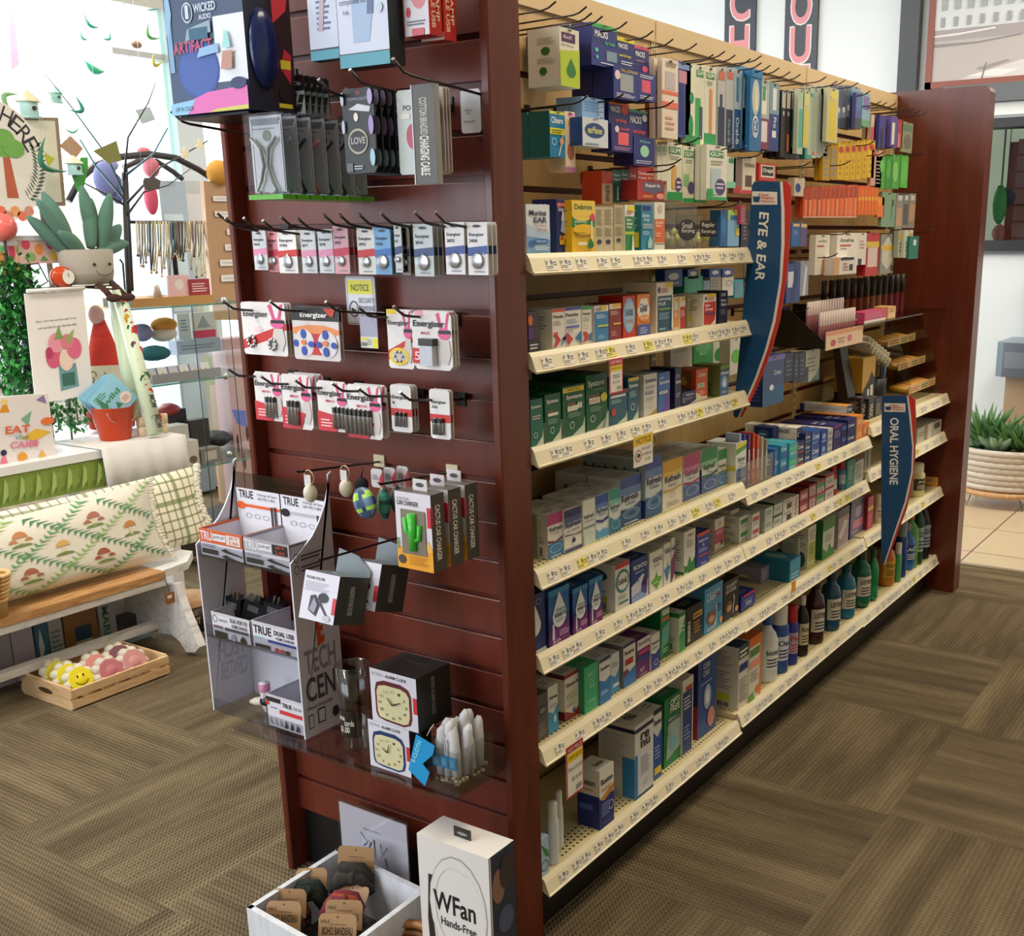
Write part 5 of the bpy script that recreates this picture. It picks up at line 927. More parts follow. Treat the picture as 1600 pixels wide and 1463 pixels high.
# clear jars of earplugs with handwritten labels
for (x0, x1, y0, y1), lab, words, sh in (((360, 565, 640, 1062), 'Small|Earplug', 'clear jar of yellow earplugs with round black label', 'e'), ((572, 762, 735, 1062), 'Regular|Earplugs', 'clear jar of earplugs with square black label', 'r'), ((250, 356, 600, 1062), '', 'clear acrylic box with grey reading glasses strap', '')):
    X = -.012; z0 = LV[0][0] - .0026; a = 1000 + x0 / 6.36; b = 1000 + x1 / 6.36; Y0 = yfor(a, X, z0); Y1 = yfor(b, X, z0); zt = zfor(X, Y0, 220 + y0 / 6.36)
    t = thing('earplug_jar', (X - .04, (Y0 + Y1) / 2, z0), words + ' on the top shelf', 'jar')
    m = MB(); m.box(X - .07, X, Y0 + .001, Y1 - .001, z0, zt, 'c#dde3d8'); m.obj('container', t)
    m = MB(); rd = random.Random(3)
    for i in range(26 if lab else 0): m.ball((X - .008 - rd.random() * .05, Y0 + .01 + rd.random() * (Y1 - Y0 - .02), z0 + .008 + rd.random() * (zt - z0) * .34), (.006, .006, .009), rd.choice(['#d8dc4c', '#dfe08c', '#c8b8a8']), 7, 4)
    if lab: m.obj('earplugs', t, kind='stuff')
    if lab:
        q = MB(); q.dec(FX(X + .0005, Y0, Y1, z0, zt), ('e .04 .22 .98 .7 #16161a;' if sh == 'e' else 'r .1 .38 .96 .84 #16161a;') + 't .26 .5 .74 .62 #e8e8e4 %s;t .24 .38 .86 .49 #e8e8e4 %s' % tuple(lab.split('|')) if sh == 'e' else 'r .1 .38 .96 .84 #16161a;t .2 .63 .86 .78 #e8e8e4 %s;t .18 .46 .9 .58 #e8e8e4 %s' % tuple(lab.split('|'))); q.obj('label', t)
# behind row on section below the top shelf: blue denture bath cards
pegs('row under top shelf', (820, 420, 4.571), '''
1000 5 1125 130 .012 1|blue denture bath card, first|#1c4c9c|e .2 .4 .8 .8 #dfe8f0;T .2 .15 .8 .3 #c8dcf0 bath
1165 5 1240 70 .012 1|blue denture bath card, second|#1c4c9c|e .2 .3 .8 .8 #dfe8f0
1320 0 1400 60 .012 1|blue denture bath card, third|#1c4c9c|e .2 .3 .8 .8 #dfe8f0
1412 0 1485 60 .012 1|blue denture bath card, fourth|#2454a4|e .2 .3 .8 .8 #dfe8f0
1140 55 1270 180 .06 0|teal denture bath box|#2ca484|r .1 .1 .9 .8 #3cb494
1275 85 1320 180 .04 0|pale blue denture bath box|#7cb4d8|
1325 60 1400 190 .05 0|grey denture bath box|#a8a8a4|
1410 55 1490 195 .05 0|white denture bath box|#dcdcd4|o .3 .5 .9 .8 #5c7cac
1498 80 1560 205 .04 0|turquoise denture case|#34a4c4|
''', X0=-.12)
pegs('row under second shelf', (820, 420, 4.571), '''
1040 560 1195 740 .02 0|white wet wipe pouch|#d0ccc4|n .2 .8 .8 .95 #8c8880 2
1205 535 1340 735 .02 0|green wipe pouch|#3ca04c|T .3 .6 .7 .76 #a8dcb0 eco;e .1 .7 .9 1 #64bc74
1345 520 1450 670 .03 1|white pouch with green leaves|#c8ccc0|e .1 .1 .6 .7 #2c8c3c;p .2 .5 .6 .9 .9 .4 #2c7c34
1465 500 1550 750 .03 0 .03 -.06|white and lime pouch at the shelf end|#d8dcd4|e .1 .3 .9 .7 #5cc43c
''', X0=-.14)
pegs('row beside the blue sign', (1200, 280, 5.226), '''
215 -10 300 140 .02 0|white and blue whitening pack|#c8b8a4|e .1 .2 .6 .7 #24408c
190 355 262 550 .03 0|blue box of lip balm|#1c5c9c|r .2 .84 .9 .95 #e0b878;n .2 .5 .8 .7 #8ca4c8 3
264 355 320 550 .03 0|purple and cream lip pack|#54487c|r .1 .8 .9 .95 #d8b87c
150 690 262 1010 .012 2|dark blue and white razor pack|#243c84|r .1 .4 .5 .8 #c8ccdc;p .3 0 .6 0 .8 .8 .6 .9 #1c2468
264 670 330 950 .012 2|clear and white razor pack|#8c94a4|p .3 0 .6 0 .8 .8 .6 .9 #d0d4dc
''')
pegs('the white scar care row', (1200, 280, 5.226), '''
386 455 500 780 .02 0|tall white wart kit|#dcd8c8|T .2 .8 .8 .88 #6c6860 nuby;r .1 .7 .6 .74 #b8483c;p .4 0 1 0 1 .3 .6 .5 #b8784c
440 660 530 775 .02 0|small folded white packet|#d8d4c8|r .1 .2 .8 .6 #e8a87c
560 440 728 775 .025 0|large white acne care carton|#e4e0d4|T .14 .78 .8 .88 #5c5850 Acnefree;r .14 .68 .66 .72 #c8483c;n .16 .6 .5 .66 #8c887c 1
535 635 716 778 .03 0 .03 -.06|white and tan cream box|#d8d4cc|r .3 .8 .9 .96 #2c2c30;r .7 .2 .86 .56 #1c1c20;r 0 0 .24 1 #d09c74;n .4 .2 .66 .7 #b8645c 3
730 440 805 700 .02 0|white folded carton with dark base|#dcd8d0|r .1 0 .5 .2 #2c2850;n .2 .5 .8 .8 #b8948c 3
800 440 902 785 .03 0|red carton with gold stripe|#b8242c|r .14 .2 .9 .7 #d8c0b8;r 0 .66 1 .8 #d8b43c
920 450 1028 770 .03 0|grey carton with cream arrow|#8c8c84|p .1 .3 .5 .1 .9 .3 .9 .7 .5 .95 .1 .7 #c8c4b4;r 0 .6 1 .72 #d8b43c;r .8 .06 1 .2 #1c1c20
1030 420 1088 640 .016 0|slate green and ochre pack, first|#5c7464|r .1 .7 .9 .9 #c89c2c;n .2 .2 .8 .6 #a8b4a4 3
1062 420 1124 640 .016 0 .02 -.07|slate green and ochre pack, second|#9ca494|r .1 .7 .9 .9 #c89c2c;n .2 .2 .8 .6 #5c6c5c 3
1112 415 1180 640 .016 0 .02 -.06|white and ochre pack|#c4ccbc|r .5 .7 .9 .9 #c89c2c;n .2 .2 .8 .6 #5c6c5c 3
1155 465 1228 650 .016 0 .02 -.05|teal green pack at the far end|#1c7464|r .4 .6 .7 .84 #e0e4dc
930 110 1040 390 .012 0|sage green nail card|#7c9c80|V .7 .2 .86 .8 #3c5444 L
1045 115 1100 410 .012 1|nail brush pack, first|#8c8880|r .1 .1 .9 .6 #b89474;r .2 .8 .8 .94 #c8c8c8
1104 115 1146 400 .012 1|nail brush pack, second|#7c7c78|r .1 .1 .9 .7 #5c5854;r .2 .8 .8 .94 #c8c8c8
1150 115 1202 400 .012 1|nail brush pack, third|#8c8880|r .1 .2 .9 .7 #b89474;r .2 .8 .8 .94 #c8c8c8
''')
pegs('row over the toothpaste', CN, '''
410 250 555 585 .05 0 .05 -.05|tall violet blue whitening strip box|#2f4478|p 0 0 1 0 1 .4 0 .3 #1c5c8c;T .5 .6 .84 .7 #c8cce0 Crest;e .3 .3 .5 .42 #dfe8f0;r 0 .9 1 1 #6c5ca8|r 0 0 1 1 #1c2c64;n .1 .1 .9 .7 #4c5c94 8
560 230 620 430 .02 0|navy strip box, first|#1c2040|n .2 .2 .8 .8 #5c6484 4
624 230 660 430 .02 0|navy strip box, second|#1c2040|n .2 .2 .8 .8 #5c6484 4
662 225 705 425 .02 0|navy strip box, third|#1c2040|n .2 .2 .8 .8 #5c6484 4
706 205 802 425 .05 0|white strip box with teal corner|#d0ccb8|p .3 0 1 0 1 .5 .8 .2 #3c8c84;n .1 .3 .8 .8 #8c8c7c 4;r 0 0 .2 .5 #1c3c6c
''')
# yellow shelf notice on the upright, black makeup standee, acrylic trays
pegs('spot under the sign', (1200, 280, 5.226), '''
36 1045 178 1290 .002 0|yellow paper notice with dark print|#d8b428|r 0 .86 1 1 #2c2c5c;n .2 .5 .8 .8 #5c4c14 3;r .1 .1 .6 .26 #1c1c1c
''', X0=-.2)
def standee(px, X0_, X1_, Y0, Y1, key, label, cat): pass
# dark wedge display with lip gloss tubes
Pq = on(1200 + 470 / 5.226, 280 + 1390 / 5.226, 0, -.03); Pr = on(1200 + 760 / 5.226, 280 + 1340 / 5.226, 0, -.03); zt_ = on(1200 + 380 / 5.226, 280 + 1040 / 5.226, 0, -.15).z
t = thing('lip_gloss_display', (-.14, (Pq.y + Pr.y) / 2, Pq.z), 'dark wedge display with rows of pink lip gloss tubes', 'display')
m = MB()
for y in (Pq.y, Pr.y - .003): m.prism([(XBK + .002, y, Pq.z), (-.03, y, Pq.z), (-.03, y, Pq.z + .02), (-.15, y, zt_), (XBK + .002, y, zt_)], (0, .003, 0), '#1f1a12')
m.box(XBK + .002, -.03, Pq.y + .0031, Pr.y - .0031, Pq.z, Pq.z + .004, '#1f1a12'); m.obj('stand', t)
m = MB(); m.box(-.03, -.027, Pq.y - .004, Pr.y + .004, Pq.z - .004, Pq.z + .05, '#e4c4a0'); m.dec(FX(-.027, Pq.y, Pr.y, Pq.z, Pq.z + .05), 'r 0 .75 1 1 #d89060;e .1 .1 .24 .5 #b8444c;e .56 .2 .68 .6 #c85c6c;n .3 .2 .5 .6 #b08c70 2'); m.obj('header_card', t)
nn = 14
for i in range(nn):
    for r_ in range(2):
        y = Pq.y + .012 + i * (Pr.y - Pq.y - .024) / (nn - 1); x = -.055 - r_ * .04; z = Pq.z + .006 + r_ * .03
        m = MB(); m.lathe((x, y, z), [(0, 0, '#b87c84'), (.006, 0, '#b87c84'), (.006, .06, '#c8b8b4'), (.006, .062, '#c8b8b4'), (.0055, .1, '#c8c0bc'), (0, .1, '#c8c0bc')], 8)
        m.obj('lip_gloss', label='pink lip gloss tube in wedge display, %s from left, %s row' % (ordn(i), ('front', 'rear')[r_]), cat='lip gloss', group='lip gloss tubes in the dark wedge display')
# glass shelf with black capped glosses
Ps = on(1340, 280 + 1190 / 5.226, 0, -.04); y2 = J[3] - .006; y1_ = on(1338, 500, 0, -.04).y
m = MB(); m.box(XBK + .002, -.02, y1_, y2, Ps.z - .004, Ps.z, 'c#c8d4c8'); m.obj('glass_shelf', label='clear shelf carrying the black capped lip glosses', cat='shelf')
zg = Ps.z
n_ = 12
for i in range(n_):
    y = y1_ + .02 + i * (y2 - y1_ - .25) / (n_ - 1)
    k = ['#a8644c', '#b06c50', '#a85c48', '#b8705c', '#98484c', '#a83c54'][i * 6 // n_]
    for r_ in range(2):
        m = MB(); x = -.13 - r_ * .03; m.lathe((x, y, zg + .0002), [(0, 0, k), (.009, 0, k), (.009, .07, k), (.0095, .07, '#2a2624'), (.0095, .135, '#2a2624'), (0, .135, '#2a2624')], 8)
        m.obj('black_cap_gloss', label='lip gloss with black cap on clear shelf, %s from left, %s row' % (ordn(i), ('front', 'rear')[r_]), cat='lip gloss', group='black capped lip glosses on the clear shelf')
carton(-.035, y1_ + .06, y1_ + .27, zg + .0002, .035, .05, '#c83c6c', 'r 0 0 1 .24 #e8dcd0;n .05 .36 .95 .9 #e87c9c 4', name='lip_tray', label='pink tray of lip balms on the clear shelf', cat='tray')
carton(-.035, y1_ + .29, min(y1_ + .37, y2 - .002), zg + .0002, .04, .05, '#e0b070', 'r .1 .1 .9 .5 #e8c89c;n .2 .5 .8 .9 #a8743c 2', name='lip_tray', label='small tan tray of lip balms on the clear shelf', cat='tray')
# lip balm tower on the far top shelf: tilted trays of yellow tubes
zt = LV[2][0] - .0026; t = thing('lip_balm_tower', (-.15, 2.68, zt), 'clear stepped tower of yellow lip balms beside the far panel', 'display')
m = MB()
for y in (2.5, 2.838): m = MB(); m.prism([(-.26, y - .002, zt), (-.03, y - .002, zt), (-.05, y - .002, zt + .12), (-.12, y - .002, zt + .3), (-.26, y - .002, zt + .3)], (0, .002, 0), 'c#cfccc0'); m.obj('clear_side', t)
for k in range(3):
    m = MB(); x = -.05 - k * .045; z = zt + .035 + k * .085; m.box(x - .1, x, 2.503, 2.835, z, z + .003, 'c#d8cfb4'); m.box(x, x + .002, 2.503, 2.835, z, z + .03, '#d8b878'); m.dec(FX(x + .002, 2.503, 2.835, z, z + .03), 'r 0 .1 1 .9 #e8cf98;n .05 .2 .4 .8 #b8483c 2;n .45 .2 .7 .8 #4c7c5c 2;n .74 .2 .95 .8 #c8843c 2'); m.obj('tier', t)
    for i in range(12):
        m = MB(); y = 2.515 + i * .0275; m.tube([(x - .075, y, z + .02), (x - .006, y, z + .012)], .008, ['#e0a838', '#e8b848', '#dc8c3c', '#e8c870', '#d86c50', '#e0b040'][(i + k) % 6], 8)
        m.obj('lip_balm', label='yellow lip balm tube, %s from left on %s step of tower' % (ordn(i), ('lowest', 'middle', 'top')[k]), cat='lip balm', group='lip balms in the stepped tower')
m = MB()
for i in range(20):
    r_, c_ = divmod(i, 7); m = MB(); yy = 2.42 + r_ * .02; m.tube([(-.24, 2.2 + c_ * .035 + r_ * .017, zt + .26 - c_ * .012 - r_ * .022 + .02), (-.1, 2.2 + c_ * .035 + r_ * .017, zt + .26 - c_ * .012 - r_ * .022)], .0095, '#c8c0a8', 10)
    m.obj('rolled_tube', label='cream capped tube in clear rack, %s in %s row' % (ordn(c_), ('top', 'middle', 'bottom')[r_]), cat='tube', group='cream capped tubes in the clear rack')
m = MB(); m.prism([(-.255, 2.17, zt + .28), (-.09, 2.17, zt + .24), (-.09, 2.49, zt + .13), (-.255, 2.49, zt + .17)], (0, 0, -.003), 'c#d8d4c8'); m.box(-.256, -.25, 2.17, 2.49, zt, zt + .3, 'c#d8d4c8'); m.obj('clear_rack', label='clear sloped rack holding cream capped tubes', cat='rack')
# near makeup strip, small yellow display and brush cup
m = MB(); m.prism([(-.13, 2.03, zt), (-.09, 2.03, zt), (-.17, 2.05, zt + .32), (-.19, 2.05, zt + .32)], (0, .07, 0), '#2c2420'); m.dec(FX(-.088, 2.03, 2.1, zt, zt + .1), 'n .1 .1 .9 .8 #8c7060 4'); m.obj('makeup_standee', label='dark makeup photo standee on the far top shelf', cat='standee')
carton(-.1, 2.14, 2.27, zt, .2, .1, '#c8982c', 'p 0 0 1 0 1 .6 .7 .74 .5 .6 0 .4 #16130f;r .1 .14 .3 .34 #d8d4c8;r .4 .24 .56 .44 #d8d4c8;r .64 .3 .84 .5 #d8d4c8', 'r 0 0 1 .4 #16130f', name='makeup_display', label='gold and black counter makeup display box', cat='display')
t = thing('brush_cup', (-.12, 2.35, zt), 'black cup of dark makeup pencils on the far shelf', 'cup')
m = MB(); m.lathe((-.12, 2.35, zt), [(0, 0, '#141414'), (.03, 0, '#141414'), (.036, .11, '#141414'), (.033, .11, '#141414'), (.028, .004, '#141414')], 16); m.obj('cup', t)
for i in range(9): 
    a = i * .7; m = MB(); m.tube([(-.12 + .015 * math.cos(a), 2.35 + .015 * math.sin(a), zt + .01), (-.12 + .03 * math.cos(a), 2.35 + .03 * math.sin(a), zt + .16)], .004, '#1c1c20' if i % 3 else '#3c6c84', 6); m.obj('pencil', t)
# paper notices clipped to price channels
def notice(px0, py0, px1, py1, X, base, spec, label, name='shelf_notice'):
    a = on(px0, py0, 0, X); b = on(px1, py1, 0, X); m = MB(); m.box(X - .0008, X, a.y, b.y, b.z, a.z, base); m.dec(FX(X, a.y, b.y, b.z, a.z), spec); return m.obj(name, label=label, cat='notice')
notice(952, 562, 973, 612, .02, '#e8e4dc', 'r 0 0 1 1 #c83c50;r .06 .04 .94 .8 #ece8e0;r .06 .64 .94 .8 #f0d820;t .1 .86 .9 .94 #f0e8e8 HOT PRICE;t .12 .68 .88 .76 #333 SAVE $1.50;t .2 .28 .7 .36 #333 $15.49;n .2 .44 .8 .56 #667 2;b .5 .1 .86 .2 #444', 'red bordered HOT PRICE tag hanging from the second shelf')
notice(884, 1170, 912, 1232, .02, '#e8e4dc', 'r 0 0 1 1 #b83434;r .06 .04 .94 .86 #ece8e0;r .06 .68 .94 .84 #f0d820;t .1 .89 .9 .96 #f0e8e8 HOT PRICE;t .12 .72 .88 .8 #333 SAVE $2.50;t .3 .3 .86 .38 #333 $15.49;t .1 .52 .9 .6 #333 Bausch+Lomb;b .5 .1 .86 .2 #444', 'red bordered HOT PRICE tag hanging above the bottom shelf')
notice(990, 684, 1020, 722, .02, '#f0ece0', 'r 0 .68 1 1 #f0cc20;T .1 .74 .9 .94 #8c6c10 NOTICE;t .4 .5 .95 .6 #554 SECURITY;t .4 .32 .95 .42 #554 CAMERAS;t .55 .14 .86 .24 #554 IN USE;o .04 .16 .38 .56 #a04040;e .14 .3 .3 .44 #222', 'small NOTICE security cameras card under the third shelf')
m = MB(); a = on(1241, 915, 0, .02); m.box(.0165, .018, a.y - .012, a.y + .016, a.z - .02, a.z + .012, '#e8a020'); m.obj('orange_tag', label='orange clearance tag on the third mid bay shelf', cat='tag')
# white travel bottles and a blue cream tube on the near bottom shelf
for x0, x1, yb, yt, l, nm in ((868, 880, 1322, 1236, 'rear white travel spray bottle with green leaf', 1), (856, 873, 1348, 1254, 'front white travel spray bottle with green leaf', 2)):
    t = bottle((0, 0, 1), LV[0][6], x0, x1, yb, yt, l + ' beside the post', '#d8dfe0', '#e4e2da', style='straight')
t = thing('cream_tube', (-.03, .115, LV[0][6]), 'pale blue cream tube lying against the post', 'tube'); m = MB()
z0 = LV[0][6] - .002; m.box(-.06, -.012, .096, .128, z0, z0 + .085, '#a8c4dc'); m.dec(FX(-.012, .096, .128, z0, z0 + .085), 'p .1 .9 .9 .6 1 .4 .6 .5 #3c8c3c;o .1 .1 .9 .4 #243c7c'); m.obj('tube_body', t)
# ================================================================ goods on the end cap
def slot_hook(tx, ty, L, label, drop=.03):
    P = on(tx, ty, 1, L); m = MB(); zb = P.z - drop
    m.tube([(P.x, PR + .004, zb), (P.x, L + .035, zb + drop * .45), (P.x, L + .02, zb + drop * .55), (P.x, L, P.z)], .0024, 'm#4a4644', 8)
    m.box(P.x - .012, P.x + .012, PR - .003, PR, zb - .012, zb + .014, 'm#3c3836'); m.tube([(P.x, L, P.z), (P.x, L - .003, P.z + .003)], .003, 'm#8c8884', 8)
    return m.obj('slatwall_hook', label=label, cat='hook', group='black slatwall hooks on the end cap')
rowsH = [('top', -.19, [(296, 68), (380, 148), (269, 176), (500, 127), (549, 112), (616, 95)]), ('coin battery', -.12, [(341, 335), (354, 343), (383, 343), (413, 347), (441, 341), (468, 344), (508, 338), (533, 338), (563, 337), (597, 335), (650, 334), (682, 334)]),
         ('round battery', -.12, [(350, 472), (424, 473), (511, 474), (562, 482), (617, 481)]), ('stick battery', -.12, [(358, 578), (410, 590), (463, 596), (521, 601), (562, 609), (627, 615)])]
for rn, L, tips in rowsH:
    for i, (x, y) in enumerate(tips): slot_hook(x, y, L, 'black slatwall hook, %s from left in the %s row' % (ordn(i), rn))
def YR(px0, py0, px1, py1, Y):
    pm = (px0 + px1) / 2; qm = (py0 + py1) / 2
    return on(px0, qm, 1, Y).x, on(px1, qm, 1, Y).x, on(pm, py1, 1, Y).z, on(pm, py0, 1, Y).z
def capcard(px0, py0, px1, py1, Y, label, base, spec, d=.002, n=0, dy=.008, r=.004, extra=None, cat='blister card', name='blister_card', grp=None, side=''):
    x0, x1, z0, z1 = YR(px0, py0, px1, py1, Y)
    for q in range(n + 1):
        yy = Y + q * dy; m = MB(); r = min(r, (x1 - x0) / 4)
        pts = [(x0 + r, z0), (x1 - r, z0), (x1, z0 + r), (x1, z1 - r), (x1 - r, z1), (x0 + r, z1), (x0, z1 - r), (x0, z0 + r)]
        if d > .006: m.box(x0, x1, yy, yy + d, z0, z1, base)
        else: m.prism([(a, yy, b) for a, b in pts], (0, d, 0), base)
        m.dec(FY(yy, x0, x1, z0, z1), spec)
        if side: m.dec((V3((x1, yy, z0)), V3((0, d, 0)), V3((0, 0, z1 - z0)), V3((1, 0, 0))), side)
        if extra and q == 0: extra(m, x0, x1, z0, z1, yy)
        L = label if q == 0 else '%s, %s behind' % (label, ('next', 'third', 'fourth', 'fifth', 'sixth', 'seventh', 'eighth')[q - 1])
        m.obj(name, label=L, cat=cat, group=grp)
# ---- coin cells
def coin(c, rr):
    def f(m, x0, x1, z0, z1, y):
        X = x0 + (x1 - x0) * c[0]; Z = z0 + (z1 - z0) * c[1]; R_ = (x1 - x0) * rr; n0 = len(m.v)
        m.lathe((0, 0, 0), [(0, .004, 'm#c8c8cc'), (R_ * .9, .004, 'm#c8c8cc'), (R_, .003, 'm#a8a8ac'), (R_, 0, 'm#a8a8ac')], 16)
        m.xf(Matrix.Translation((X, y - .0004, Z)) @ Matrix.Rotation(math.radians(90), 4, 'X'), n0)
        n0 = len(m.v); m.lathe((0, 0, 0), [(0, .006, 'c#eef2f4'), (R_ * 1.1, .006, 'c#eef2f4'), (R_ * 1.35, 0, 'c#eef2f4')], 16); m.xf(Matrix.Translation((X, y - .0004, Z)) @ Matrix.Rotation(math.radians(90), 4, 'X'), n0)
    return f
SIL, ROSE, NAVY = '#c9cfd4', '#d88cac', '#2c4878'
def cc(band, num, bh=.3, top='#e9e7e6'):
    return 'r 0 0 1 1 %s;p 0 %.2f 1 %.2f 1 %.2f 0 %.2f %s;T .1 .72 .84 .8 #24262c Energizer;T .1 .62 .5 .68 #24262c %s;n .3 .04 .9 .1 #8c8f94 1;e .3 .9 .7 .95 #3a3a40' % (top, bh + .08, bh + .12, bh + .28, bh + .24, band, num)
cards = [(396, 360, 417, 422, ROSE, '364', SIL, .3), (419, 361, 436, 425, '#c8304a', '357', '#d88c98', .3), (435, 360, 464, 427, '#c82c2c', '357/303', '#e9e7e6', .3), (471, 360, 494, 427, ROSE, '377', SIL, .3), (498, 358, 521, 427, ROSE, '379', SIL, .3), (522, 353, 545, 428, '#c82c4c', '392', '#d8a0ac', .3),
         (559, 356, 586, 429, '#c82c2c', '392', '#dcdad8', .28), (586, 355, 611, 429, '#2f6cb4', '1216', '#6ca4d4', .4), (617, 350, 628, 426, NAVY, '1620', '#c8ccd0', .38), (628, 356, 640, 430, '#24304c', '1616', '#8c8884', .38), (647, 350, 677, 432, NAVY, '2016', '#c0c8cc', .38), (696, 347, 726, 429, '#2c4c94', '2032', '#e4e2e4', .38), (731, 347, 762, 430, '#2c4c94', '2450', '#e4e2e4', .38)]
for i, (a, b, c, d, k, num, tp, rr) in enumerate(cards):
    capcard(a, b, c, d, -.05 + (.012 if i in (1, 9) else 0), '%s coin battery card with %s band, %s in coin row' % ('silver' if tp == SIL else 'pale', 'blue' if k in (NAVY, '#2f6cb4', '#2c4c94', '#24304c') else 'red or pink', ordn(i)), '#d4d2d0', cc(k, num, .28, tp), n=2 if i > 1 else 0, dy=.012, extra=coin((.5, .27), rr * .8))
# ---- NOTICE sign and tag
capcard(541, 432, 587, 508, .0, 'yellow and white NOTICE security cameras card on end cap', '#dfe0e4', 'r .08 .64 .92 .92 #e8e03c;T .2 .7 .8 .84 #5c6034 NOTICE;o .1 .16 .42 .5 #3c4c74;p .18 .36 .34 .3 .32 .24 .18 .3 #1c1c20;t .44 .46 .98 .56 #5c648c SECURITY;t .44 .3 .98 .4 #5c648c CAMERAS;t .5 .12 .8 .22 #5c648c IN USE;r .03 .97 .97 .98 #3c5484;r .03 .03 .97 .04 #3c5484;r .03 .03 .05 .97 #3c5484;r .95 .03 .97 .97 #3c5484', cat='notice', name='notice_card')
capcard(563, 495, 590, 544, -.02, 'small hanging strip with yellow price sticker below notice', '#a8a8c0', 'r 0 0 1 .36 #dcdccc;r .7 .02 1 .3 #e8dc2c;r 0 .26 .4 .32 #e8dc2c;b .05 .06 .4 .18 #444;n .4 .1 .66 .3 #888 3', cat='tag', name='price_strip')
capcard(720, 139, 751, 208, .012, 'white hang tag with small handwriting by the post', '#dfe3ec', 't .2 .5 .6 .56 #445 Cable for;t .3 .42 .5 .47 #445 Tv;t .16 .24 .7 .3 #445 Smartwatch', cat='tag', name='hang_tag')
# ---- round battery cards
def cells(cen, rad, k, cr, n=8, col='m#b8b8bc'):
    def f(m, x0, x1, z0, z1, y):
        for cx, cz in cen:
            for j in range(n):
                A = 2 * math.pi * j / n; X = x0 + (x1 - x0) * cx + rad * math.cos(A); Z = z0 + (z1 - z0) * cz + rad * math.sin(A)
                m.ball((X, y - .003, Z), (cr, .004, cr), col, 8, 5)
    return f
def stick(xs, z0f, z1f, w, cap_='#1c1c20'):
    def f(m, x0, x1, z0, z1, y):
        for q in xs:
            X = x0 + (x1 - x0) * q; r = (x1 - x0) * w; a = z0 + (z1 - z0) * z0f; b = z0 + (z1 - z0) * z1f
            m.lathe((X, y - r, a), [(0, 0, 'm#b8b8b8'), (r, 0, 'm#b8b8bc'), (r, (b - a) * .75, cap_), (r, (b - a), cap_), (r * .4, b - a, 'm#ccc'), (r * .4, (b - a) * 1.04, 'm#ccc'), (0, (b - a) * 1.04, None)], 10)
    return f
BUN = 'p .62 .95 .74 .6 .8 .6 .7 .98 #d84c84;p .9 .97 .8 .6 .86 .6 .96 .98 #d84c84;e .66 .52 .98 .72 #e05c94;r .68 .62 .98 .68 #1c1c20;p .68 .3 .74 .52 .94 .52 .98 .28 .9 .1 .74 .12 #cfc8c4'
capcard(379, 473, 447, 555, -.055, 'white battery card with two rings of silver cells', '#e6e3e2', 'p 0 .28 1 .62 1 .5 .6 .3 0 .1 #c82c2c;%s;T .06 .7 .62 .84 #1c1c24 Energizer;n .3 .44 .5 .56 #f0c8c8 3' % BUN, n=2, extra=cells([(.22, .26), (.7, .22)], .0095, 0, .004))
capcard(458, 480, 530, 563, -.05, 'black topped battery card with six blue tabs', '#d8d0d0', 'r 0 .74 1 1 #1c1a1c;p 0 .6 .3 .66 .7 .66 1 .58 1 .5 .6 .4 .3 .4 0 .5 #e08c54;p .3 .5 .7 .5 .6 .1 .4 .1 #c03038;e .04 .06 .46 .58 #d8d4d8;e .54 .06 .96 .56 #d8d4d8;p .7 .98 .96 .98 .9 .82 .8 .86 #b83420;T .2 .78 .78 .9 #f0eeec Energizer;e .18 .4 .3 .58 #2c4cac;e .18 .08 .3 .26 #2c4cac;e .02 .24 .12 .38 #2c4cac;e .34 .24 .48 .36 #2c4cac;e .66 .4 .78 .58 #2c4cac;e .66 .08 .78 .26 #2c4cac;e .52 .24 .64 .36 #2c4cac;e .84 .24 .96 .36 #2c4cac;e .2 .28 .3 .38 #e07c4c;e .66 .28 .78 .38 #e07c4c', n=1)
capcard(606, 484, 645, 576, -.055, 'narrow white battery card with yellow cell ring', '#e6e3e2', 'r 0 .92 .4 1 #e8c82c;p 0 .3 1 .56 1 .46 .6 .36 0 .14 #c82c2c;%s;T .06 .72 .9 .82 #1c1c24 Energizer;e .06 .06 .86 .36 #e4c83c;e .16 .12 .76 .3 #c8c4bc' % BUN, n=1, extra=cells([(.46, .21)], .009, 0, .0032, 6))
capcard(645, 486, 706, 578, -.06, 'white battery card with one square nine volt battery', '#e6e3e2', 'r .08 .92 .3 1 #e8a0b0;%s;T .04 .7 .84 .84 #1c1c24 Energizer;T .24 .6 .46 .65 #d8506c MAX;r 0 .1 .26 .36 #c83030;t .06 .16 .2 .3 #f4e8e4 5' % BUN, n=2, r=.008, extra=lambda m, x0, x1, z0, z1, y: (m.box(x0 + (x1 - x0) * .3, x0 + (x1 - x0) * .62, y - .014, y - .001, z0 + (z1 - z0) * .08, z0 + (z1 - z0) * .42, 'g#c4c8d4'), m.box(x0 + (x1 - x0) * .28, x0 + (x1 - x0) * .64, y - .0145, y - .0005, z0 + (z1 - z0) * .42, z0 + (z1 - z0) * .54, 'g#2c2828')))
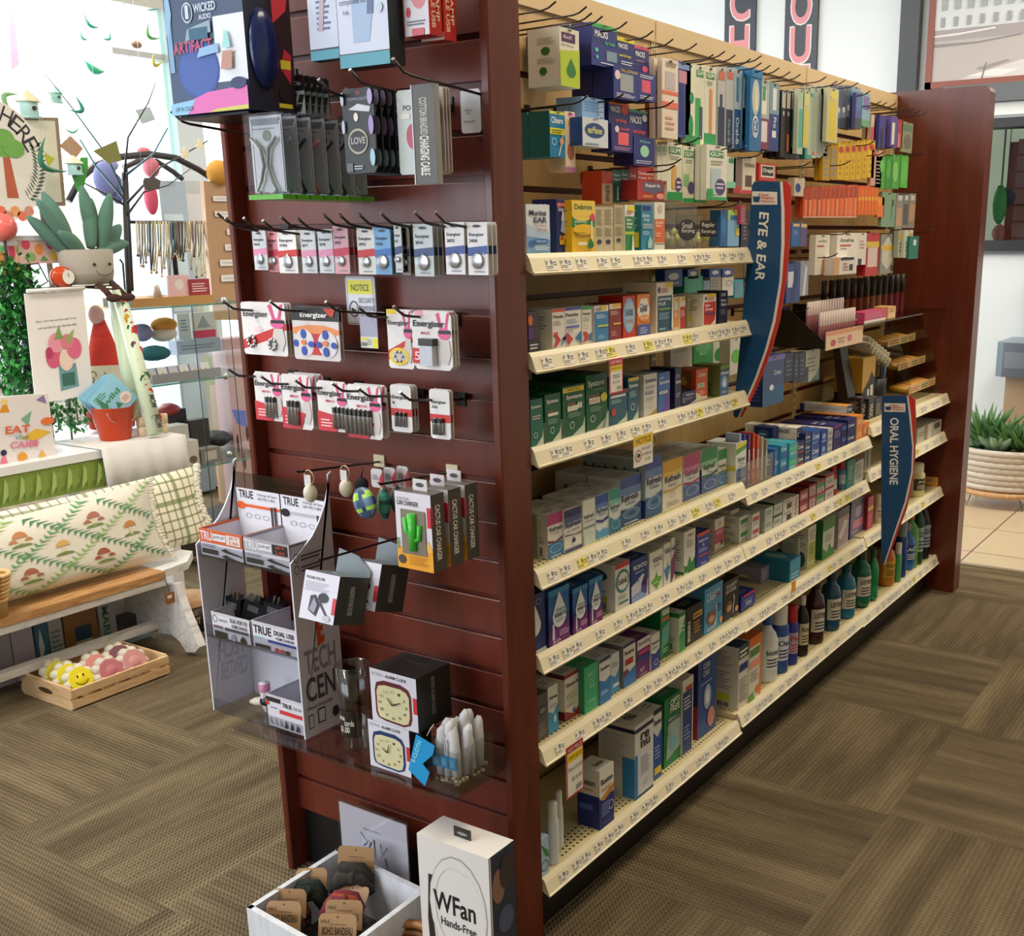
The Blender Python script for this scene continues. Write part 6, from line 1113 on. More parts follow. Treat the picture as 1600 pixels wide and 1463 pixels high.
# ---- stick battery cards
for i, (a, b, c, d, w, xs, hi, n_) in enumerate([(399, 582, 441, 657, 'with red ten pack corner', (.5, .62, .74), .5, 0), (441, 586, 487, 670, 'with slim cells in pink frame', (.3, .42, .54), .52, 2), (497, 596, 543, 674, 'marked 50 percent, cells on the right', (.62, .76, .9), .5, 0), (543, 602, 596, 685, 'with a long rank of cells, lowest and widest', (.04, .17, .3, .43, .56, .69), .54, 1)]):
    capcard(a, b, c, d, -.06, 'white stick battery card %s' % w, '#e6e3e2', '%s;T .04 .68 .86 .82 #1c1c24 Energizer;T .3 .58 .6 .63 #d8506c MAX;p 0 .0 .6 .0 .8 .3 0 .4 #c83440;n .1 .08 .5 .26 #f0c8c8 3' % BUN, n=n_, dy=.016, extra=stick(xs, .08, hi, .062), r=.006)
capcard(611, 602, 643, 675, -.045, 'narrow white battery card with red band, left of two', '#dedcda', 'r 0 .34 1 .5 #c83430;T .1 .68 .84 .78 #30343c Energizer;r .1 .6 .2 .64 #333', n=2, extra=stick((.3, .5, .7), .12, .42, .07))
capcard(672, 609, 703, 686, -.045, 'narrow white battery card by the post, two cells', '#e4e2e2', 'r 0 .34 1 .5 #c83430;T .1 .7 .84 .78 #30343c Energizer;T .1 .62 .4 .67 #30343c A23', n=1, extra=stick((.34, .6), .1, .42, .12))
# ---- top row
Yt = -.2
x0, x1, z0, z1 = YR(260, -60, 383, 177, Yt)
t = thing('headphone_box', ((x0 + x1) / 2, Yt + .05, z0), 'slate blue headphone box with pink base and clear window', 'box')
m = MB(); m.box(x0, x1, Yt, Yt + .1, z0, z1, '#3c5070', {'X': '#23283c'})
m.dec(FY(Yt, x0, x1, z0, z1), 'r .62 .2 1 .64 #e0e4ec;e .12 .1 .66 .5 #3450a0;e .14 .12 .64 .49 #3c5ca8;r .02 .3 .08 .8 #7ca4cc;p 0 .6 .06 .98 .1 .7 .04 .5 #8cb4d4;e .24 .62 .38 .76 #c8d4e4;e .25 .63 .37 .75 #3c5070;p .29 .65 .33 .65 .33 .74 .29 .74 #c8d4e4;T .4 .68 .68 .74 #c8d4e4 WICKED;T .46 .63 .62 .665 #c8d4e4 AUDIO;p .26 .5 .6 .54 .6 .62 .3 .58 #8ca4b4;r .32 .5 .56 .58 #2c5c7c;T .1 .42 .6 .5 #b84c6c ARTIFACT;p .4 .38 .68 .4 .68 .46 .44 .44 #8cb4dc;p .2 0 1 0 1 .16 .5 .14 .3 .1 #d86cb4;p 0 0 .22 0 .34 .1 0 .08 #8cc0e4;t .06 .025 .3 .055 #2c4c6c LIVE IN COLOR;p .5 0 1 0 1 .03 .6 .02 #c8c860;e .8 .14 1 .22 #283464;p .7 .28 .84 .28 .86 .4 .74 .4 #b88c7c;p .74 .42 .84 .42 .82 .52 .78 .54 #9cd8dc')
m.dec((V3((x1, Yt, z0)), V3((0, .1, 0)), V3((0, 0, z1 - z0)), V3((1, 0, 0))), 'r .5 .02 1 .98 #2c1c28;p .6 .6 .9 .7 1 .9 .6 .96 #c83c4c;p .7 .3 .8 .44 .95 .4 .9 .2 #b8344c;r .7 .3 .92 .36 #d8cc3c;r .6 .03 .9 .06 #d8cc3c;e .62 .06 .94 .2 #1c1c20')
m.obj('carton', t)
m = MB(); zc = z0 + (z1 - z0) * .42; m.ball((x1 + .001, Yt + .035, zc), (.018, .03, (z1 - z0) * .27), 'g#16265c', 18, 12); m.obj('earcup', t)
x0, x1, z0, z1 = YR(268, 168, 388, 186, Yt)
m = MB(); m.box(x0 + .01, x1 - .004, Yt + .004, Yt + .12, z0 + .004, z0 + .008, 'm#2a2a30'); m.box(x0 + .01, x1 - .004, Yt + .115, Yt + .12, z0 + .004, z0 + .02, 'm#2a2a30'); m.obj('wire_shelf', label='dark metal tray under the headphone box', cat='shelf')
capcard(440, 118, 476, 180, -.1, 'black clip pack with diagonal stripes behind the hook', '#1f2024', 'r 0 .0 1 .6 #b8c0c8;p .1 .5 .3 .5 .2 .3 0 .3 #222;p .5 .54 .7 .54 .6 .34 .4 .34 #222;p .8 .5 1 .5 .9 .3 .7 .3 #222;p .3 .26 .5 .26 .4 .06 .2 .06 #222;p .7 .26 .9 .26 .8 .06 .6 .06 #222;T .1 .72 .9 .84 #d8dce4 OmniClip', n=4, dy=.014, cat='package', name='clip_pack')
EB = [('sage green', '#7c8070'), ('pale blue', '#8c9cb0'), ('black', '#1c1820'), ('rose', '#c88078'), ('charcoal', '#20242c'), ('deep teal', '#1c3038'), ('ivory', '#c8c0b8')]
for i, (nm, k) in enumerate(EB):
    Yp = -.19 + i * .0315; xa, xb, za, zb = YR(384, 176, 438, 312, -.19)
    t = thing('earbud_pack', ((xa + xb) / 2, Yp, za), 'clear hanging pack with %s neckband earbuds, %s from front' % (nm, ordn(i)), 'earbud pack', 'clear earbud packs on the upper left hook')
    m = MB(); m.box(xa, xb, Yp, Yp + .013, za + .008, zb, 'c#d4dae2'); m.obj('clear_case', t)
    m = MB(); m.box(xa + .003, xb - .003, Yp + .011, Yp + .0125, za + .012, zb - .003, '#c4c6cc'); m.dec(FY(Yp + .011, xa, xb, za + .008, zb), 'r .08 .86 .92 .94 #787c84;n .1 .8 .86 .84 #8a8c90 1;e .4 .66 .64 .8 %s;r .06 .06 .1 .9 #d8dce4;r .9 .06 .94 .9 #d8dce4' % k); m.obj('backing_card', t)
    m = MB(); w = xb - xa; h = zb - za; xc = (xa + xb) / 2; yy = Yp + .0045
    for s_ in (-1, 1): m.tube([(xc + s_ * w * .36, yy, za + h * .72), (xc + s_ * w * .12, yy, za + h * .6), (xc + s_ * w * .05, yy, za + h * .4), (xc + s_ * w * .16, yy, za + h * .22), (xc + s_ * w * .3, yy, za + h * .1)], [.0028, .0035, .0032, .0028, .002], 'g' + k, 8)
    m.ball((xc - w * .22, yy, za + h * .08), .004, k, 8, 6); m.ball((xc + w * .24, yy, za + h * .09), .004, k, 8, 6); m.obj('neckband', t)
    m = MB(); m.box(xa, xb, Yp - .001, Yp + .026, za, za + .008, 'g#5cac34'); m.obj('green_base', t)
# phone case boxes, top middle
def dbox(px0, py0, px1, py1, Y, d, label, base, front, side, cat='box', name='product_box', keys=None):
    x0, x1, z0, z1 = YR(px0, py0, px1, py1, Y); m = MB(); m.box(x0, x1, Y, Y + d, z0, z1, base, keys)
    m.dec(FY(Y, x0, x1, z0, z1), front); m.dec((V3((x1, Y, z0)), V3((0, d, 0)), V3((0, 0, z1 - z0)), V3((1, 0, 0))), side)
    return m.obj(name, label=label, cat=cat)
dbox(481, -60, 526, 94, -.13, .02, 'pale blue phone case box, left of the two up top', '#1c3a4c', 'r 0 .12 1 1 #c4cce0;r 0 0 1 .1 #4c98ac;n .3 .3 .8 .8 #5c648c 9;p .34 .3 .5 .3 .62 .7 .46 .7 #b8a0b4', 'r 0 0 1 1 #16242c')
dbox(527, -60, 606, 104, -.13, .035, 'larger pale blue phone case box with handwriting', '#16242c', 'r 0 .14 1 1 #c8d0e4;r 0 0 1 .13 #4c98ac;p .3 .24 .62 .24 .76 .7 .4 .8 .3 .6 #9cb4d4;p .6 .5 .72 .5 .8 1 .66 1 #5c6c94;t .16 .86 .5 .93 #4c5474 TERRAPIN;t .3 .74 .56 .8 #4c5474 Sleeve;t .06 .6 .6 .67 #4c5474 compatible for;t .14 .52 .24 .56 #4c5474 16;e .8 .5 .92 .6 #b8c8dc', 'r 0 0 1 1 #16242c;r .48 0 .52 1 #2c3c44')
dbox(631, -60, 669, 56, -.1, .03, 'white and red car charger box at top right', '#b01c18', 'r 0 0 1 1 #d8d4dc;e .24 .36 1 1.0 #d8808c;e .4 .5 .9 1.0 #c8b4d4;e .08 .26 .26 .4 #c83c44;n .1 .14 .9 .22 #5c5c6c 2;r .3 0 .8 .1 #d05c64', 'V .2 .1 .5 .8 #e8c0a8 DOBLE USB;V .56 .2 .84 .8 #e8c0a8 2.1 AMP')
dbox(656, -60, 692, 64, -.06, .03, 'second red car charger box just behind', '#b01c18', 'r 0 0 1 .1 #d8d0d0;r .2 .1 .8 .14 #c83c44', 'V .2 .1 .5 .8 #e8c0a8 DOBLE USB;V .56 .2 .84 .8 #e8c0a8 2.1 AMP')
for i in range(7):
    xa, xb, za, zb = YR(537, 134, 586, 271, -.14); Yp = -.14 + i * .0155; k = '#1c2024'
    m = MB(); m.prism([(a, Yp, b) for a, b in [(xa + .004, za), (xb - .006, za), (xb, za + .008), (xb, zb - .02), (xb - .004, zb - .006), (xb - .01, zb), (xb - .016, zb - .003), (xa + .016, zb - .003), (xa + .01, zb), (xa + .002, zb - .006), (xa, zb - .02), (xa, za + .006)]], (0, .0035, 0), k)
    m.dec(FY(Yp, xa, xb, za, zb), 'e .44 .9 .6 .95 #6c3028;T .2 .84 .8 .87 #8c90a4 POPSOCKETS;p .2 .74 .5 .8 .9 .76 .86 .7 .5 .72 #c8ccd4;e .36 .6 .5 .7 #e0d8d4;o .14 .22 .78 .52 #a8a090;e .18 .25 .74 .49 #16181c;T .24 .34 .7 .42 #a8a8a4 LOVE;r .06 .02 .26 .12 #5c6064;n .3 .04 .6 .1 #b8bcc0 2;e .84 .78 1 .96 #a89cc8;e .84 .44 1 .66 #a08cc8;e .84 .08 1 .28 #9cc4d4;e 0 .78 .1 .94 #b8bcd0;e 0 .46 .1 .62 #b8bcd0')
    m.obj('phone_grip_card', label='black dotted phone grip card, %s from the front' % ordn(i), cat='phone grip card', group='black dotted phone grip cards')
capcard(622, 140, 655, 273, -.105, 'white phone grip card with red disc, partly hidden', '#c4ccc8', 'T .3 .76 .8 .82 #2c2c30 POP;e .4 .3 1 .6 #b8485c;r .2 .66 .6 .72 #e0dcd0', cat='phone grip card', name='phone_grip_card')
dbox(645, 131, 681, 288, -.12, .012, 'slim grey charging cable carton hanging upright', '#4c4a46', 'V .34 .5 .66 .87 #b8b4ac COTTON BRAIDED;V .3 .09 .7 .49 #e0dcd4 CHARGING CABLE;r 0 0 .05 1 #c8ccd8', 'r 0 0 1 1 #8c8a88', name='cable_box')
capcard(676, 135, 694, 272, -.06, 'beige grip card peeping out behind the cable carton', '#c8bcb8', 'e .2 .5 .9 .9 #8c7c7c;e .2 .1 .9 .4 #a8a0a0', n=2, cat='phone grip card', name='phone_grip_card')

# ---- white two tier counter display
XRr, XLl, ZB0 = -.442, -.725, .43
def pz(px, py): p = on(px, py, 0, XRr); return (p.y, p.z)
prof = [(-.115, ZB0 + .002), pz(454, 882), pz(470, 862), pz(488, 838), pz(499, 815), pz(508, 788), pz(513, 762), pz(517, 737), pz(537, 736)]
yb_ = -.0015; prof[-1] = (min(prof[-1][0], yb_), prof[-1][1]); prof += [(yb_, prof[-1][1] - .002), (yb_, ZB0 + .002)]
disp = thing('counter_display', ((XLl + XRr) / 2, -.03, ZB0), 'white cardboard tech display with trays, standing on acrylic shelf', 'display')
for nm, xx in (('right_side', XRr), ('left_side', XLl)):
    m = MB(); m.prism([(xx - .004, a, b) for a, b in prof], (.004, 0, 0), '#cfcfdb'); 
    if nm == 'right_side':
        Y0, Y1, Z0, Z1 = -.115, yb_, ZB0 + .002, prof[1][1]
        F = (V3((xx, Y0, Z0)), V3((0, Y1 - Y0, 0)), V3((0, 0, Z1 - Z0)), V3((1, 0, 0)))
        # profile narrows upwards, so prints sit on the solid lower part
        m.dec(F, 'T .12 .36 .86 .5 #8c8c94 TECH;T .1 .2 .8 .34 #50545c CEN;t .08 .15 .7 .18 #333 Universal Compatibility;r .1 .05 .22 .13 #333;r .115 .056 .205 .124 #cfcfdb;r .32 .06 .5 .145 #333;r .34 .068 .48 .137 #cfcfdb;p .66 .08 .7 .12 .8 .12 .84 .08 .78 .06 .72 .06 #333;T .36 .66 .64 .88 #6c7078 U;p .44 .5 .44 .64 .5 .65 .5 .61 .58 .62 .58 .585 .52 .58 .52 .55 .6 .56 .6 .52 #cf4c1c;o .04 .935 .16 .985 #333;n .2 .94 .7 .98 #444 2;o .04 1.0 .16 1.05 #333;n .2 1.0 .7 1.04 #444 2')
    else:
        F = (V3((xx + .0002, yb_, ZB0)), V3((0, -.137, 0)), V3((0, 0, .37)), V3((1, 0, 0)))
        m.dec((V3((xx, -.112, ZB0)), V3((0, .11, 0)), V3((0, 0, .3)), V3((1, 0, 0))), 'T .86 .36 .2 .5 #b4b4c2 TECH;T .86 .2 .2 .34 #b4b4c2 CENTER')
    m.obj(nm, disp)
m = MB(); m.box(XLl, XRr - .004, yb_ - .003, yb_, ZB0 + .002, ZB0 + .2, '#c4c4d0'); m.box(XLl, XRr - .004, yb_ - .002, yb_, ZB0 + .3, prof[-2][1] - .02, 'c#8c8088'); m.obj('back_panel', disp)
z1_ = on(454, 902, 0, XRr).z; z2_ = on(468, 1034, 0, XRr).z
for nm, z in (('upper_tier', z1_), ('middle_tier', z2_), ('base', ZB0 + .002)):
    m = MB(); m.box(XLl, XRr - .004, -.1135, yb_ - .003, z, z + .003, 'c#b8bcc8'); m.box(XLl, XRr - .004, -.115, -.1135, z, z + .03, 'c#d4d8e0'); m.obj(nm, disp)
def tray(X0, X1, z, h, hb, label, rim, front, header, side='', Y0=-.1105, Y1=-.0075):
    t = thing('open_carton', ((X0 + X1) / 2, (Y0 + Y1) / 2, z), label, 'open carton')
    m = MB(); k = '#d4d2dc'; w = .0015
    m.box(X0, X1, Y0, Y0 + w, z, z + h, k); m.box(X0, X0 + w, Y0, Y1, z, z + h, k); m.box(X1 - w, X1, Y0, Y1, z, z + h, k); m.box(X0, X1, Y0, Y1, z, z + w, k)
    for a in ((X0, X1, Y0 - .0002, Y0 + w + .0002), (X0 - .0002, X0 + w + .0002, Y0, Y1), (X1 - w - .0002, X1 + .0002, Y0, Y1)): m.box(*a, z + h - .005, z + h + .0004, rim)
    m.dec(FY(Y0 - .0003, X0, X1, z, z + h), front); m.obj('tray_body', t)
    if header:
        m = MB(); m.box(X0, X1, Y1, Y1 + w, z, z + hb, '#dcdce4'); m.dec(FY(Y1, X0, X1, z + h * .8, z + hb), header); m.obj('header_card', t)
    return t
xm = (XLl + XRr) / 2
FT_ = 'r 0 .52 1 1 %s;T .02 .6 .3 .94 #dcdce4 TRU;r .32 .64 .62 .9 #dcdce4;t .34 .7 .6 .84 #445 $14.99 10FT;r .64 .58 .96 .94 %s;t .7 .78 .92 .9 #c84c2c JET;t .7 .62 .92 .74 #c84c2c 2.4A;n .06 .36 .4 .5 #8c8c94 2;r .06 .12 .42 .3 #2c2c30;p .5 .34 .62 .42 .66 .36 1 .24 1 .2 .6 .28 #1c1c20;p .5 .12 .62 .2 .66 .14 1 .02 1 -.02 .6 .06 #1c1c20'
HD = 'T .06 .74 .4 .96 #1c1c20 TRUE;t .5 .84 .95 .92 #1c2c60 Charge & Sync;t .5 .74 .9 .81 #1c2c60 USB TYPE-C CABLE;r .1 .5 1 .58 %s;e .0 .42 .2 .64 %s;o .2 .2 .34 .34 #889;o .4 .2 .54 .34 #889;o .6 .2 .74 .34 #889;r .8 .06 .84 .6 #333;r .88 .08 .92 .62 #333'
tray(XLl + .006, xm - .002, z1_ + .0032, .058, .125, 'orange rimmed open carton on the display top tier', '#cf5c2c', FT_ % ('#cf5c2c', '#e0cfc8'), HD % ('#e0602c', '#e0602c'))
tray(xm + .002, XRr - .006, z1_ + .0032, .058, .125, 'grey rimmed open carton on the display top tier', '#8c8c94', FT_ % ('#a8a8b0', '#1c1c20'), HD % ('#b4b4c0', '#1c1c20'))
tray(XLl + .016, xm - .004, z2_ + .0032, .055, .1, 'open carton of dual port wall chargers, middle tier', '#c4c4cc', 'o .04 .6 .16 .9 #222;n .2 .66 .44 .84 #889 1;T .5 .74 .94 .9 #24262c DUAL PORT PD;T .54 .54 .94 .68 #24262c HOME CHARGER;r .06 .4 .3 .5 #7c5c5c;r .36 .38 .96 .5 #4c4c50;r .08 .04 .4 .28 #222;d .5 .02 .64 .32 #a8a4b4;d .74 .02 .9 .32 #222', '')
tray(xm + .002, XRr - .006, z2_ + .0032, .058, .1, 'open carton marked DUAL USB on the middle tier', '#c4c4cc', 'T .04 .56 .44 .88 #1c1c20 TRUE;T .5 .66 .94 .84 #24262c DUAL USB;T .54 .5 .94 .6 #24262c HOME CHARGER;r .36 .34 1 .44 #2c44a0;n .06 .42 .3 .5 #8cc 1;r .06 .06 .4 .2 #222;e .5 .04 .6 .2 #c83c4c;e .62 .04 .72 .2 #c83c4c;e .74 .04 .84 .2 #222', '')
tray(xm + .026, XRr - .006, ZB0 + .0055, .072, .1, 'open carton marked DUAL USB on the display base', '#c4c4cc', 'r .02 .8 .4 .94 #2c2424;T .44 .72 .7 .86 #24262c TRUE;t .74 .74 .96 .84 #24262c DUAL USB;r .36 .5 1 .62 #c8343c;r 0 .68 .08 .8 #c8343c;n .12 .6 .32 .68 #889 1;p .06 .1 .14 .1 .1 .36 #a8a8b0;p .2 .1 .28 .1 .24 .36 #b4b4bc;p .34 .1 .42 .1 .38 .36 #a8a8b0;p .48 .1 .58 .1 .53 .36 #222;p .64 .1 .74 .1 .69 .36 #222;p .8 .1 .9 .1 .85 .36 #222', '')
rd = random.Random(5)
for i, (px, py, k, w) in enumerate([(372, 928, 'g#1c1c22', 'black'), (395, 935, 'g#201e22', 'black'), (418, 930, 'g#24242a', 'black')]):
    p = on(px, py, 1, -.03); m = MB(); z = z2_ + .03; m.box(-.022, .022, -.014, .014, -.02, .03, k); m.box(-.012, .012, -.0145, -.0141, .005, .02, 'm#a8a8ac'); m.box(-.006, -.004, -.003, .003, .03, .042, 'm#d8d4c0'); m.box(.004, .006, -.003, .003, .03, .042, 'm#d8d4c0')
    m.xf(Matrix.Translation((p.x, -.04 + i * .012, z + .012)) @ Matrix.Rotation(rd.uniform(-.7, .7), 4, 'Y') @ Matrix.Rotation(rd.uniform(-.5, .5), 4, 'Z')); m.obj('wall_charger', label='black wall charger, %s in the middle tier carton' % ['left', 'centre', 'right'][i], cat='charger')
for i, (dx, k, w) in enumerate(((.034, '#dcd4c4', 'cream and black'), (.085, '#e4e2e6', 'white and pink'))):
    t = thing('car_charger', (XLl + .03 + dx, -.07, ZB0 + .006), '%s car charger lying on the display base' % w, 'car charger'); m = MB()
    m.lathe((0, 0, 0), [(0, 0, k), (.004, .002, k), (.009, .02, k), (.01, .045, '#1c1c20' if i == 0 else k), (.012, .05, '#1c1c20' if i == 0 else '#c87ca0'), (.012, .068, k), (0, .07, k)], 14)
    m.xf(Matrix.Translation((XLl + .03 + dx, -.07, ZB0 + .02)) @ (Matrix.Rotation(math.radians(75), 4, 'Y') if i == 0 else Matrix.Translation((0, 0, -.013)))); m.obj('charger_body', t)
# acrylic shelf carrying it
m = MB(); m.box(-.62, -.021, -.15, PR - .001, ZB0 - .004, ZB0 + .0015, 'c#b0a4a8'); m.box(-.62, -.021, -.1508, -.15, ZB0 - .004, ZB0 + .0015, 'c#dfe4e8'); m.obj('acrylic_shelf', label='clear acrylic shelf low on the end cap', cat='shelf')
# ---- golf ball tags, pouches, small cards on the long hook
def rod(pa, pb, Ya, Yb, key='m#2a2626', r=.0022):
    a = on(*pa, 1, Ya); b = on(*pb, 1, Yb); m = MB(); m.tube([a + V3((0, -.004, .004)), a, b], r, key, 8); m.box(b.x - .014, b.x + .014, Yb, Yb + .004, b.z - .01, b.z + .014, '#cfc4a4'); return m
rod((466, 738), (592, 722), -.2, PR - .004).obj('slatwall_hook', label='long black hook holding the egg shaped tags', cat='hook')
rod((594, 757), (706, 738), -.17, PR - .004).obj('slatwall_hook', label='black hook holding the cactus charger boxes', cat='hook')
rod((500, 876), (660, 830), -.2, PR - .004).obj('slatwall_hook', label='black hook holding the phone holder boxes', cat='hook')
for i, (px, py, Yp) in enumerate(((485, 771, -.185), (541, 763, -.12))):
    p = on(px, py, 1, Yp); t = thing('egg_key_ring', p, 'cream egg shaped key ring on long hook, %s one' % ('front' if i == 0 else 'rear'), 'key ring')
    m = MB(); m.ball(p, (.0125, .0125, .017), '#cfc8b4', 16, 12); m.obj('ornament', t)
    m = MB(); m.tube([(p.x + .012 * math.sin(a), p.y, p.z + .029 + .013 * math.cos(a)) for a in [k * math.pi / 8 for k in range(17)]], .0012, 'm#b8a080', 6, cap=False); m.obj('ring', t)
    m = MB(); m.box(p.x - .01, p.x + .006, p.y - .003, p.y - .002, p.z + .014, p.z + .034, '#dcd8d8'); m.obj('price_tag', t)
p = on(565, 757, 1, -.1); m = MB(); m.ball(p, (.013, .013, .013), 'f#201e22', 14, 10); m.tube([p + V3((0, 0, .012)), p + V3((.004, 0, .03))], .0016, '#2a2624'); m.obj('pom_key_ring', label='black ball key ring beside the egg shaped ones', cat='key ring')
HK = ['#8cc84c', '#5c7c98', '#1c2c60', '#24507c', '#a8d458', '#3c4c6c']
for i, (px, py, w, h, Yp, ks, nm) in enumerate(((570, 786, .03, .03, -.13, HK, 'green and navy'), (600, 787, .014, .031, -.1, ['#3c8c7c', '#c84c44', '#4c9c8c', '#8c8c5c', '#c8443c', '#2c5c5c'], 'teal and red'), (620, 782, .012, .028, -.08, ['#3c4c50', '#5c8c74', '#2c3034'], 'dark green'))):
    p = on(px, py, 1, Yp); m = MB(); n0 = len(m.v); m.ball((0, 0, 0), (w * .88, .012, h), ks[0], 16, 12)
    for fi in range(len(m.f)):
        cx = sum(m.v[v][0] for v in m.f[fi]) / 4; cz = sum(m.v[v][2] for v in m.f[fi]) / 4; m.m[fi] = m.mi(ks[(int((cx + 1) / .011) * 2 + int((cz + 1) / .012) * 3) % len(ks)])
    m.xf(Matrix.Translation(p) @ Matrix.Rotation(-.35 if i == 0 else 0, 4, 'Y')); m.obj('plaid_pouch', label='small %s checked earbud pouch on hook' % nm, cat='pouch')
for i in range(3): capcard(580 + i * 20, 733 - i * 2, 598 + i * 20, 762, -.05 + i * .02, 'small white and red hang card over pouches, %s' % ordn(i), '#dcd8dc', 'p .8 0 1 .1 1 .9 .7 .5 #c8384c;n .1 .4 .7 .7 #667 3', cat='hang card', name='hang_card')
# ---- cactus chargers
for i in range(3):
    Yp = -.16 + i * .045; xa, xb, za, zb = YR(620, 771, 675, 890, -.16)
    t = thing('charger_box', ((xa + xb) / 2, Yp, za), 'white and yellow box with green cactus charger, %s on hook' % ordn(i), 'charger box', 'cactus charger boxes on one hook')
    m = MB(); m.box(xa, xb, Yp, Yp + .034, za, zb, '#3c3632', {'T': '#5c5854'})
    m.dec(FY(Yp, xa, xb, za, zb), 'r 0 0 1 1 #dad6e0;r 0 0 1 .26 #e8a42c;p 0 .26 .2 .3 .3 .26 #e8b458;p .7 .26 .9 .4 1 .3 1 .26 #e8b458;T .06 .9 .4 .93 #8c8c90 CACTUS;T .06 .83 .66 .89 #2c2c34 CAR CHARGER;r .9 .58 1 .84 #c8283c;r .16 .2 .84 .78 #7c7664;e .04 .06 .24 .18 #4c4440;n .34 .06 .9 .18 #c8842c 5;r .04 .26 .08 .4 #5c8c3c', 1)
    m.dec((V3((xb, Yp, za)), V3((0, .034, 0)), V3((0, 0, zb - za)), V3((1, 0, 0))), 'V .3 .14 .66 .86 #d8d4cc CACTUS CAR CHARGER;r 0 .6 .1 .84 #a82434')
    m.obj('carton', t)
    m = MB(); xc = (xa + xb) / 2; h = zb - za; yy = Yp - .0035; k = 'g#44b83c'
    m.tube([(xc, yy, za + h * .26), (xc, yy, za + h * .74)], [.0075, .0085], k, 12); m.tube([(xc, yy, za + h * .45), (xc - .015, yy, za + h * .5), (xc - .016, yy, za + h * .68)], .0048, k, 10); m.tube([(xc, yy, za + h * .38), (xc + .014, yy, za + h * .42), (xc + .016, yy, za + h * .6)], .0048, k, 10); m.obj('cactus_charger', t)
    m = MB(); m.prism([(xc - .016, Yp + .02, zb), (xc + .016, Yp + .02, zb), (xc + .016, Yp + .02, zb + .02), (xc - .016, Yp + .02, zb + .02)], (0, .001, 0), '#d0ccd0'); m.dec(FY(Yp + .02, xc - .016, xc + .016, zb, zb + .02), 'e .2 .3 .8 .7 #4a4648'); m.obj('hang_tab', t)
# ---- phone holder boxes
for i in range(2):
    P = on(478, 890, 1, -.2); Q = on(532, 905, 1, -.2); w = Q.x - P.x; h = .088; dd = .075
    t = thing('phone_holder_box', (P.x + w / 2 + i * .02, -.2 + i * .085, P.z - h), 'grey topped phone holder box tilted forward, %s one' % ('front' if i == 0 else 'rear'), 'phone holder box')
    m = MB(); m.box(0, w, 0, dd, -h, 0, '#34383a', {'T': '#68747a'})
    m.dec(FY(0, 0, w, -h, 0), 'r 0 0 1 1 #ccccda;T .06 .84 .6 .9 #2c2c34 PHONE HOLDER;n .06 .6 .8 .8 #9c9ca8 5;r .9 .2 1 .54 #c02c34;p .24 .2 .48 .1 .56 .36 .4 .54 .26 .5 #2c2c34;e .48 .4 .78 .6 #1c1c20;p .5 .4 .56 .42 .84 .12 .8 .1 #2c2c34;e .68 .04 .9 .16 #b0b0bc;p .28 .22 .44 .16 .5 .34 .38 .48 #8c8ca0')
    m.dec((V3((w, 0, -h)), V3((0, dd, 0)), V3((0, 0, h)), V3((1, 0, 0))), 'V .4 .2 .56 .8 #a8acac HANDSFREE PHONE HOLDER'); m.dec(FT(0, 0, w, 0, dd), 'e .42 .5 .54 .66 #d8dce0')
    M4 = Matrix.Translation((P.x + i * .02, -.2 + i * .085, P.z + i * .004)) @ Matrix.Rotation(math.radians(-17), 4, 'X'); m.xf(M4); m.obj('carton', t)
    m = MB(); m.prism([(.0, dd, 0), (w, dd, 0), (w, dd, .012), (w * .6, dd, .036), (0, dd, .044)], (0, .0015, 0), '#6c7880'); m.xf(M4); m.obj('hang_tab', t)
# ---- alarm clock boxes
def clockbox(px0, py0, px1, py1, Y, d, label, rim, hands):
    x0, x1, z0, z1 = YR(px0, py0, px1, py1, Y); z1 = z0 + (z1 - z0)
    t = thing('alarm_clock_box', ((x0 + x1) / 2, Y + d / 2, z0), label, 'clock box')
    m = MB(); m.box(x0, x1, Y, Y + d, z0, z1, '#232323')
    sp = 'r 0 0 1 1 #d2d0dc;T .04 .88 .3 .94 #9c9ca4 RETRO;T .34 .88 .8 .94 #2c2c34 ALARM CLOCK;r .92 .34 1 .64 #c82c38;p .1 .2 .14 .1 .3 .06 .7 .04 .84 .1 .88 .22 .88 .64 .82 .76 .66 .82 .3 .82 .14 .76 .1 .62 %s;p .14 .22 .18 .12 .3 .1 .7 .08 .8 .12 .84 .24 .84 .62 .78 .7 .66 .74 .32 .74 .18 .7 .14 .6 #cfc9a0' % rim
    cx, cy = .49, .41
    for n in range(1, 13):
        a = math.radians(90 - 30 * n); u = cx + .28 * math.cos(a); v = cy + .25 * math.sin(a); sp += ';t %.3f %.3f %.3f %.3f #4c4c40 %d' % (u - .03, v - .025, u + .03, v + .025, n)
    for ang, L in hands:
        a = math.radians(ang); ux, uy = math.cos(a), math.sin(a); sp += ';p %.3f %.3f %.3f %.3f %.3f %.3f %.3f %.3f #24241c' % (cx - uy * .015, cy + ux * .015, cx + uy * .015, cy - ux * .015, cx + ux * L + uy * .008, cy + uy * L - ux * .008, cx + ux * L - uy * .008, cy + uy * L + ux * .008)
    m.dec(FY(Y, x0, x1, z0, z1), sp); m.dec((V3((x1, Y, z0)), V3((0, d, 0)), V3((0, 0, z1 - z0)), V3((1, 0, 0))), 'V .42 .2 .52 .9 #8c8884 RETRO ALARM CLOCK')
    m.dec((V3((x0, Y, z1)), V3((x1 - x0, 0, 0)), V3((0, d, 0)), V3((0, 0, 1))), 't .3 .6 .8 .7 #6c6864 RETRO ALARM CLOCK'); m.obj('carton', t); return z1
Yc = -.13
x0, x1, z0, z1 = YR(579, 1090, 642, 1174, Yc)
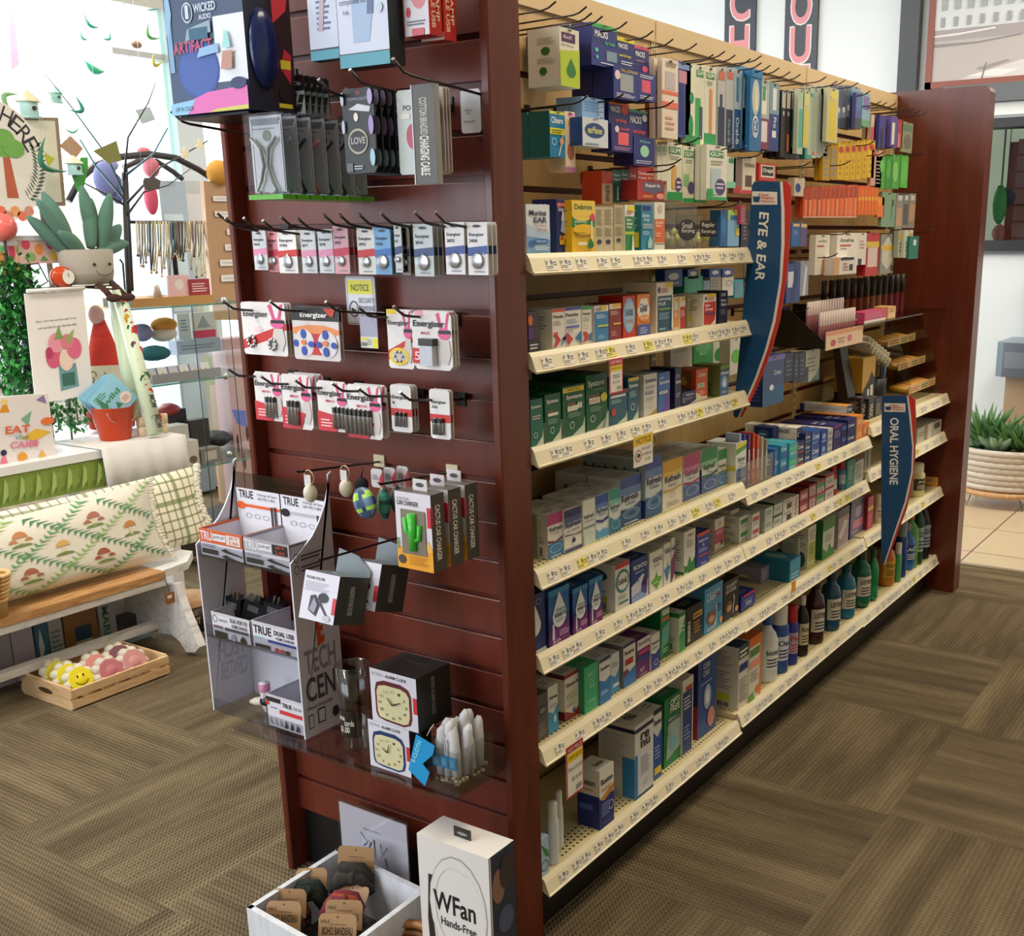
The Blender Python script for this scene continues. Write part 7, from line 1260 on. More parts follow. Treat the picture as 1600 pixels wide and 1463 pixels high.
def ck(px0, px1, zb, h, Y, d, *a):
    # box by pixel columns, real heights
    xx0 = xfor(px0, Y, zb + h / 2); xx1 = xfor(px1, Y, zb + h / 2); pt = (xx0, xx1, zb, zb + h)
    global YR; old = YR; YR = lambda *q: pt; r = clockbox(0, 0, 0, 0, Y, d, *a); YR = old; return r
zt1 = ck(577, 641, ZB0 + .0018, .098, -.125, .06, 'lower retro alarm clock box, blue rimmed clock printed', '#1c3468', ((150, .16), (75, .2)))
ck(580, 652, zt1 + .0004, .108, -.125, .095, 'upper retro alarm clock box, dark red rimmed clock printed', '#5c2028', ((130, .16), (25, .2)))
# ---- glass mug with chalk label
p = on(556, 1143, 2, ZB0 + .002); rM = .031; p = V3((p.x, -.085, ZB0 + .0018)); p.x = xfor(557, -.085, ZB0 + .05)
t = thing('glass_mug', p, 'clear glass mug with handwritten chalkboard label', 'mug'); m = MB(); H = on(556, 1040, 1, -.085).z - p.z
m.lathe(p, [(0, 0, 'c#dfe8e0'), (rM * .84, 0, 'c#dfe8e0'), (rM * .9, .006, 'c#e4ece8'), (rM * .92, H * .5, 'c#e8eeec'), (rM * 1.1, H, 'c#f4f8f8'), (rM * 1.02, H, 'c#e8eeec'), (rM * .84, H * .5, 'c#e4ece8'), (rM * .78, .012, 'c#dfe8e0'), (0, .012, None)], 24)
m.tube([(p.x + rM * 1.1 * math.cos(a), p.y + rM * 1.1 * math.sin(a), p.z + H) for a in [k * math.pi / 12 for k in range(25)]], .0014, 'c#e8f4f4', 6, cap=False); m.obj('glass', t)
m = MB(); cyl_face(m, p, rM * 1.0, -2.1, -.75, p.z + H * .2, p.z + H * .52, '#1c1712')
for a, b, c, d, s_ in ((-2.0, -1.5, .4, .46, 'hair ties'), (-1.55, -.9, .34, .41, 'cords'), (-1.95, -1.2, .25, .33, '$1.00')): cyl_text(m, p, rM * 1.03, a, b, p.z + H * c, p.z + H * d, s_, '#d8d4c8')
m.obj('chalk_label', t)
# ---- square glass vase of rolled white pouches on pebbles
vx0, vx1, vy0, vy1 = -.178, -.055, -.135, -.03
pz0 = ZB0 + .0018; vx0 = xfor(668, vy0, pz0); vx1 = xfor(713, vy0, pz0 + .0); vx1 = max(vx1, vx0 + .075)
t = thing('glass_vase', ((vx0 + vx1) / 2, (vy0 + vy1) / 2, pz0), 'square clear glass vase holding rolled white pouches on pebbles', 'vase'); m = MB(); Hv = .085; w = .003
for a in ((vx0, vx1, vy0, vy0 + w), (vx0, vx1, vy1 - w, vy1), (vx0, vx0 + w, vy0 + w, vy1 - w), (vx1 - w, vx1, vy0 + w, vy1 - w)): m.box(*a, pz0, pz0 + Hv, 'c#dce4e4')
m.box(vx0 + w, vx1 - w, vy0 + w, vy1 - w, pz0, pz0 + .012, 'c#a8a49c'); m.obj('glass', t)
rd = random.Random(9); m = MB()
for i in range(150): m.ball((rd.uniform(vx0 + .008, vx1 - .008), rd.uniform(vy0 + .008, vy1 - .008), pz0 + .015 + rd.random() * .012), (.005, .004, .0035), rd.choice(['#8c7c68', '#a89880', '#cfc4a8', '#6c6050']), 6, 4)
m.obj('pebbles', t, kind='stuff')
k = 0
for i in range(3):
    for j in range(4):
        x = vx0 + .018 + i * (vx1 - vx0 - .036) / 2; y = vy0 + .02 + j * (vy1 - vy0 - .04) / 3; ln = rd.uniform(-.2, .2); h = rd.uniform(.085, .105)
        tt = thing('rolled_pouch', (x, y, pz0 + .02), 'rolled white drawstring pouch in the vase, %s column, %s from front' % (('left', 'middle', 'right')[i], ordn(j)), 'pouch', 'rolled white pouches in the glass vase'); k += 1
        m = MB(); dx = rd.uniform(-.012, .012); m.tube([(x, y, pz0 + .026), (x + dx * .4, y, pz0 + .026 + h * .5), (x + dx, y, pz0 + .026 + h), (x + dx * 1.2, y + .004, pz0 + .03 + h * 1.06)], [.0085, .0105, .0095, .004], 'f#d8d8de', 10); m.obj('cloth_roll', tt)
        m = MB(); m.tube([(x + dx, y - .008, pz0 + h), (x + dx - .006, y - .011, pz0 + h + .012), (x + dx - .004, y - .011, pz0 + h - .02)], .0009, '#dcd8d4', 5); m.obj('cord', tt)
        if k in (1, 2, 5, 9): m = MB(); m.box(x - .009, x + .009, y - .0125, y - .0115, pz0 + .045, pz0 + .07, '#1c84b8'); m.dec(FY(y - .0125, x - .009, x + .009, pz0 + .045, pz0 + .07), 'n .2 .2 .8 .8 #8cd0ec 4'); m.obj('blue_tag', tt)
q = [px3(x, y, -.145) for x, y in ((650, 1148), (679, 1166), (676, 1180), (660, 1194), (671, 1208), (664, 1229), (638, 1203))]
m = MB(); m.prism(q, (0, .001, 0), '#1c94d0'); m.text(px3(648, 1192, -.1456), px3(659, 1160, -.1456) - px3(648, 1192, -.1456), px3(642, 1189, -.1456) - px3(648, 1192, -.1456), 'E-CLOTH', '#8ce0f4', True); m.tube([px3(667, 1150, -.146), px3(672, 1140, -.14), px3(678, 1132, -.135)], .0007, '#e4e4e0'); m.obj('swing_tag', label='bright blue notched swing tag hanging over vase front', cat='tag')

# ---- floor items by the end cap
# clear sign holder leaning against the panel
q = [px3(535, 1240, -.0), px3(641, 1296, -.0)]
xa = on(535, 1240, 1, 0).x; xb = on(641, 1296, 1, 0).x; zt = (q[0].z + q[1].z) / 2; zb = .04; zt = max(zt, .2)
t = thing('sign_holder', ((xa + xb) / 2, -.01, zb), 'clear acrylic sign holder with bobby pin drawing card', 'sign holder'); m = MB(); m.box(xa, xb, -.012, -.0095, zb, zt, '#d4d2dc'); m.dec(FY(-.012, xa, xb, zb, zt), 't .36 .76 .6 .79 #333 Bobby Pins;' + ';'.join('p %.2f %.2f %.2f %.2f %.2f %.2f #34343c' % (a, b, a + .015, b, c, d) for a, b, c, d in ((.3, .72, .42, .6), (.34, .56, .44, .66), (.5, .68, .52, .4), (.6, .66, .62, .48), (.7, .64, .56, .44), (.66, .5, .7, .3), (.46, .64, .4, .5), (.6, .26, .84, .34), (.7, .2, .8, .4)))); m.obj('printed_card', t)
m = MB(); m.box(xa - .003, xb + .003, -.014, -.0122, zb - .003, zt + .006, 'c#eef0f4'); m.box(xa - .003, xb + .003, -.0093, -.0075, zb - .003, zt + .006, 'c#eef0f4'); m.obj('clear_holder', t)

# white wooden drawer tray with headbands
tray_ = thing('wooden_tray', (-.37, -.2, 0), 'white painted wooden tray on the floor full of carded headbands', 'tray')
Z = .15; cA = on(385, 1418, 2, Z); cB = on(530, 1325, 2, Z); cC = on(655, 1385, 2, Z)
cB = V3((cB.x, max(min(cB.y, -.03), -.08), Z))
u_ = (cC - cB); v_ = (cA - cB); u_.z = v_.z = 0
u_ = u_ * (.27 / u_.length); v_ = v_ * 1.0
o_ = V3((cB.x, cB.y, 0))
def wall4(a, b, z0, z1, th, key):
    d = (b - a).normalized(); n_ = V3((-d.y, d.x, 0)) * th; m.prism([a + V3((0, 0, z0)), b + V3((0, 0, z0)), b + n_ + V3((0, 0, z0)), a + n_ + V3((0, 0, z0))], (0, 0, z1 - z0), key)
P4 = [o_, o_ + v_, o_ + v_ + u_, o_ + u_]
for i, nm in enumerate(('left_side', 'front_side', 'right_side', 'back_side')):
    m = MB(); wall4(P4[i], P4[(i + 1) % 4], .0, Z, .012, 'distress2'); m.obj(nm, tray_)
m = MB(); m.prism([p + V3((0, 0, .02)) for p in P4], (0, 0, .006), '#4c4640'); m.obj('bottom', tray_)
def bandeau(px, py, zc, w, h, rz, tilt, label, cloth, txt='BOHO BANDEAU', front=0):
    """kraft card with a knotted fabric band"""
    p = on(px, py, 2, zc); t = thing('headband_card', (p.x, p.y, zc - h / 2), label, 'headband')
    M4 = Matrix.Translation(p) @ Matrix.Rotation(rz, 4, 'Z') @ Matrix.Rotation(tilt, 4, 'X')
    m = MB(); r = .01; pts = [(-w / 2, -h / 2), (w / 2, -h / 2), (w / 2, h / 2 - r), (w / 2 - r * .4, h / 2 - r * .2), (w / 2 - r, h / 2), (-w / 2 + r, h / 2), (-w / 2 + r * .4, h / 2 - r * .2), (-w / 2, h / 2 - r)]
    m.prism([(a, 0, b) for a, b in pts], (0, .0015, 0), '#a8845c'); m.dec(FY(0, -w / 2, w / 2, -h / 2, h / 2), ('T .1 .3 .9 .56 #2c241c %s;t .06 .68 .3 .8 #3c3024 HALE;' % txt if txt else '') + 'e .48 .86 .52 .92 #1c1814;n .3 .62 .8 .68 #6c5034 1'); m.xf(M4); m.obj('kraft_card', t)
    m = MB(); rd = random.Random(int(px)); q = -1 if front else 1
    for j in range(5): m.tube([(-w * .5, q * (.012 + j * .003), -h * .5 + .008 - j * .009), (-w * .25, q * (.02 + j * .003), -h * (.1 + .1 * j)), (0, q * .024, -h * (.16 + .12 * j) + .006), (w * .25, q * .02, -h * (.08 + .1 * j)), (w * .52, q * .012, -h * .46 - j * .008)], [.009, .012, .010, .012, .008], cloth[j % len(cloth)], 8)
    m.ball((w * .05, q * .026, -h * .34), (w * .12, .012, h * .3), cloth[-1], 10, 7, .2); m.xf(M4); m.obj('fabric_band', t)
TR = 'tray'
bandeau(443, 1432, .13, .07, .058, .5, -.35, 'kraft headband card with black lettering at tray front left', ['f#34302c', 'f#3c2c28'])
bandeau(452, 1412, .125, .07, .058, .5, -.3, 'kraft headband card standing just behind the front left one', ['f#7c3c2c', 'f#24282c'], txt='')
bandeau(527, 1452, .13, .075, .058, .5, -.35, 'kraft headband card with black lettering at tray front centre', ['f#2c2824', 'f#4c3c34'])
bandeau(537, 1430, .125, .075, .058, .5, -.35, 'second lettered kraft card just behind the centre one', ['f#2c2824', 'f#4c3c34'])
bandeau(546, 1404, .115, .075, .055, .4, -1.0, 'kraft card with pink and orange patterned headband', ['f#7c2434', 'f#a8502c', 'f#8c2c4c', 'f#6c3c24'], txt='', front=1)
bandeau(486, 1378, .13, .065, .055, .6, -.5, 'kraft card with dark green headband at the tray left edge', ['f#26302a', 'f#2c3a30'], txt='', front=1)
bandeau(556, 1346, .165, .08, .062, .4, -.2, 'kraft card with charcoal lace headband at tray back', ['f#38342f', 'f#2c2826', 'f#45403a'], txt='', front=1)
# boxed hands free fan
fx0 = xfor(651, -.165, .3); fx1 = xfor(773, -.165, .28)
a = on(651, 1302, 1, -.165); Yf = -.165; x0 = a.x; x1 = on(773, 1362, 1, Yf).x; x1 = min(x1, x0 + .17); z1 = a.z; Yb2 = -.09
t = thing('fan_box', ((x0 + x1) / 2, (Yf + Yb2) / 2, 0), 'tall white hands free neck fan carton standing on the floor', 'carton')
m = MB(); m.box(x0, x1, Yf, Yb2, 0, z1, '#dcd9d6', {'X': '#2c3448'})
m.dec(FY(Yf, x0, x1, 0, z1), 'p .14 .78 .24 .78 .18 .5 .2 .4 .3 .2 .26 0 .14 0 .1 .5 #2c2422;o .14 .3 .96 .94 #a8a4a0;o .15 .31 .95 .93 #dcd9d6;e .24 .36 .94 .86 #dcd9d6;T .2 .58 .8 .7 #1c1c1e WFan;T .3 .5 .8 .55 #34343a Hands-Free')
m.dec((V3((x1, Yf, 0)), V3((0, Yb2 - Yf, 0)), V3((0, 0, z1)), V3((1, 0, 0))), 'e .1 .7 .6 .9 #8c6c60;e .3 .5 .9 .66 #4c5878;e .1 .3 .7 .46 #a88878;p .1 .0 .9 .0 .8 .24 .2 .2 #5c6c8c;e .4 .76 .9 .96 #3c3434;r .0 .0 .05 1 #d8d4cc')
m.obj('carton', t); m = MB(); xm_ = (x0 + x1) / 2; m.box(xm_ - .02, xm_ + .02, Yf + .03, Yf + .032, z1, z1 + .02, '#1c1c1e'); m.dec(FY(Yf + .03, xm_ - .02, xm_ + .02, z1, z1 + .02), 'e .2 .3 .8 .6 #8c8884'); m.obj('hang_tab', t)
# woven basket rim at the very bottom edge
p = on(655, 1462, 2, .1); m = MB()
for k in range(6): m.tube([(p.x + (.055 - k * .002) * math.cos(a), p.y - .03 + (.045 - k * .002) * math.sin(a), .11 - k * .018) for a in [j * math.pi / 12 for j in range(25)]], .009, '#8c5c2c' if k % 2 else '#a8743c', 6, cap=False)
m.lathe((p.x, p.y - .03, 0), [(0, .004, '#6c4824'), (.045, .004, '#6c4824'), (.05, .1, '#6c4824')], 16, 1, .8); m.obj('woven_basket', label='brown woven basket at the foot of the end cap', cat='basket')
# ================================================================ plank bench and what stands on and under it
XF = -2.06
fr = on(258, 893, 0, XF); bz = fr.z; yE = fr.y + .0; by0 = -.55
bench = thing('plank_bench', (-2.22, .2, 0), 'low distressed white bench with oiled wood seat along the window side', 'bench')
m = MB(); m.box(-2.36, XF, by0, yE, bz - .026, bz, 'oakseat'); m.obj('seat_plank', bench)
m = MB(); m.box(-2.37, XF - .006, by0, yE, bz - .052, bz - .0262, 'distress'); m.prism([(XF - .02, yE + .001, bz - .03), (-2.36, yE + .001, bz - .03), (-2.34, yE + .2, bz - .03), (-2.2, yE + .22, bz - .03), (XF - .04, yE + .12, bz - .03)], (0, 0, .028), 'distress'); m.obj('apron', bench)
m = MB(); m.box(-2.4, -2.372, by0, yE + .1, .1, bz + .05, 'distress'); m.obj('back_board', bench)
m = MB(); yl = on(303, 1020, 2, 0).y - .03
P_ = [(252, 915), (274, 908), (280, 935), (290, 962), (302, 990), (311, 1012), (304, 1020), (291, 1019), (281, 1003), (268, 992), (252, 990)]
pts = [(on(a, b, 1, yl).x, max(on(a, b, 1, yl).z, 0)) for a, b in P_]; xm0 = pts[-1][0]
pts = [(x, min(z, bz - .053)) for x, z in pts]
back = [(2 * (xm0 - .02) - x, z) for x, z in pts[::-1]]; back = [(max(x, -2.5), z) for x, z in back]
leg = pts + back
for y in (yl, by0 + .1): m = MB(); m.prism([(a, y, b) for a, b in leg], (0, .03, 0), 'distress'); m.obj('leg', bench)
sa = on(259, 968, 0, xm0 - .01); sb = on(259, 979, 0, xm0 - .01); m = MB(); m.box(xm0 - .045, xm0 - .01, by0 + .131, yl - .001, sb.z, sa.z, 'distress'); m.obj('stretcher', bench)
m = MB(); m.box(xm0 - .045, xm0 - .015, yl + .031, yl + .06, sb.z, sa.z, 'distress'); m.obj('tenon', bench)
m = MB(); p = on(266, 935, 0, XF + .01); m.box(p.x - .002, p.x, p.y - .018, p.y + .018, p.z - .02, p.z + .02, '#8c5c34'); m.dec(FX(p.x, p.y - .018, p.y + .018, p.z - .02, p.z + .02), 'r .2 .5 .7 .8 #e0d4c0'); m.tube([(p.x, p.y, p.z + .02), (XF + .002, p.y - .006, bz - .01)], .0009, '#4c4034', 5); m.obj('swing_tag', label='small brown swing tag hanging from the bench edge', cat='tag')
# cushions: puffed rectangles in the X plane
def cushion(X, Y0, Y1, Z0, Z1, th, key, name, label, lean=.0, sag=.12, extra=None, shear=0.0):
    t = thing(name, (X, (Y0 + Y1) / 2, Z0), label, 'cushion'); m = MB(); nu, nv = 28, 14; V = []; P = []
    def pt(u, v, s):
        e = (1 - (2 * u - 1) ** 4) * (1 - (2 * v - 1) ** 4); uu = .5 + (u - .5) * (1 - sag * (abs(2 * v - 1) ** .5 < .0)); ins = .03 * (1 - (2 * u - 1) ** 2); inv = .06 * (1 - (2 * v - 1) ** 2)
        y = Y0 + (Y1 - Y0) * (u + (.5 - u) * 2 * inv * .35); z = Z0 + (Z1 - Z0) * (v + (.5 - v) * 2 * ins * 2.2) + shear * (u - .5)
        return (X - lean * (v) + s * th / 2 * e ** .6, y, z)
    for s_ in (1, -1):
        n0 = len(V)
        for i in range(nu + 1):
            for j in range(nv + 1): V.append(pt(i / nu, j / nv, s_))
        for i in range(nu):
            for j in range(nv):
                a = n0 + i * (nv + 1) + j; q = (a, a + nv + 1, a + nv + 2, a + 1); P.append(q if s_ > 0 else q[::-1])
    m.mesh(V, P, key, True); m.obj('cover', t)
    if extra: extra(t, pt)
    return t
def mush(t, pt):
    m = MB(); rd = random.Random(2)
    def S(u, v, o=.0015): p = pt(min(max(u, .0), 1), min(max(v, 0), 1), 1); return V3((p[0] + o, p[1], p[2]))
    def leafy(u0, v0, u1, v1, key):
        n = 28
        for k in range(n):
            a = k / n; u = u0 + (u1 - u0) * a; v = v0 + (v1 - v0) * a; du = (u1 - u0) / n; dv = (v1 - v0) / n
            if not (0.01 < u < .99 and .02 < v < .98): continue
            px, pv = -dv * .32, du * 1.5
            for s_ in (-1, 1):
                w = .9 + .4 * rd.random()
                if 0 < u + px * s_ * w < 1 and 0 < v + pv * s_ * w < 1: m.face([S(u, v, .0016), S(u + du * .55, v + dv * .55, .0016), S(u + px * s_ * w * 1.4 + du, v + pv * s_ * w * 1.1 + dv, .0022)], key)
    for k in range(-2, 6):
        leafy(k * .2, 0, k * .2 + .4, 1, rd.choice(['#5c9c64', '#8cb468', '#3f7c58'])); leafy(k * .2 + .02, 1, k * .2 + .42, 0, rd.choice(['#4c8c60', '#7ca45c', '#3f7c58']))
    i = 0
    for k in range(0, 6):
        for r in range(0, 5):
            u = .01 + k * .2 + (0 if r % 2 else .1); v = .04 + r * .235
            if not (.03 < u < .95 and .05 < v < .93): continue
            i += 1; c = ['#b87848', '#9c5440', '#c08850', '#a0604c', '#cfa860'][i % 5]
            for j, (du, dv, s_) in enumerate(((0, .02, 1), (-.02, -.03, .6), (.02, -.03, .55))):
                if j and i % 3 == 0: continue
                cu, cv = u + du, v + dv; R_ = .02 * s_; m.face([S(cu - R_ * .25, cv - .09 * s_, .002), S(cu + R_ * .25, cv - .09 * s_, .002), S(cu + R_ * .2, cv, .002), S(cu - R_ * .2, cv, .002)], '#d8c8a4')
                m.face([S(cu + R_ * math.cos(a), cv + (.085 * s_) * max(0, math.sin(a)) + (.01 if math.sin(a) < 0 else 0), .0026) for a in [q * math.pi / 6 for q in range(12)]], c)
            m.face([S(u - .028, v - .085, .0021), S(u + .028, v - .085, .0021), S(u + .02, v - .06, .0021), S(u, v - .045, .0021), S(u - .02, v - .058, .0021)], '#6c8444')
    m.obj('mushroom_print', t)
    m = MB(); rd = random.Random(4)
    for k in range(40):
        v = k / 39; p = pt(1, v, 1); m.tube([p, (p[0] + .004, p[1] + .014 + rd.random() * .008, p[2] + rd.uniform(-.008, .008))], [.005, .003], 'f#e4e0d0', 6)
    m.obj('fringe', t)
def edge(t, pt):
    m = MB(); rd = random.Random(4)
    for k in range(60):
        v = k / 59; p = pt(1, v, 1); m.ball((p[0], p[1] + .008 + rd.random() * .012, p[2]), (.008, .014, .008), 'f#ebe8da', 7, 5, .2)
    m.obj('fringe', t)
pb = on(262, 752, 0, -2.2); pc = on(268, 888, 0, -2.12)
cushion(-2.14, -.5, pc.y + .02, bz + .003, pb.z - .0, .09, '#d8d4c6', 'lumbar_cushion', 'long cream cushion printed with mushrooms and green fern lattice', lean=.08, extra=mush, shear=.03)
pe = on(348, 720, 0, -2.33); pf = on(345, 868, 0, -2.25)
cushion(-2.26, -.5, pf.y - .01, bz + .004, pe.z, .08, 'plaid', 'plaid_cushion', 'green and cream checked cushion with fringe behind mushroom cushion', lean=.08, extra=edge)
# basket rim at the left frame edge
p = on(2, 905, 0, -2.09); m = MB()
for k in range(7): m.tube([(p.x + (.05 - k * .003) * math.cos(a), p.y - .03 + (.05 - k * .003) * math.sin(a), p.z + .02 - k * .013) for a in [j * math.pi / 10 for j in range(21)]], .007, '#c89c5c' if k % 2 else '#dcb478', 6, cap=False)
m.lathe((p.x, p.y - .03, bz + .0), [(0, .002, '#c8a068'), (.03, .002, '#c8a068'), (.045, p.z - bz + .01, '#c8a068')], 14); m.obj('wicker_cone', label='small wicker basket on the bench at the left frame edge', cat='basket')
# boxes under the bench
def xbox(px0, py0, px1, py1, X, d, label, base, spec, name='storage_box', cat='box', zfloor=None, side=''):
    pm = (py0 + py1) / 2; Y0 = on(px0, pm, 0, X).y; Y1 = on(px1, pm, 0, X).y; z1 = on((px0 + px1) / 2, py0, 0, X).z; z0 = on((px0 + px1) / 2, py1, 0, X).z if zfloor is None else zfloor
    m = MB(); m.box(X - d, X, Y0, Y1 - .001, z0, z1, base); m.dec(FX(X, Y0, Y1, z0, z1), spec)
    if side: m.dec(FY(Y0, X - d, X, z0, z1), side)
    return m.obj(name, label=label, cat=cat)
UX = -2.31
for a in ((-30, 992, 20, 1060, 'lilac grey box at far left under the bench', '#a8a4bc', ''), (20, 975, 55, 1060, 'second lilac grey box under the bench', '#b4b0c8', ''), (56, 972, 78, 1040, 'blue and white patterned box under the bench', '#3c6c8c', 'p .2 .1 .6 .5 .4 .9 .2 .6 #c8d4dc'), (78, 966, 100, 1035, 'pale grey printed box under the bench', '#a8aeb4', 'n .1 .3 .9 .8 #6c7c84 5'),
          (101, 955, 154, 1020, 'brown kraft box with blue window under the bench', '#8c6438', 'r .3 .4 .8 .7 #24405c;r .3 .1 .8 .4 #b8b0a4'), (155, 942, 182, 1000, 'white MARK lettered box standing under the bench', '#a8a8ac', 'V .2 .2 .6 .95 #1c6c64 MARK'), (186, 960, 236, 988, 'dark grey flat box under the bench right end', '#3c4048', 'r 0 0 1 .2 #8ca4b4')):
    xbox(*a[:4], UX, .05, a[4], a[5], a[6], zfloor=.004)
# coconut candle tub
p = on(312, 985, 2, 0); R_ = .085
t = thing('candle_tub', (p.x - .06, p.y, 0), 'brown tub with wooden lid lettered COCONUT on the floor', 'tub'); c = (p.x - .06, p.y, 0); m = MB()
m.lathe(c, [(0, 0, '#2c1810'), (R_, 0, '#2c1810'), (R_, .1, '#2c1810'), (0, .1, None)], 28); cyl_text(m, c, R_ * 1.01, -1.3, -.1, .035, .06, 'COCONUT', '#c8bca8'); cyl_text(m, c, R_ * 1.01, -1.3, -.2, .07, .085, "IT'S ALL GOOD", '#a89c8c'); m.obj('tub', t)
m = MB(); m.lathe(c, [(R_ * 1.04, .1, 'woodlight'), (R_ * 1.04, .125, 'woodlight'), (0, .125, None)], 28); m.obj('lid', t)
xbox(325, 870, 365, 932, -2.9, .2, 'tan cardboard box standing in the shade behind the tub', '#8c7450', '', zfloor=.004)
# ---- slatted crate with bath sponges
q = [on(115, 1112, 2, 0), on(247, 1048, 2, 0)]; cx1 = q[0].x; cy0 = q[0].y; cy1 = q[1].y; cx0 = on(28, 1085, 2, 0).x
cr = thing('pine_crate', ((cx0 + cx1) / 2, (cy0 + cy1) / 2, 0), 'shallow pine crate of bath sponges on the carpet', 'crate')
for nm, (a, b, c, d), hs in (('front_slats', (cx1 - .008, cx1, cy0, cy1), 0), ('rear_slats', (cx0, cx0 + .008, cy0, cy1), 0)):
    m = MB(); m.box(a, b, c, d, .006, .031, 'pine'); m.box(a, b, c, d, .042, .068, 'pine'); 
    for yy in range(7): m.box(a - .001, b - .001, c + .01 + yy * (d - c - .04) / 6, c + .03 + yy * (d - c - .04) / 6, .008, .066, 'pine') if nm == 'rear_slats' else m.box(a - .009, a, c + .01 + yy * (d - c - .04) / 6, c + .022 + yy * (d - c - .04) / 6, .008, .066, 'pine')
    m.obj(nm, cr)
for y in (cy0, cy1 - .01):
    m = MB(); m.box(cx0 + .008, cx1 - .008, y, y + .01, 0, .072, 'pine')
    if y == cy0: m.dec(FY(y, cx0, cx1, 0, .072), 'e .36 .42 .64 .68 #4c3c28'); 
    m.obj('end_board', cr)
m = MB(); m.box(cx0 + .008, cx1 - .008, cy0 + .01, cy1 - .01, .004, .008, 'pine'); m.obj('floor_board', cr)
def sponge(c, r, th, face, rim, label, smile=False):
    t = thing('bath_sponge', c, label, 'sponge'); M4 = Matrix.Translation(c) @ Matrix.Rotation(math.radians(62), 4, 'Y') @ Matrix.Rotation(.0, 4, 'Z')
    m = MB(); 
    for k in range(9): a = 2 * math.pi * k / 9; m.ball((r * .8 * math.cos(a), r * .8 * math.sin(a), 0), (r * .34, r * .34, th * .55), rim, 8, 6)
    m.xf(M4); m.obj('scalloped_edge', t)
    m = MB(); m.lathe((0, 0, 0), [(0, -th * .5, face), (r * .8, -th * .5, face), (r * .86, 0, face), (r * .8, th * .55, face), (0, th * .57, None)], 20); 
    n = 20; m.face([(r * .8 * math.cos(2 * math.pi * k / n), r * .8 * math.sin(2 * math.pi * k / n), th * .56) for k in range(n)], face)
    if smile:
        for s_ in (-1, 1): m.face([(-r * .22 + r * .06 * math.cos(a) * 1.8, s_ * r * .2 + r * .06 * math.sin(a), th * .6) for a in [k * math.pi / 5 for k in range(10)]], '#1c1c18')
        m.tube([(r * .45 * math.cos(a) * .8, r * .45 * math.sin(a), th * .6) for a in [k * math.pi / 12 - math.pi * .42 for k in range(11)]], r * .02, '#1c1c18', 5)
    m.xf(M4); m.obj('sponge_body', t)
sy = [(.30, '#e8d81c', 'f#e8e4d0', 'yellow smiling face bath sponge, front one', 1), (.27 + .07, '#dccc1c', 'f#e8e4d0', '', 0)]
for i in range(3): sponge(V3((cx1 - .075 - i * .055, cy0 + .075 - i * .004, .062)), .05, .03, '#e6d61a', 'f#e6e2cc', 'yellow smiling bath sponge, %s in the crate' % ordn(i), True)
for i, (k, w) in enumerate((('#b86c74', 'rose'), ('#d88c84', 'coral'), ('#c88c8c', 'dusty pink'), ('#7c4c58', 'speckled plum'))):
    sponge(V3((cx1 - .06 - (i % 2) * .075, cy0 + .17 + (i // 2) * .085, .058 + (i // 2) * .004)), .052, .04, k, 'f#dcd4c4', 'scalloped %s bath sponge in the crate' % w)
# ================================================================ white table with gift goods
TX, TZ = -2.56, .672
t = thing('display_table', (-2.85, .35, 0), 'white table of gifts behind the bench, green printed front', 'table')
m = MB(); m.box(-3.36, TX, -.8, 1.2, TZ - .03, TZ, '#e2e0e0'); m.obj('table_top', t)
m = MB(); m.box(-3.2, TX - .01, -.8, 1.16, TZ - .14, TZ - .0301, '#8ca44c'); m.dec(FX(TX - .01, -.8, 1.16, TZ - .14, TZ - .03), ';'.join('p %.3f .1 %.3f .9 %.3f .5 #a4b868;p %.3f .9 %.3f .4 %.3f .1 #7c9440' % (a, a + .01, a + .02, a + .015, a + .03, a + .012) for a in [.02 + .03 * k for k in range(32)])); m.obj('printed_runner', t)
for x, y in ((-3.25, -.75), (-3.25, 1.1), (-2.6, -.75), (-2.6, 1.1)): m = MB(); m.box(x, x + .05, y, y + .05, 0, TZ - .141, '#e2e0e0'); m.obj('leg', t)
# white draped cloth
m = MB(); a = on(160, 705, 0, TX + .02); b = on(300, 690, 0, TX + .02); n = 16; V = []; Pq = []
zt_ = a.z + .0; ya, yb2 = a.y, on(296, 720, 0, TX + .02).y
for i in range(n + 1):
    y = ya + (yb2 - ya) * i / n; w = .004 * math.sin(i * 1.9); V += [(TX - .3, y, TZ + .003), (TX + .012, y, TZ + .003), (TX + .02 + w, y + .004 * math.sin(i), TZ - .07), (TX + .025 + w * 1.4, y, TZ - .17)]
for i in range(n):
    for j in range(3): k = i * 4 + j; Pq.append((k, k + 4, k + 5, k + 1))
m.mesh(V, Pq, 'f#e0dcd8', True); o = m.obj('table_cloth', label='sheer white cloth draped over the table corner', cat='cloth')
s_ = o.modifiers.new('thickness', 'SOLIDIFY'); s_.thickness = .002
CT = TZ + .006
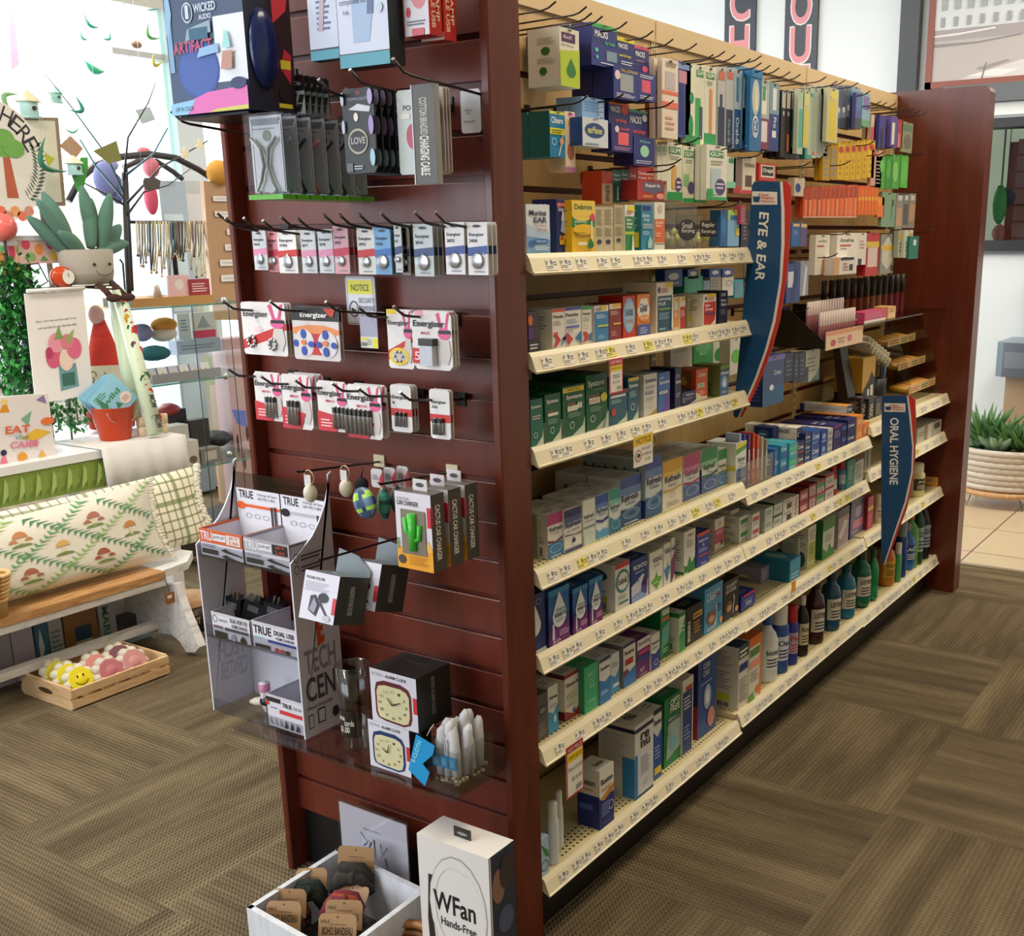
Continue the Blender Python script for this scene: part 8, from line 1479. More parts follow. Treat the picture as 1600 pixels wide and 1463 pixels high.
# orange bucket with blue cards
pB = V3((TX - .14, 0, CT)); pB.y = yfor(181, pB.x, CT); R0, R1, H = .056, .082, .128
t = thing('orange_bucket', pB, 'small orange bucket full of pale blue cards on table', 'bucket'); m = MB()
m.lathe(pB, [(0, 0, 'g#d8481c'), (R0, 0, 'g#d8481c'), (R1, H, 'g#d8481c'), (R1 + .003, H, 'g#e4602c'), (R1 - .002, H - .002, 'g#b83c18'), (R0 - .002, .004, None)], 28); m.obj('pail', t)
m = MB(); m.tube([(pB.x + (R1 - .02) , pB.y + R1 * math.sin(a) * .8, pB.z + H * .9 - .05 * math.cos(a)) for a in [-1.5 + .3 * k for k in range(11)]], .0014, 'm#c8b8a8', 6); m.obj('wire_handle', t)
BL = 'p .05 .1 .3 .5 .2 .9 .1 .5 #3c7c5c;n .1 .7 .5 .9 #4c8c64 3;T .2 .5 .8 .66 #3c8454 wild;p .4 .2 .5 .4 .6 .2 #3c7c5c;p .1 .3 .3 .4 .2 .1 #2c6c4c;e .6 .1 .94 .44 #e4d4cc;n .66 .2 .88 .36 #a87c6c 3;e .4 .04 .46 .1 #d8544c'
for i in range(3):
    m = MB(); m.box(-.0008, .0008, -.075, .075, -.065, .065, '#8cc4dc'); m.dec(FX(.0008, -.075, .075, -.065, .065), BL); m.xf(Matrix.Translation((pB.x + .02 - i * .02, pB.y - .005 - i * .008, pB.z + H + .028)) @ Matrix.Rotation(math.radians(38 - i * 4), 4, 'X') @ Matrix.Rotation(-.2, 4, 'Y')); m.obj('gift_card', label='pale blue botanical card standing in the orange bucket, %s' % ordn(i), cat='card')
# soaps beside it
for i in range(6):
    r_, c_ = divmod(i, 3); x = TX - .1 - (c_ == 1) * .03; y = yfor(222 + c_ * 17, x, CT + .02); m = MB(); m.lathe((x, y, CT + r_ * .038), [(0, 0, '#e0cdb0'), (.018, 0, '#e0cdb0'), (.018, .034, '#e4d2b8'), (.016, .0372, '#c89c94'), (0, .0372, None)], 14); m.obj('soap_puck', label='cream and pink soap puck, %s of a stack by bucket' % ordn(i), cat='soap', group='soap pucks by the orange bucket')
# book and card props
def xcard(quad, X, th, label, base, spec, name, cat, parent=None):
    P_ = [on(x, y, 0, X) for x, y in quad]; m = MB(); m.prism(P_, (-th, 0, 0), base); m.dec((P_[3] , P_[2] - P_[3], P_[0] - P_[3], V3((1, 0, 0))), spec); return m.obj(name, parent, label=label, cat=cat)
FIG = 'p .22 .8 .3 .96 .36 .8 #d8902c;e .24 .9 .34 .98 #e8c88c;p .5 .7 .64 .8 .6 .6 #7ca88c;p .7 .94 .8 1 .84 .88 #8c74a8;p .5 .44 .7 .56 .9 .5 .7 .4 #e0b43c;e .62 .34 .74 .4 #d8a0b0;p .05 .1 .1 .3 .16 .1 #dca83c;e .06 .26 .14 .32 #c8602c;p .22 .08 .28 .28 .36 .08 #d8788c;e .24 .24 .32 .32 #2c2c4c;e .46 .14 .58 .26 #e0982c;p .7 .04 .78 .28 .9 .04 #e0b03c;r .14 .02 .6 .08 #4c9c94;e .76 .6 .94 .7 #e0743c'
xcard([(-30, 623), (75, 615), (90, 731), (-30, 745)], TX - .06, .02, 'square illustrated EAT the CAKE book standing on the table', '#dfd9d8', FIG + ';T .3 .52 .62 .62 #d8603c EAT;t .42 .44 .6 .5 #5c8c8c the;T .36 .32 .72 .41 #d8749c CAKE;p .0 .5 .16 .7 .1 .9 0 .8 #e0502c', 'picture_book', 'book')
TT_ = 't .14 .72 .82 .75 #3c3c44 Mom, I love how we dont need to say;t .16 .66 .82 .69 #3c3c44 out loud that Im your favorite child.;p .44 .08 .76 .1 .74 .32 .44 .32 #6c9ca4;r .48 .12 .7 .24 #3c6c60;e .24 .3 .5 .5 #cf5c78;e .46 .26 .7 .46 #e8cfc0;e .6 .36 .86 .56 #d8688c;e .3 .44 .56 .62 #e494a8;e .5 .46 .74 .6 #d87c8c;p .4 .56 .5 .68 .56 .56 #7c9c5c;p .6 .56 .76 .64 .66 .5 #8cac64;e .24 .4 .36 .5 #b83c64'
t = thing('tea_towel', on(90, 540, 0, TX - .2), 'white tea towel printed with vase of pink flowers', 'tea towel')
xcard([(38, 459), (130, 453), (146, 616), (56, 632)], TX - .2, .004, None, '#e8e4e2', TT_, 'towel_cloth', None, t)
m = MB(); p = on(42, 455, 0, TX - .19); q = on(132, 450, 0, TX - .19); m.tube([p, q], .007, 'f#e8e4e2', 8); m.obj('rolled_top', t)
xcard([(137, 573), (200, 570), (206, 640), (142, 640)], TX - .26, .01, 'cream butterfly print propped behind the orange bucket', '#dcd4c0', 'V .04 .3 .2 .9 #7c6c54 Cotton;p .3 .6 .4 .9 .5 .6 #8c5434;p .5 .6 .66 .8 .6 .5 #6c4430;n .6 .3 .9 .6 #a89478 4', 'print_card', 'print')
# wire easel / stand holding plush
t = thing('wire_stand', on(110, 560, 0, TX - .3), 'black wire plate stand carrying the plush and towel', 'stand'); m = MB()
XS = TX - .28; L_ = [on(x, y, 0, XS) for x, y in ((30, 452), (110, 448), (178, 452))]
m.tube(L_, .004, '#2c2824', 6); m.tube([on(108, 628, 0, XS), on(114, 705, 0, XS)], .004, '#4c4438', 6); m.tube([on(187, 405, 0, XS), on(192, 412, 0, XS), on(204, 560, 0, XS)], .004, '#34302c', 6); m.tube([on(28, 415, 0, XS), on(60, 412, 0, XS), on(75, 440, 0, XS), on(55, 452, 0, XS)], .003, '#34302c', 6)
m.box(XS - .06, XS + .04, L_[0].y, L_[2].y, L_[1].z - .004, L_[1].z, '#2c2824')
m.tube([(XS, L_[0].y + .01, L_[0].z), (XS, L_[0].y - .02, TZ)], .004, '#34302c', 6); m.obj('frame', t)
# plush succulent
pp = on(137, 425, 0, XS); zc = L_[1].z
t = thing('plush_succulent', (XS, pp.y, zc), 'smiling plush succulent with green leaves and brown legs', 'plush toy'); m = MB()
Wd = on(178, 425, 0, XS).y - on(97, 425, 0, XS).y; Ht = on(137, 392, 0, XS).z - zc
m.lathe((XS, pp.y, zc + .006), [(0, 0, 'f#a39b8e'), (Wd * .42, .0, 'f#a39b8e'), (Wd * .47, Ht * .3, 'f#b0a89c'), (Wd * .5, Ht * .96, 'f#aaa296'), (Wd * .46, Ht, 'f#aaa296'), (0, Ht * .98, None)], 26, .7, 1); m.obj('pot', t)
m = MB(); RX = Wd * .5 * .7
for dy in (-.2, .3): m.ball((XS + RX * .97, pp.y + Wd * dy * .6 + .01, zc + Ht * .62), .006, 'g#1c1410', 10, 8)
m.tube([(XS + RX * 1.0 + .002, pp.y + .022 + Wd * .16 * math.cos(a), zc + Ht * .45 + Wd * .09 * math.sin(a)) for a in [math.pi + k * math.pi / 8 for k in range(9)]], .0014, '#3c2c20', 5); m.obj('face', t)
LV_ = [((150, 385), (127, 290)), ((120, 395), (57, 312)), ((112, 385), (66, 300)), ((108, 400), (42, 338)), ((158, 392), (172, 302)), ((150, 398), (200, 380)), ((165, 395), (188, 352)), ((130, 398), (92, 362)), ((142, 388), (142, 310))]
for i, (a, b) in enumerate(LV_):
    A = on(*a, 0, XS + .01 * (i % 3)); B = on(*b, 0, XS + .05 * math.sin(i * 2)); Mid = (A + B) / 2 + V3((0, 0, .012)); m = MB()
    m.tube([A * (1 - q) ** 2 + Mid * 2 * q * (1 - q) + B * q * q + V3((0, 0, .01 * q * (1 - q))) for q in [k / 12 for k in range(13)]], [.002 + .026 * math.sin(math.pi * (.12 + .86 * k / 12)) ** .7 for k in range(13)], 'f#5f8676', 12); m.obj('leaf', t)
for dy in (-.03, .03):
    m = MB(); m.tube([(XS + RX * .7, pp.y + .03 + dy, zc + .01), (XS + RX + .02, pp.y + .035 + dy, zc - .02), (XS + RX + .03, pp.y + .04 + dy, zc - .035)], [.012, .012, .012], 'f#4c3026', 8); m.ball((XS + RX + .04, pp.y + .05 + dy, zc - .045), (.014, .032, .016), 'f#44291f', 10, 8); m.obj('leg', t)
# orange mini clock
p = on(96, 433, 0, XS + .03); t = thing('toy_alarm_clock', p, 'little orange alarm clock beside the plush pot', 'clock'); m = MB(); m.ball(p, (.022, .045, .04), 'g#c8481c', 16, 10); m.obj('case', t)
m = MB(); m.face([(p.x + .0225, p.y + .014 + .024 * math.cos(a), p.z + .026 * math.sin(a)) for a in [k * math.pi / 9 for k in range(18)]], '#e4e0d8'); m.face([(p.x + .0232, p.y + .014, p.z), (p.x + .0232, p.y + .018, p.z + .002), (p.x + .0232, p.y + .014, p.z + .018)], '#222'); m.obj('dial', t)
# red hen plush
p = on(160, 540, 0, TX - .35); t = thing('plush_hen', (p.x, p.y, TZ + .005), 'red corduroy hen plush sitting behind the towel', 'plush toy'); m = MB(); zz = TZ + .006; hh = on(150, 500, 0, TX - .35).z - zz
m.lathe((p.x, p.y, zz), [(0, 0, 'f#c8382c'), (.085, .01, 'f#c8382c'), (.095, hh * .2, 'f#b8302a'), (.075, hh * .55, 'f#c8382c'), (.04, hh * .85, 'f#b8302a'), (.02, hh, 'f#c8382c'), (0, hh, None)], 20); m.obj('body', t)
m = MB(); m.tube([(p.x + .03, p.y + .04, zz + hh * .3), (p.x + .04, p.y + .1, zz + hh * .45)], [.05, .015], 'f#a82c28', 8); m.obj('wing', t); m = MB(); m.ball((p.x, p.y - .01, zz + hh * 1.04), (.03, .03, .04), 'f#d8a8a4', 12, 8); m.obj('head', t)
# gift wrap rolls leaning
for (a, b, r, k, lab, tx) in (((185, 455), (246, 698), .034, '#cdd9bc', 'floral pale green gift wrap roll leaning on the table', 1), ((178, 470), (212, 655), .03, '#c4d4b8', 'plain pale green wrap roll behind the floral one', 0)):
    A = on(*a, 0, TX - .2 - .1 * (1 - tx)); B = on(*b, 0, TX - .02 - .1 * (1 - tx)); B.z = max(B.z, TZ + .02); m = MB(); m.tube([A, B], [r * .75, r * .9], k, 16); D = (B - A); nrm = V3((1, 0, 0))
    if tx:
        sd = D.cross(nrm).normalized(); rd = random.Random(8)
        for i in range(26):
            c = A + D * rd.uniform(.06, .9) + sd * rd.uniform(-.7, .7) * r * .7 + V3((r * .72, 0, 0)); q = rd.choice(['#c83c34', '#3c6c4c', '#4c74a8', '#d8a83c', '#3c7c54', '#b8344c']); s_ = rd.uniform(.006, .016); m.face([c + V3((rd.uniform(0, .004), s_ * math.cos(t_), s_ * 1.3 * math.sin(t_))) for t_ in [k_ * math.pi / 3 for k_ in range(6)]], q)
        for f_, s in ((.72, 'MOM'), (.86, 'MOM')): c = A + D * f_ + V3((r * .95, 0, 0)); m.text(c - sd * r * .5, D.normalized() * .05, sd * r * .8, s, '#26342c', True)
    m.obj('wrap_roll', label=lab, cat='gift wrap')
# foliage garland and dark stand at the left edge
m = MB(); rd = random.Random(12)
for (x, y) in [(10, 420), (22, 440), (38, 470), (20, 490), (8, 510), (30, 505), (22, 540), (36, 560), (14, 560), (8, 600), (28, 606), (44, 602), (60, 640), (90, 650), (120, 645), (40, 450), (2, 450), (0, 480), (-10, 560)]:
    c = on(x, y, 0, TX - .3)
    for j in range(110):
        d = V3((rd.uniform(-1, 1), rd.uniform(-1, 1), rd.uniform(-1, 1))) * .062; n = V3((rd.uniform(-1, 1), rd.uniform(-1, 1), rd.uniform(-1, 1))).normalized(); e = n.cross(V3((0, 0, 1))).normalized() * .0085
        m.face([c + d, c + d + n * .016 + e, c + d + n * .036, c + d + n * .016 - e], rd.choice(['#3c9444', '#2c7434', '#4ca450', '#2f6c38']))
    m.tube([c - V3((0, 0, .05)), c + V3((0, 0, .05))], .003, '#2c4c28', 5)
m.obj('leafy_garland', label='green leafy garland hanging at the left frame edge', cat='garland', kind='stuff')
for i, (a, b, y) in enumerate(((2, 640, 400), (22, 640, 380), (40, 590, 395))):
    A = on(a, y, 0, -2.95); m = MB(); m.box(A.x - .02, A.x, A.y - .014, A.y + .014, TZ + .001, A.z, '#211f22'); m.obj('stand_post', label='black display post behind the garland, %s from left' % ordn(i), cat='post')
# floral tins
for i, (x0, y0, x1, y1, k, w) in enumerate(((28, 368, 92, 412, '#dcb8b0', 'floral lidded tin left of the plush'), (-20, 372, 30, 440, '#e0b49c', 'orange flowered tin at the left edge'))):
    xbox(x0, y0, x1, y1, XS - .06, .08, w, k, 'e .1 .5 .3 .9 #d84c6c;e .4 .3 .6 .7 #e8904c;e .7 .5 .9 .9 #c83c64;e .2 .1 .4 .4 #8cb46c;p .5 .1 .6 .3 .7 .1 #5c9c54;e .75 .1 .95 .4 #e4c44c;r 0 .82 1 1 #d8d4dc', 'floral_tin', 'tin')
p = on(4, 355, 0, -2.9); m = MB(); m.ball(p, .05, 'g#e06c64', 14, 10); m.tube([p, p - V3((0, 0, .2))], .006, '#333'); m.obj('coral_ball', label='coral glass ball at the left frame edge', cat='ornament')
# ================================================================ further left: sign, twig tree, jewellery, glass case
def onp(x, y, X): return on(x, y, 0, X)
# round painted sign
XS2 = -3.05; c = onp(-24, 250, XS2); ry = (onp(72, 250, XS2) - c).y; rz = abs(onp(-24, 148, XS2).z - c.z)
t = thing('round_sign', (XS2, c.y, c.z - rz), 'round white sign lettered HERE with tree painting', 'sign')
m = MB(); n = 40; m.prism([(XS2, c.y + ry * math.cos(2 * math.pi * k / n), c.z + rz * math.sin(2 * math.pi * k / n)) for k in range(n)], (-.02, 0, 0), '#dcd8d0'); m.obj('disc', t)
m = MB(); X_ = XS2 + .001
for i, ch in enumerate('HERE'):
    a = math.radians(64 - i * 12.5); C = V3((X_, c.y + ry * .7 * math.cos(a), c.z + rz * .7 * math.sin(a))); u = V3((0, math.sin(a), -math.cos(a))); w = V3((0, math.cos(a), math.sin(a))); m.text(C, u * .042, w * .06, ch, '#26262c')
tr = onp(8, 240, X_); m.face([(X_, tr.y - .015, tr.z - .16), (X_, tr.y + .03, tr.z - .16), (X_, tr.y + .015, tr.z), (X_, tr.y - .01, tr.z)], '#b0583c')
for qi, (dy, dz, r) in enumerate(((0, .03, .055), (-.05, .02, .045), (.035, .02, .042), (0, .055, .042))): m.face([(X_ + .0006 + qi * .0008, tr.y + dy + r * math.cos(a), tr.z + dz + r * .8 * math.sin(a)) for a in [k * math.pi / 9 for k in range(18)]], '#6ca44c')
for k in range(15):
    a = math.radians(16 - k * 4.2); C = V3((X_, c.y + ry * .86 * math.cos(a), c.z + rz * .86 * math.sin(a))); d = V3((0, math.cos(a), math.sin(a)))
    for s_ in (-1, 1): e = d * .028 * s_ + V3((0, .006, .016)); m.face([C, C + e * .5 + V3((0, 0, .006)), C + e, C + e * .5 - V3((0, 0, .006))], '#4c5c4c')
for k in range(5): C = onp(2 + k * 11, 330 + (k % 2) * 8, X_); m.face([(X_ + .0004, C.y + .02 * math.cos(a), C.z + .02 * math.sin(a)) for a in [q * math.pi / 4 for q in range(8)]], ['#d86c4c', '#c8846c', '#d8985c'][k % 3])
m.obj('painting', t); m = MB(); m.tube([(XS2 - .03, c.y, c.z), (XS2 - .05, c.y, TZ)], .01, '#3c3834', 6); m.obj('easel', t)
# framed canvas behind
t = thing('framed_canvas', onp(65, 320, -3.2), 'blank cream canvas in tan frame behind the round sign', 'frame')
m = MB(); Q = [onp(18, 182, -3.2), onp(91, 184, -3.2), onp(103, 322, -3.2), onp(30, 322, -3.2)]; m.prism(Q, (-.015, 0, 0), '#8c7860'); m.obj('frame', t)
m = MB(); Q = [onp(22, 187, -3.195), onp(86, 189, -3.195), onp(97, 316, -3.195), onp(34, 316, -3.195)]; m.prism(Q, (-.004, 0, 0), '#cfccb8'); m.obj('canvas', t); m = MB(); e_ = onp(65, 322, -3.22); m.tube([e_, (e_.x, e_.y, TZ + .001)], .012, '#5c4c3c', 8); m.tube([onp(40, 250, -3.22), e_], .008, '#5c4c3c', 6); m.obj('easel_leg', t)
# bird houses
def birdhouse(x0, y0, x1, y1, X, label, body, roof, hexa=True):
    a = onp(x0, y1, X); b = onp(x1, y0, X); w = (b.y - a.y); h = (b.z - a.z); cy = (a.y + b.y) / 2
    t = thing('birdhouse', (X, cy, a.z), label, 'birdhouse'); m = MB()
    m.lathe((X, cy, a.z), [(0, 0, body), (w * .42, 0, body), (w * .42, h * .06, body), (w * .36, h * .07, body), (w * .36, h * .6, body)], 6, rot=.5); m.obj('walls', t)
    m = MB(); m.lathe((X, cy, a.z), [(w * .5, h * .58, roof), (w * .44, h * .64, roof), (.004, h, roof)], 6, rot=.5); m.obj('roof', t)
    if y0 > 135 and y1 != 183: m = MB(); m.tube([(X, cy, a.z + h - .004), (X, cy, HC - .001)], .0007, '#c8ccc8', 4); m.obj('hang_thread', t)
    m = MB(); m.face([(X + w * .36, cy + w * .07 * math.cos(q), a.z + h * .34 + w * .07 * math.sin(q)) for q in [k * math.pi / 6 for k in range(12)]], '#1c1c1c'); m.tube([(X + w * .3, cy, a.z + h * .34), (X + w * .365, cy, a.z + h * .34)], w * .08, '#24242a', 12); m.obj('entry_hole', t)
birdhouse(27, 143, 62, 183, -3.19, 'pale blue birdhouse with yellow roof on the canvas frame', '#a8ccc8', '#d8c89c')
birdhouse(103, 244, 129, 273, -3.0, 'little pale blue birdhouse hanging by green crescent', '#a8d0d0', '#d8d4b8')
birdhouse(77, 136, 97, 160, -3.6, 'mint green hanging birdhouse high in the window', '#a0d0c0', '#8cc8b8')
# twig tree with ornaments
XT = -3.3; t = thing('twig_tree', (XT, onp(197, 400, XT).y, TZ), 'bare dark wire twig tree hung with ornaments', 'display tree')
m = MB(); base = onp(202, 470, XT); base.z = on(280, 478, 0, -3.0).z + .002; m.lathe((XT, base.y, base.z), [(0, 0, '#201a1c'), (.06, 0, '#201a1c'), (.06, .006, '#201a1c'), (0, .008, None)], 16); m.tube([base, onp(198, 400, XT), onp(193, 270, XT)], [.012, .011, .009], '#201a1c', 8); m.obj('trunk', t)
BR = [[(193, 300), (165, 240), (110, 165), (70, 115)], [(193, 285), (200, 215), (232, 160), (243, 130)], [(196, 320), (250, 262), (325, 220)], [(193, 310), (150, 260), (125, 218)], [(196, 340), (225, 300), (262, 290), (300, 262)], [(194, 320), (158, 300), (120, 280)], [(195, 275), (240, 240), (262, 200)]]
for i, b in enumerate(BR): m = MB(); P_ = [onp(x, y, XT + .06 * math.sin(i * 2) * (k > 0)) for k, (x, y) in enumerate(b)]; m.tube(P_, [.006, .004, .0028, .0016][:len(P_)] if len(P_) > 2 else .004, '#2c2628' if i % 3 else '#3c6c7c', 6); m.obj('branch', t)
def hangflat(pts, X, key, label, name='hanging_ornament', cat='ornament', string=None):
    m = MB(); m.prism([onp(x, y, X) for x, y in pts], (-.004, 0, 0), key)
    top_ = onp(*pts[0], X - .002); m.tube([top_, (top_.x, top_.y, HC - .001)], .0007, '#d0d4d4', 4)
    if string: m.tube([onp(*string[0], X - .002), onp(*string[1], X - .002)], .0009, '#b8b8b0', 4)
    return m.obj(name, label=label, cat=cat)
def cres(x0, y0, x1, y1, bow, w, X, key, label):
    m = MB(); A = onp(x0, y0, X); B = onp(x1, y1, X); nrm = V3((0, -(B - A).z, (B - A).y)).normalized(); m.tube([A, (A.x, A.y, HC - .001)], .0007, '#d0d4d4', 4); P_ = [A + (B - A) * (k / 8) + nrm * bow * math.sin(math.pi * k / 8) for k in range(9)]
    m.tube(P_, [w * max(.12, math.sin(math.pi * k / 8)) for k in range(9)], key, 6); m.obj('crescent_ornament', label=label, cat='ornament')
cres(70, 215, 106, 268, -.075, .012, -2.98, '#1c6c4c', 'dark green crescent ornament beside the canvas')
cres(132, 20, 155, 43, -.03, .01, -4.2, '#3ca48c', 'teal crescent ornament highest in the window'); cres(232, 35, 250, 60, -.05, .01, -4.0, '#5c9c4c', 'green crescent ornament by the headphone box'); cres(108, 172, 118, 150, -.05, .01, -3.5, '#2c8c7c', 'teal crescent on the left twig'); cres(133, 95, 163, 112, -.02, .02, -4.0, '#3cb88c', 'green leaf shaped ornament mid window'); cres(240, 82, 255, 96, -.05, .01, -3.9, '#b8ac3c', 'olive crescent ornament near the mullion'); cres(18, 175, 28, 148, .05, .012, -3.5, '#7cac6c', 'pale green crescent left of birdhouse'); cres(126, 48, 138, 62, -.02, .008, -4.1, '#6cc0b0', 'small mint crescent up high'); cres(160, 60, 172, 50, -.02, .008, -4.1, '#4ca890', 'small green crescent up high'); cres(100, 200, 124, 198, -.02, .005, -3.2, '#5cb48c', 'thin green crescent under the twig')
hangflat([(93, 228), (110, 212), (130, 232), (118, 248)], XT + .1, '#b08c6c', 'kraft paper tag clipped on the twig tree', 'paper_tag', 'tag')
hangflat([(146, 236), (182, 220), (190, 250), (170, 256), (160, 247)], XT + .08, '#7c7c3c', 'olive green paper pennant on the twig tree', 'pennant', 'pennant')
hangflat([(212, 172), (234, 167), (243, 187), (222, 194)], XT + .02, '#b8ccd0', 'pale square tag on the right twig', 'paper_tag', 'tag')
hangflat([(113, 275), (122, 300), (130, 298), (138, 262), (137, 246), (127, 246)], -3.02, '#3c9c3c', 'bright green leaf ornament under the birdhouse'); hangflat([(68, 238), (86, 248), (76, 260)], -3.1, '#b8b82c', 'yellow green pennant by the canvas')
hangflat([(224, 285), (226, 278), (234, 278), (238, 273), (243, 278), (251, 282), (249, 296), (227, 297)], XT + .12, '#4c4440', 'dark cupcake shaped tag on the twig tree', 'shaped_tag', 'tag', ((237, 240), (237, 275)))
p = onp(213, 70, -4.0); m = MB(); m.ball(p, (.02, .03, .018), '#8c6c54', 12, 8); m.tube([p, (p.x, p.y, HC - .001)], .0007, '#888', 4); m.obj('acorn_ornament', label='striped brown acorn ornament high in the window', cat='ornament')
for i, (x, y) in enumerate(((312, 226), (289, 240))):
    p = onp(x, y, XT + .02); m = MB(); m.face([p + V3((.001, (.03 if k % 2 else .012) * math.cos(k * math.pi / 6), (.03 if k % 2 else .012) * math.sin(k * math.pi / 6))) for k in range(12)], '#f0e4c0'); m.prism([p + V3((0, (.028 if k % 2 else .012) * math.cos(k * math.pi / 6), (.028 if k % 2 else .012) * math.sin(k * math.pi / 6))) for k in range(12)], (-.004, 0, 0), '#d8c08c'); m.obj('star_ornament', label='gold star ornament on the right twig, %s' % ('upper' if i == 0 else 'lower'), cat='ornament')
# black arched necklace rack
XR2 = -3.75; t = thing('arched_rack', (XR2, onp(200, 400, XR2).y, .6), 'black metal arch rack hung with necklaces', 'rack')
def arc(pts, X, r, key): m_ = MB(); m_.tube([onp(x, y, X) for x, y in pts], r, key, 8); return m_
arc([(107, 315), (125, 280), (150, 258), (190, 245), (235, 241), (275, 247), (310, 265), (338, 284)], XR2, .016, '#26242a').obj('front_arch', t)
arc([(193, 262), (215, 252), (245, 252), (270, 268), (285, 280)], XR2 - .3, .014, '#2c2a30').obj('rear_arch', t)
arc([(203, 347), (322, 348)], XR2, .008, '#222024').obj('cross_bar', t)
arc([(266, 348), (275, 430)], XR2, .014, '#222024').obj('post', t); arc([(196, 258), (206, 455)], XR2, .01, '#222024').obj('post', t)
rd = random.Random(21)
for i in range(26):
    x = 213 + i * 4.15; L_ = rd.uniform(45, 95); k = rd.choice(['#a8946c', '#6c5c4c', '#b8b0a0', '#3c3834', '#8c7c5c', '#c8b88c', '#4c6468'])
    m = MB(); A = onp(x, 346, XR2 + .02); B = onp(x + 2.5, 346 + L_, XR2 + .03); C2 = onp(x + 5, 346, XR2 + .02)
    m.tube([A, A * .5 + B * .5 + V3((.004, -.004, 0)), B, C2 * .5 + B * .5 + V3((.004, .004, 0)), C2], rd.choice([.0035, .005, .006]), k, 5); m.ball(B, .008, rd.choice(['#8c6c4c', '#c8c0b0', '#2c2c30', '#b89c5c']), 7, 5)
    m.obj('necklace', label='beaded necklace on the arch rack bar, %s from left' % ordn(i), cat='necklace', group='necklaces on the arch rack')
# plush birds
def blob(label, X, parts, name, cat='plush toy'):
    c0 = onp(parts[0][0], parts[0][1], X); t = thing(name, c0, label, cat)
    c1 = onp(parts[0][0], parts[0][1], X); tm = MB()
    if cat == 'plush toy' and X < -3.5: tm.tube([c1, (c1.x, c1.y, HC - .001)], .0012, '#d8d8d8', 5); tm.obj('hang_thread', t)
    for nm, *a in [(q[5] if len(q) > 5 else 'body',) + tuple(q[:5]) for q in parts]:
        x, y, rx, ry_, k = a; p = onp(x, y, X); sy_ = abs(onp(x + rx, y, X).y - p.y); sz_ = abs(onp(x, y + ry_, X).z - p.z); m = MB(); m.ball(p, (min(sy_, sz_), sy_, sz_), 'f' + k, 14, 9); m.obj(nm, t)
blob('periwinkle blue plush bird sitting behind the succulent', -3.6, [(165, 280, 16, 28, '#7c84b8'), (172, 258, 12, 10, '#9ca4d4', 'head'), (182, 295, 10, 24, '#6c70a8', 'wing')], 'plush_bird')
blob('pink plush flamingo behind the twig tree', -3.9, [(236, 262, 11, 16, '#d87c8c'), (225, 238, 10, 8, '#d86c78', 'head'), (236, 310, 9, 26, '#d0546c', 'leg')], 'plush_flamingo')
blob('yellow woven hive shape on top of wooden card stand', -3.7, [(342, 270, 16, 20, '#c8903c')], 'hive_ornament', 'ornament')
# wooden card stand
XW = -3.7; xb = [onp(319, 284, XW), onp(385, 480, XW)]
t = thing('card_stand', (XW, xb[0].y, .5), 'tall tan wooden stand with earring cards by the end cap', 'stand')
m = MB(); Q = [onp(318, 283, XW), onp(372, 283, XW), onp(392, 500, XW), onp(334, 500, XW)]; m.prism(Q, (-.03, 0, 0), '#b08c68'); m.box(XW - .2, XW - .031, xb[0].y + .05, xb[0].y + .4, .0, .3, '#a8845c'); m2 = m; m = MB(); m.prism(Q, (-.03, 0, 0), '#b08c68'); m.obj('board', t); m = MB(); m.box(XW - .2, XW - .031, xb[0].y + .05, xb[0].y + .4, .0, .3, '#a8845c'); m.box(XW - .09, XW - .031, xb[0].y + .1, xb[0].y + .3, .3, .9, '#a8845c'); m.obj('base', t)
for i, (x, y) in enumerate(((333, 306), (336, 330), (355, 358), (352, 382), (344, 406), (346, 430))):
    a = onp(x, y, XW + .012); b = onp(x + 30, y + 9, XW + .012); m = MB(); m.box(XW + .008, XW + .012, a.y, b.y, b.z, a.z, '#e0dcd8'); m.dec(FX(XW + .012, a.y, b.y, b.z, a.z), 'n .1 .3 .9 .7 #a8a49c 2'); m.obj('earring_card', t)
# white and blue kiosk box and wooden shelves behind
xbox(250, 283, 292, 345, -4.1, .5, 'pale blue card kiosk behind the necklaces', '#a8bccc', 'r .1 .6 .8 .9 #c8e0ec;r .1 .1 .8 .5 #b8d4e4;r 0 .54 1 .56 #6c7c8c', 'card_kiosk', 'display', zfloor=.02)
xbox(293, 283, 325, 440, -4.15, .4, 'white greeting card spinner beside the blue kiosk', '#c4c8cc', 'r .1 .84 .9 .96 #dcdce0;r .1 .7 .9 .8 #c8d4c0;r .1 .5 .9 .64 #c0ccb8;r .1 .3 .9 .44 #b8ccb0;r .1 .1 .9 .26 #c8d0c4', 'card_spinner', 'display', zfloor=.02)
t = thing('wooden_shelf_unit', onp(215, 470, -4.6), 'light wood shelf unit of small goods far behind necklaces', 'shelf unit')
A = onp(160, 328, -4.6); B = onp(262, 328, -4.6)
m = MB(); m.box(-5.0, -4.98, A.y, B.y, .1, A.z, '#b88c5c')
for y in (A.y, B.y - .02): m.box(-5.0, -4.6, y, y + .02, .02, A.z, '#c49c6c')
m.obj('carcass', t)
for k in range(6):
    z = A.z - k * .16; m = MB(); m.box(-4.978, -4.6, A.y + .021, B.y - .021, z - .02, z, '#c49c6c'); m.obj('shelf_board', t)
    if k: m = MB(); [m.box(-4.8, -4.66, A.y + .05 + j * .1, A.y + .12 + j * .1, z + .001, z + .06 + .05 * ((j * 3 + k) % 3) / 2, ['#b8b4b0', '#8c9c8c', '#c8c0c0', '#a88c7c', '#7c8c9c', '#d0d0cc'][(j + k) % 6]) for j in range(int((B.y - A.y - .1) / .1))]; m.obj('small_goods', t, kind='stuff')
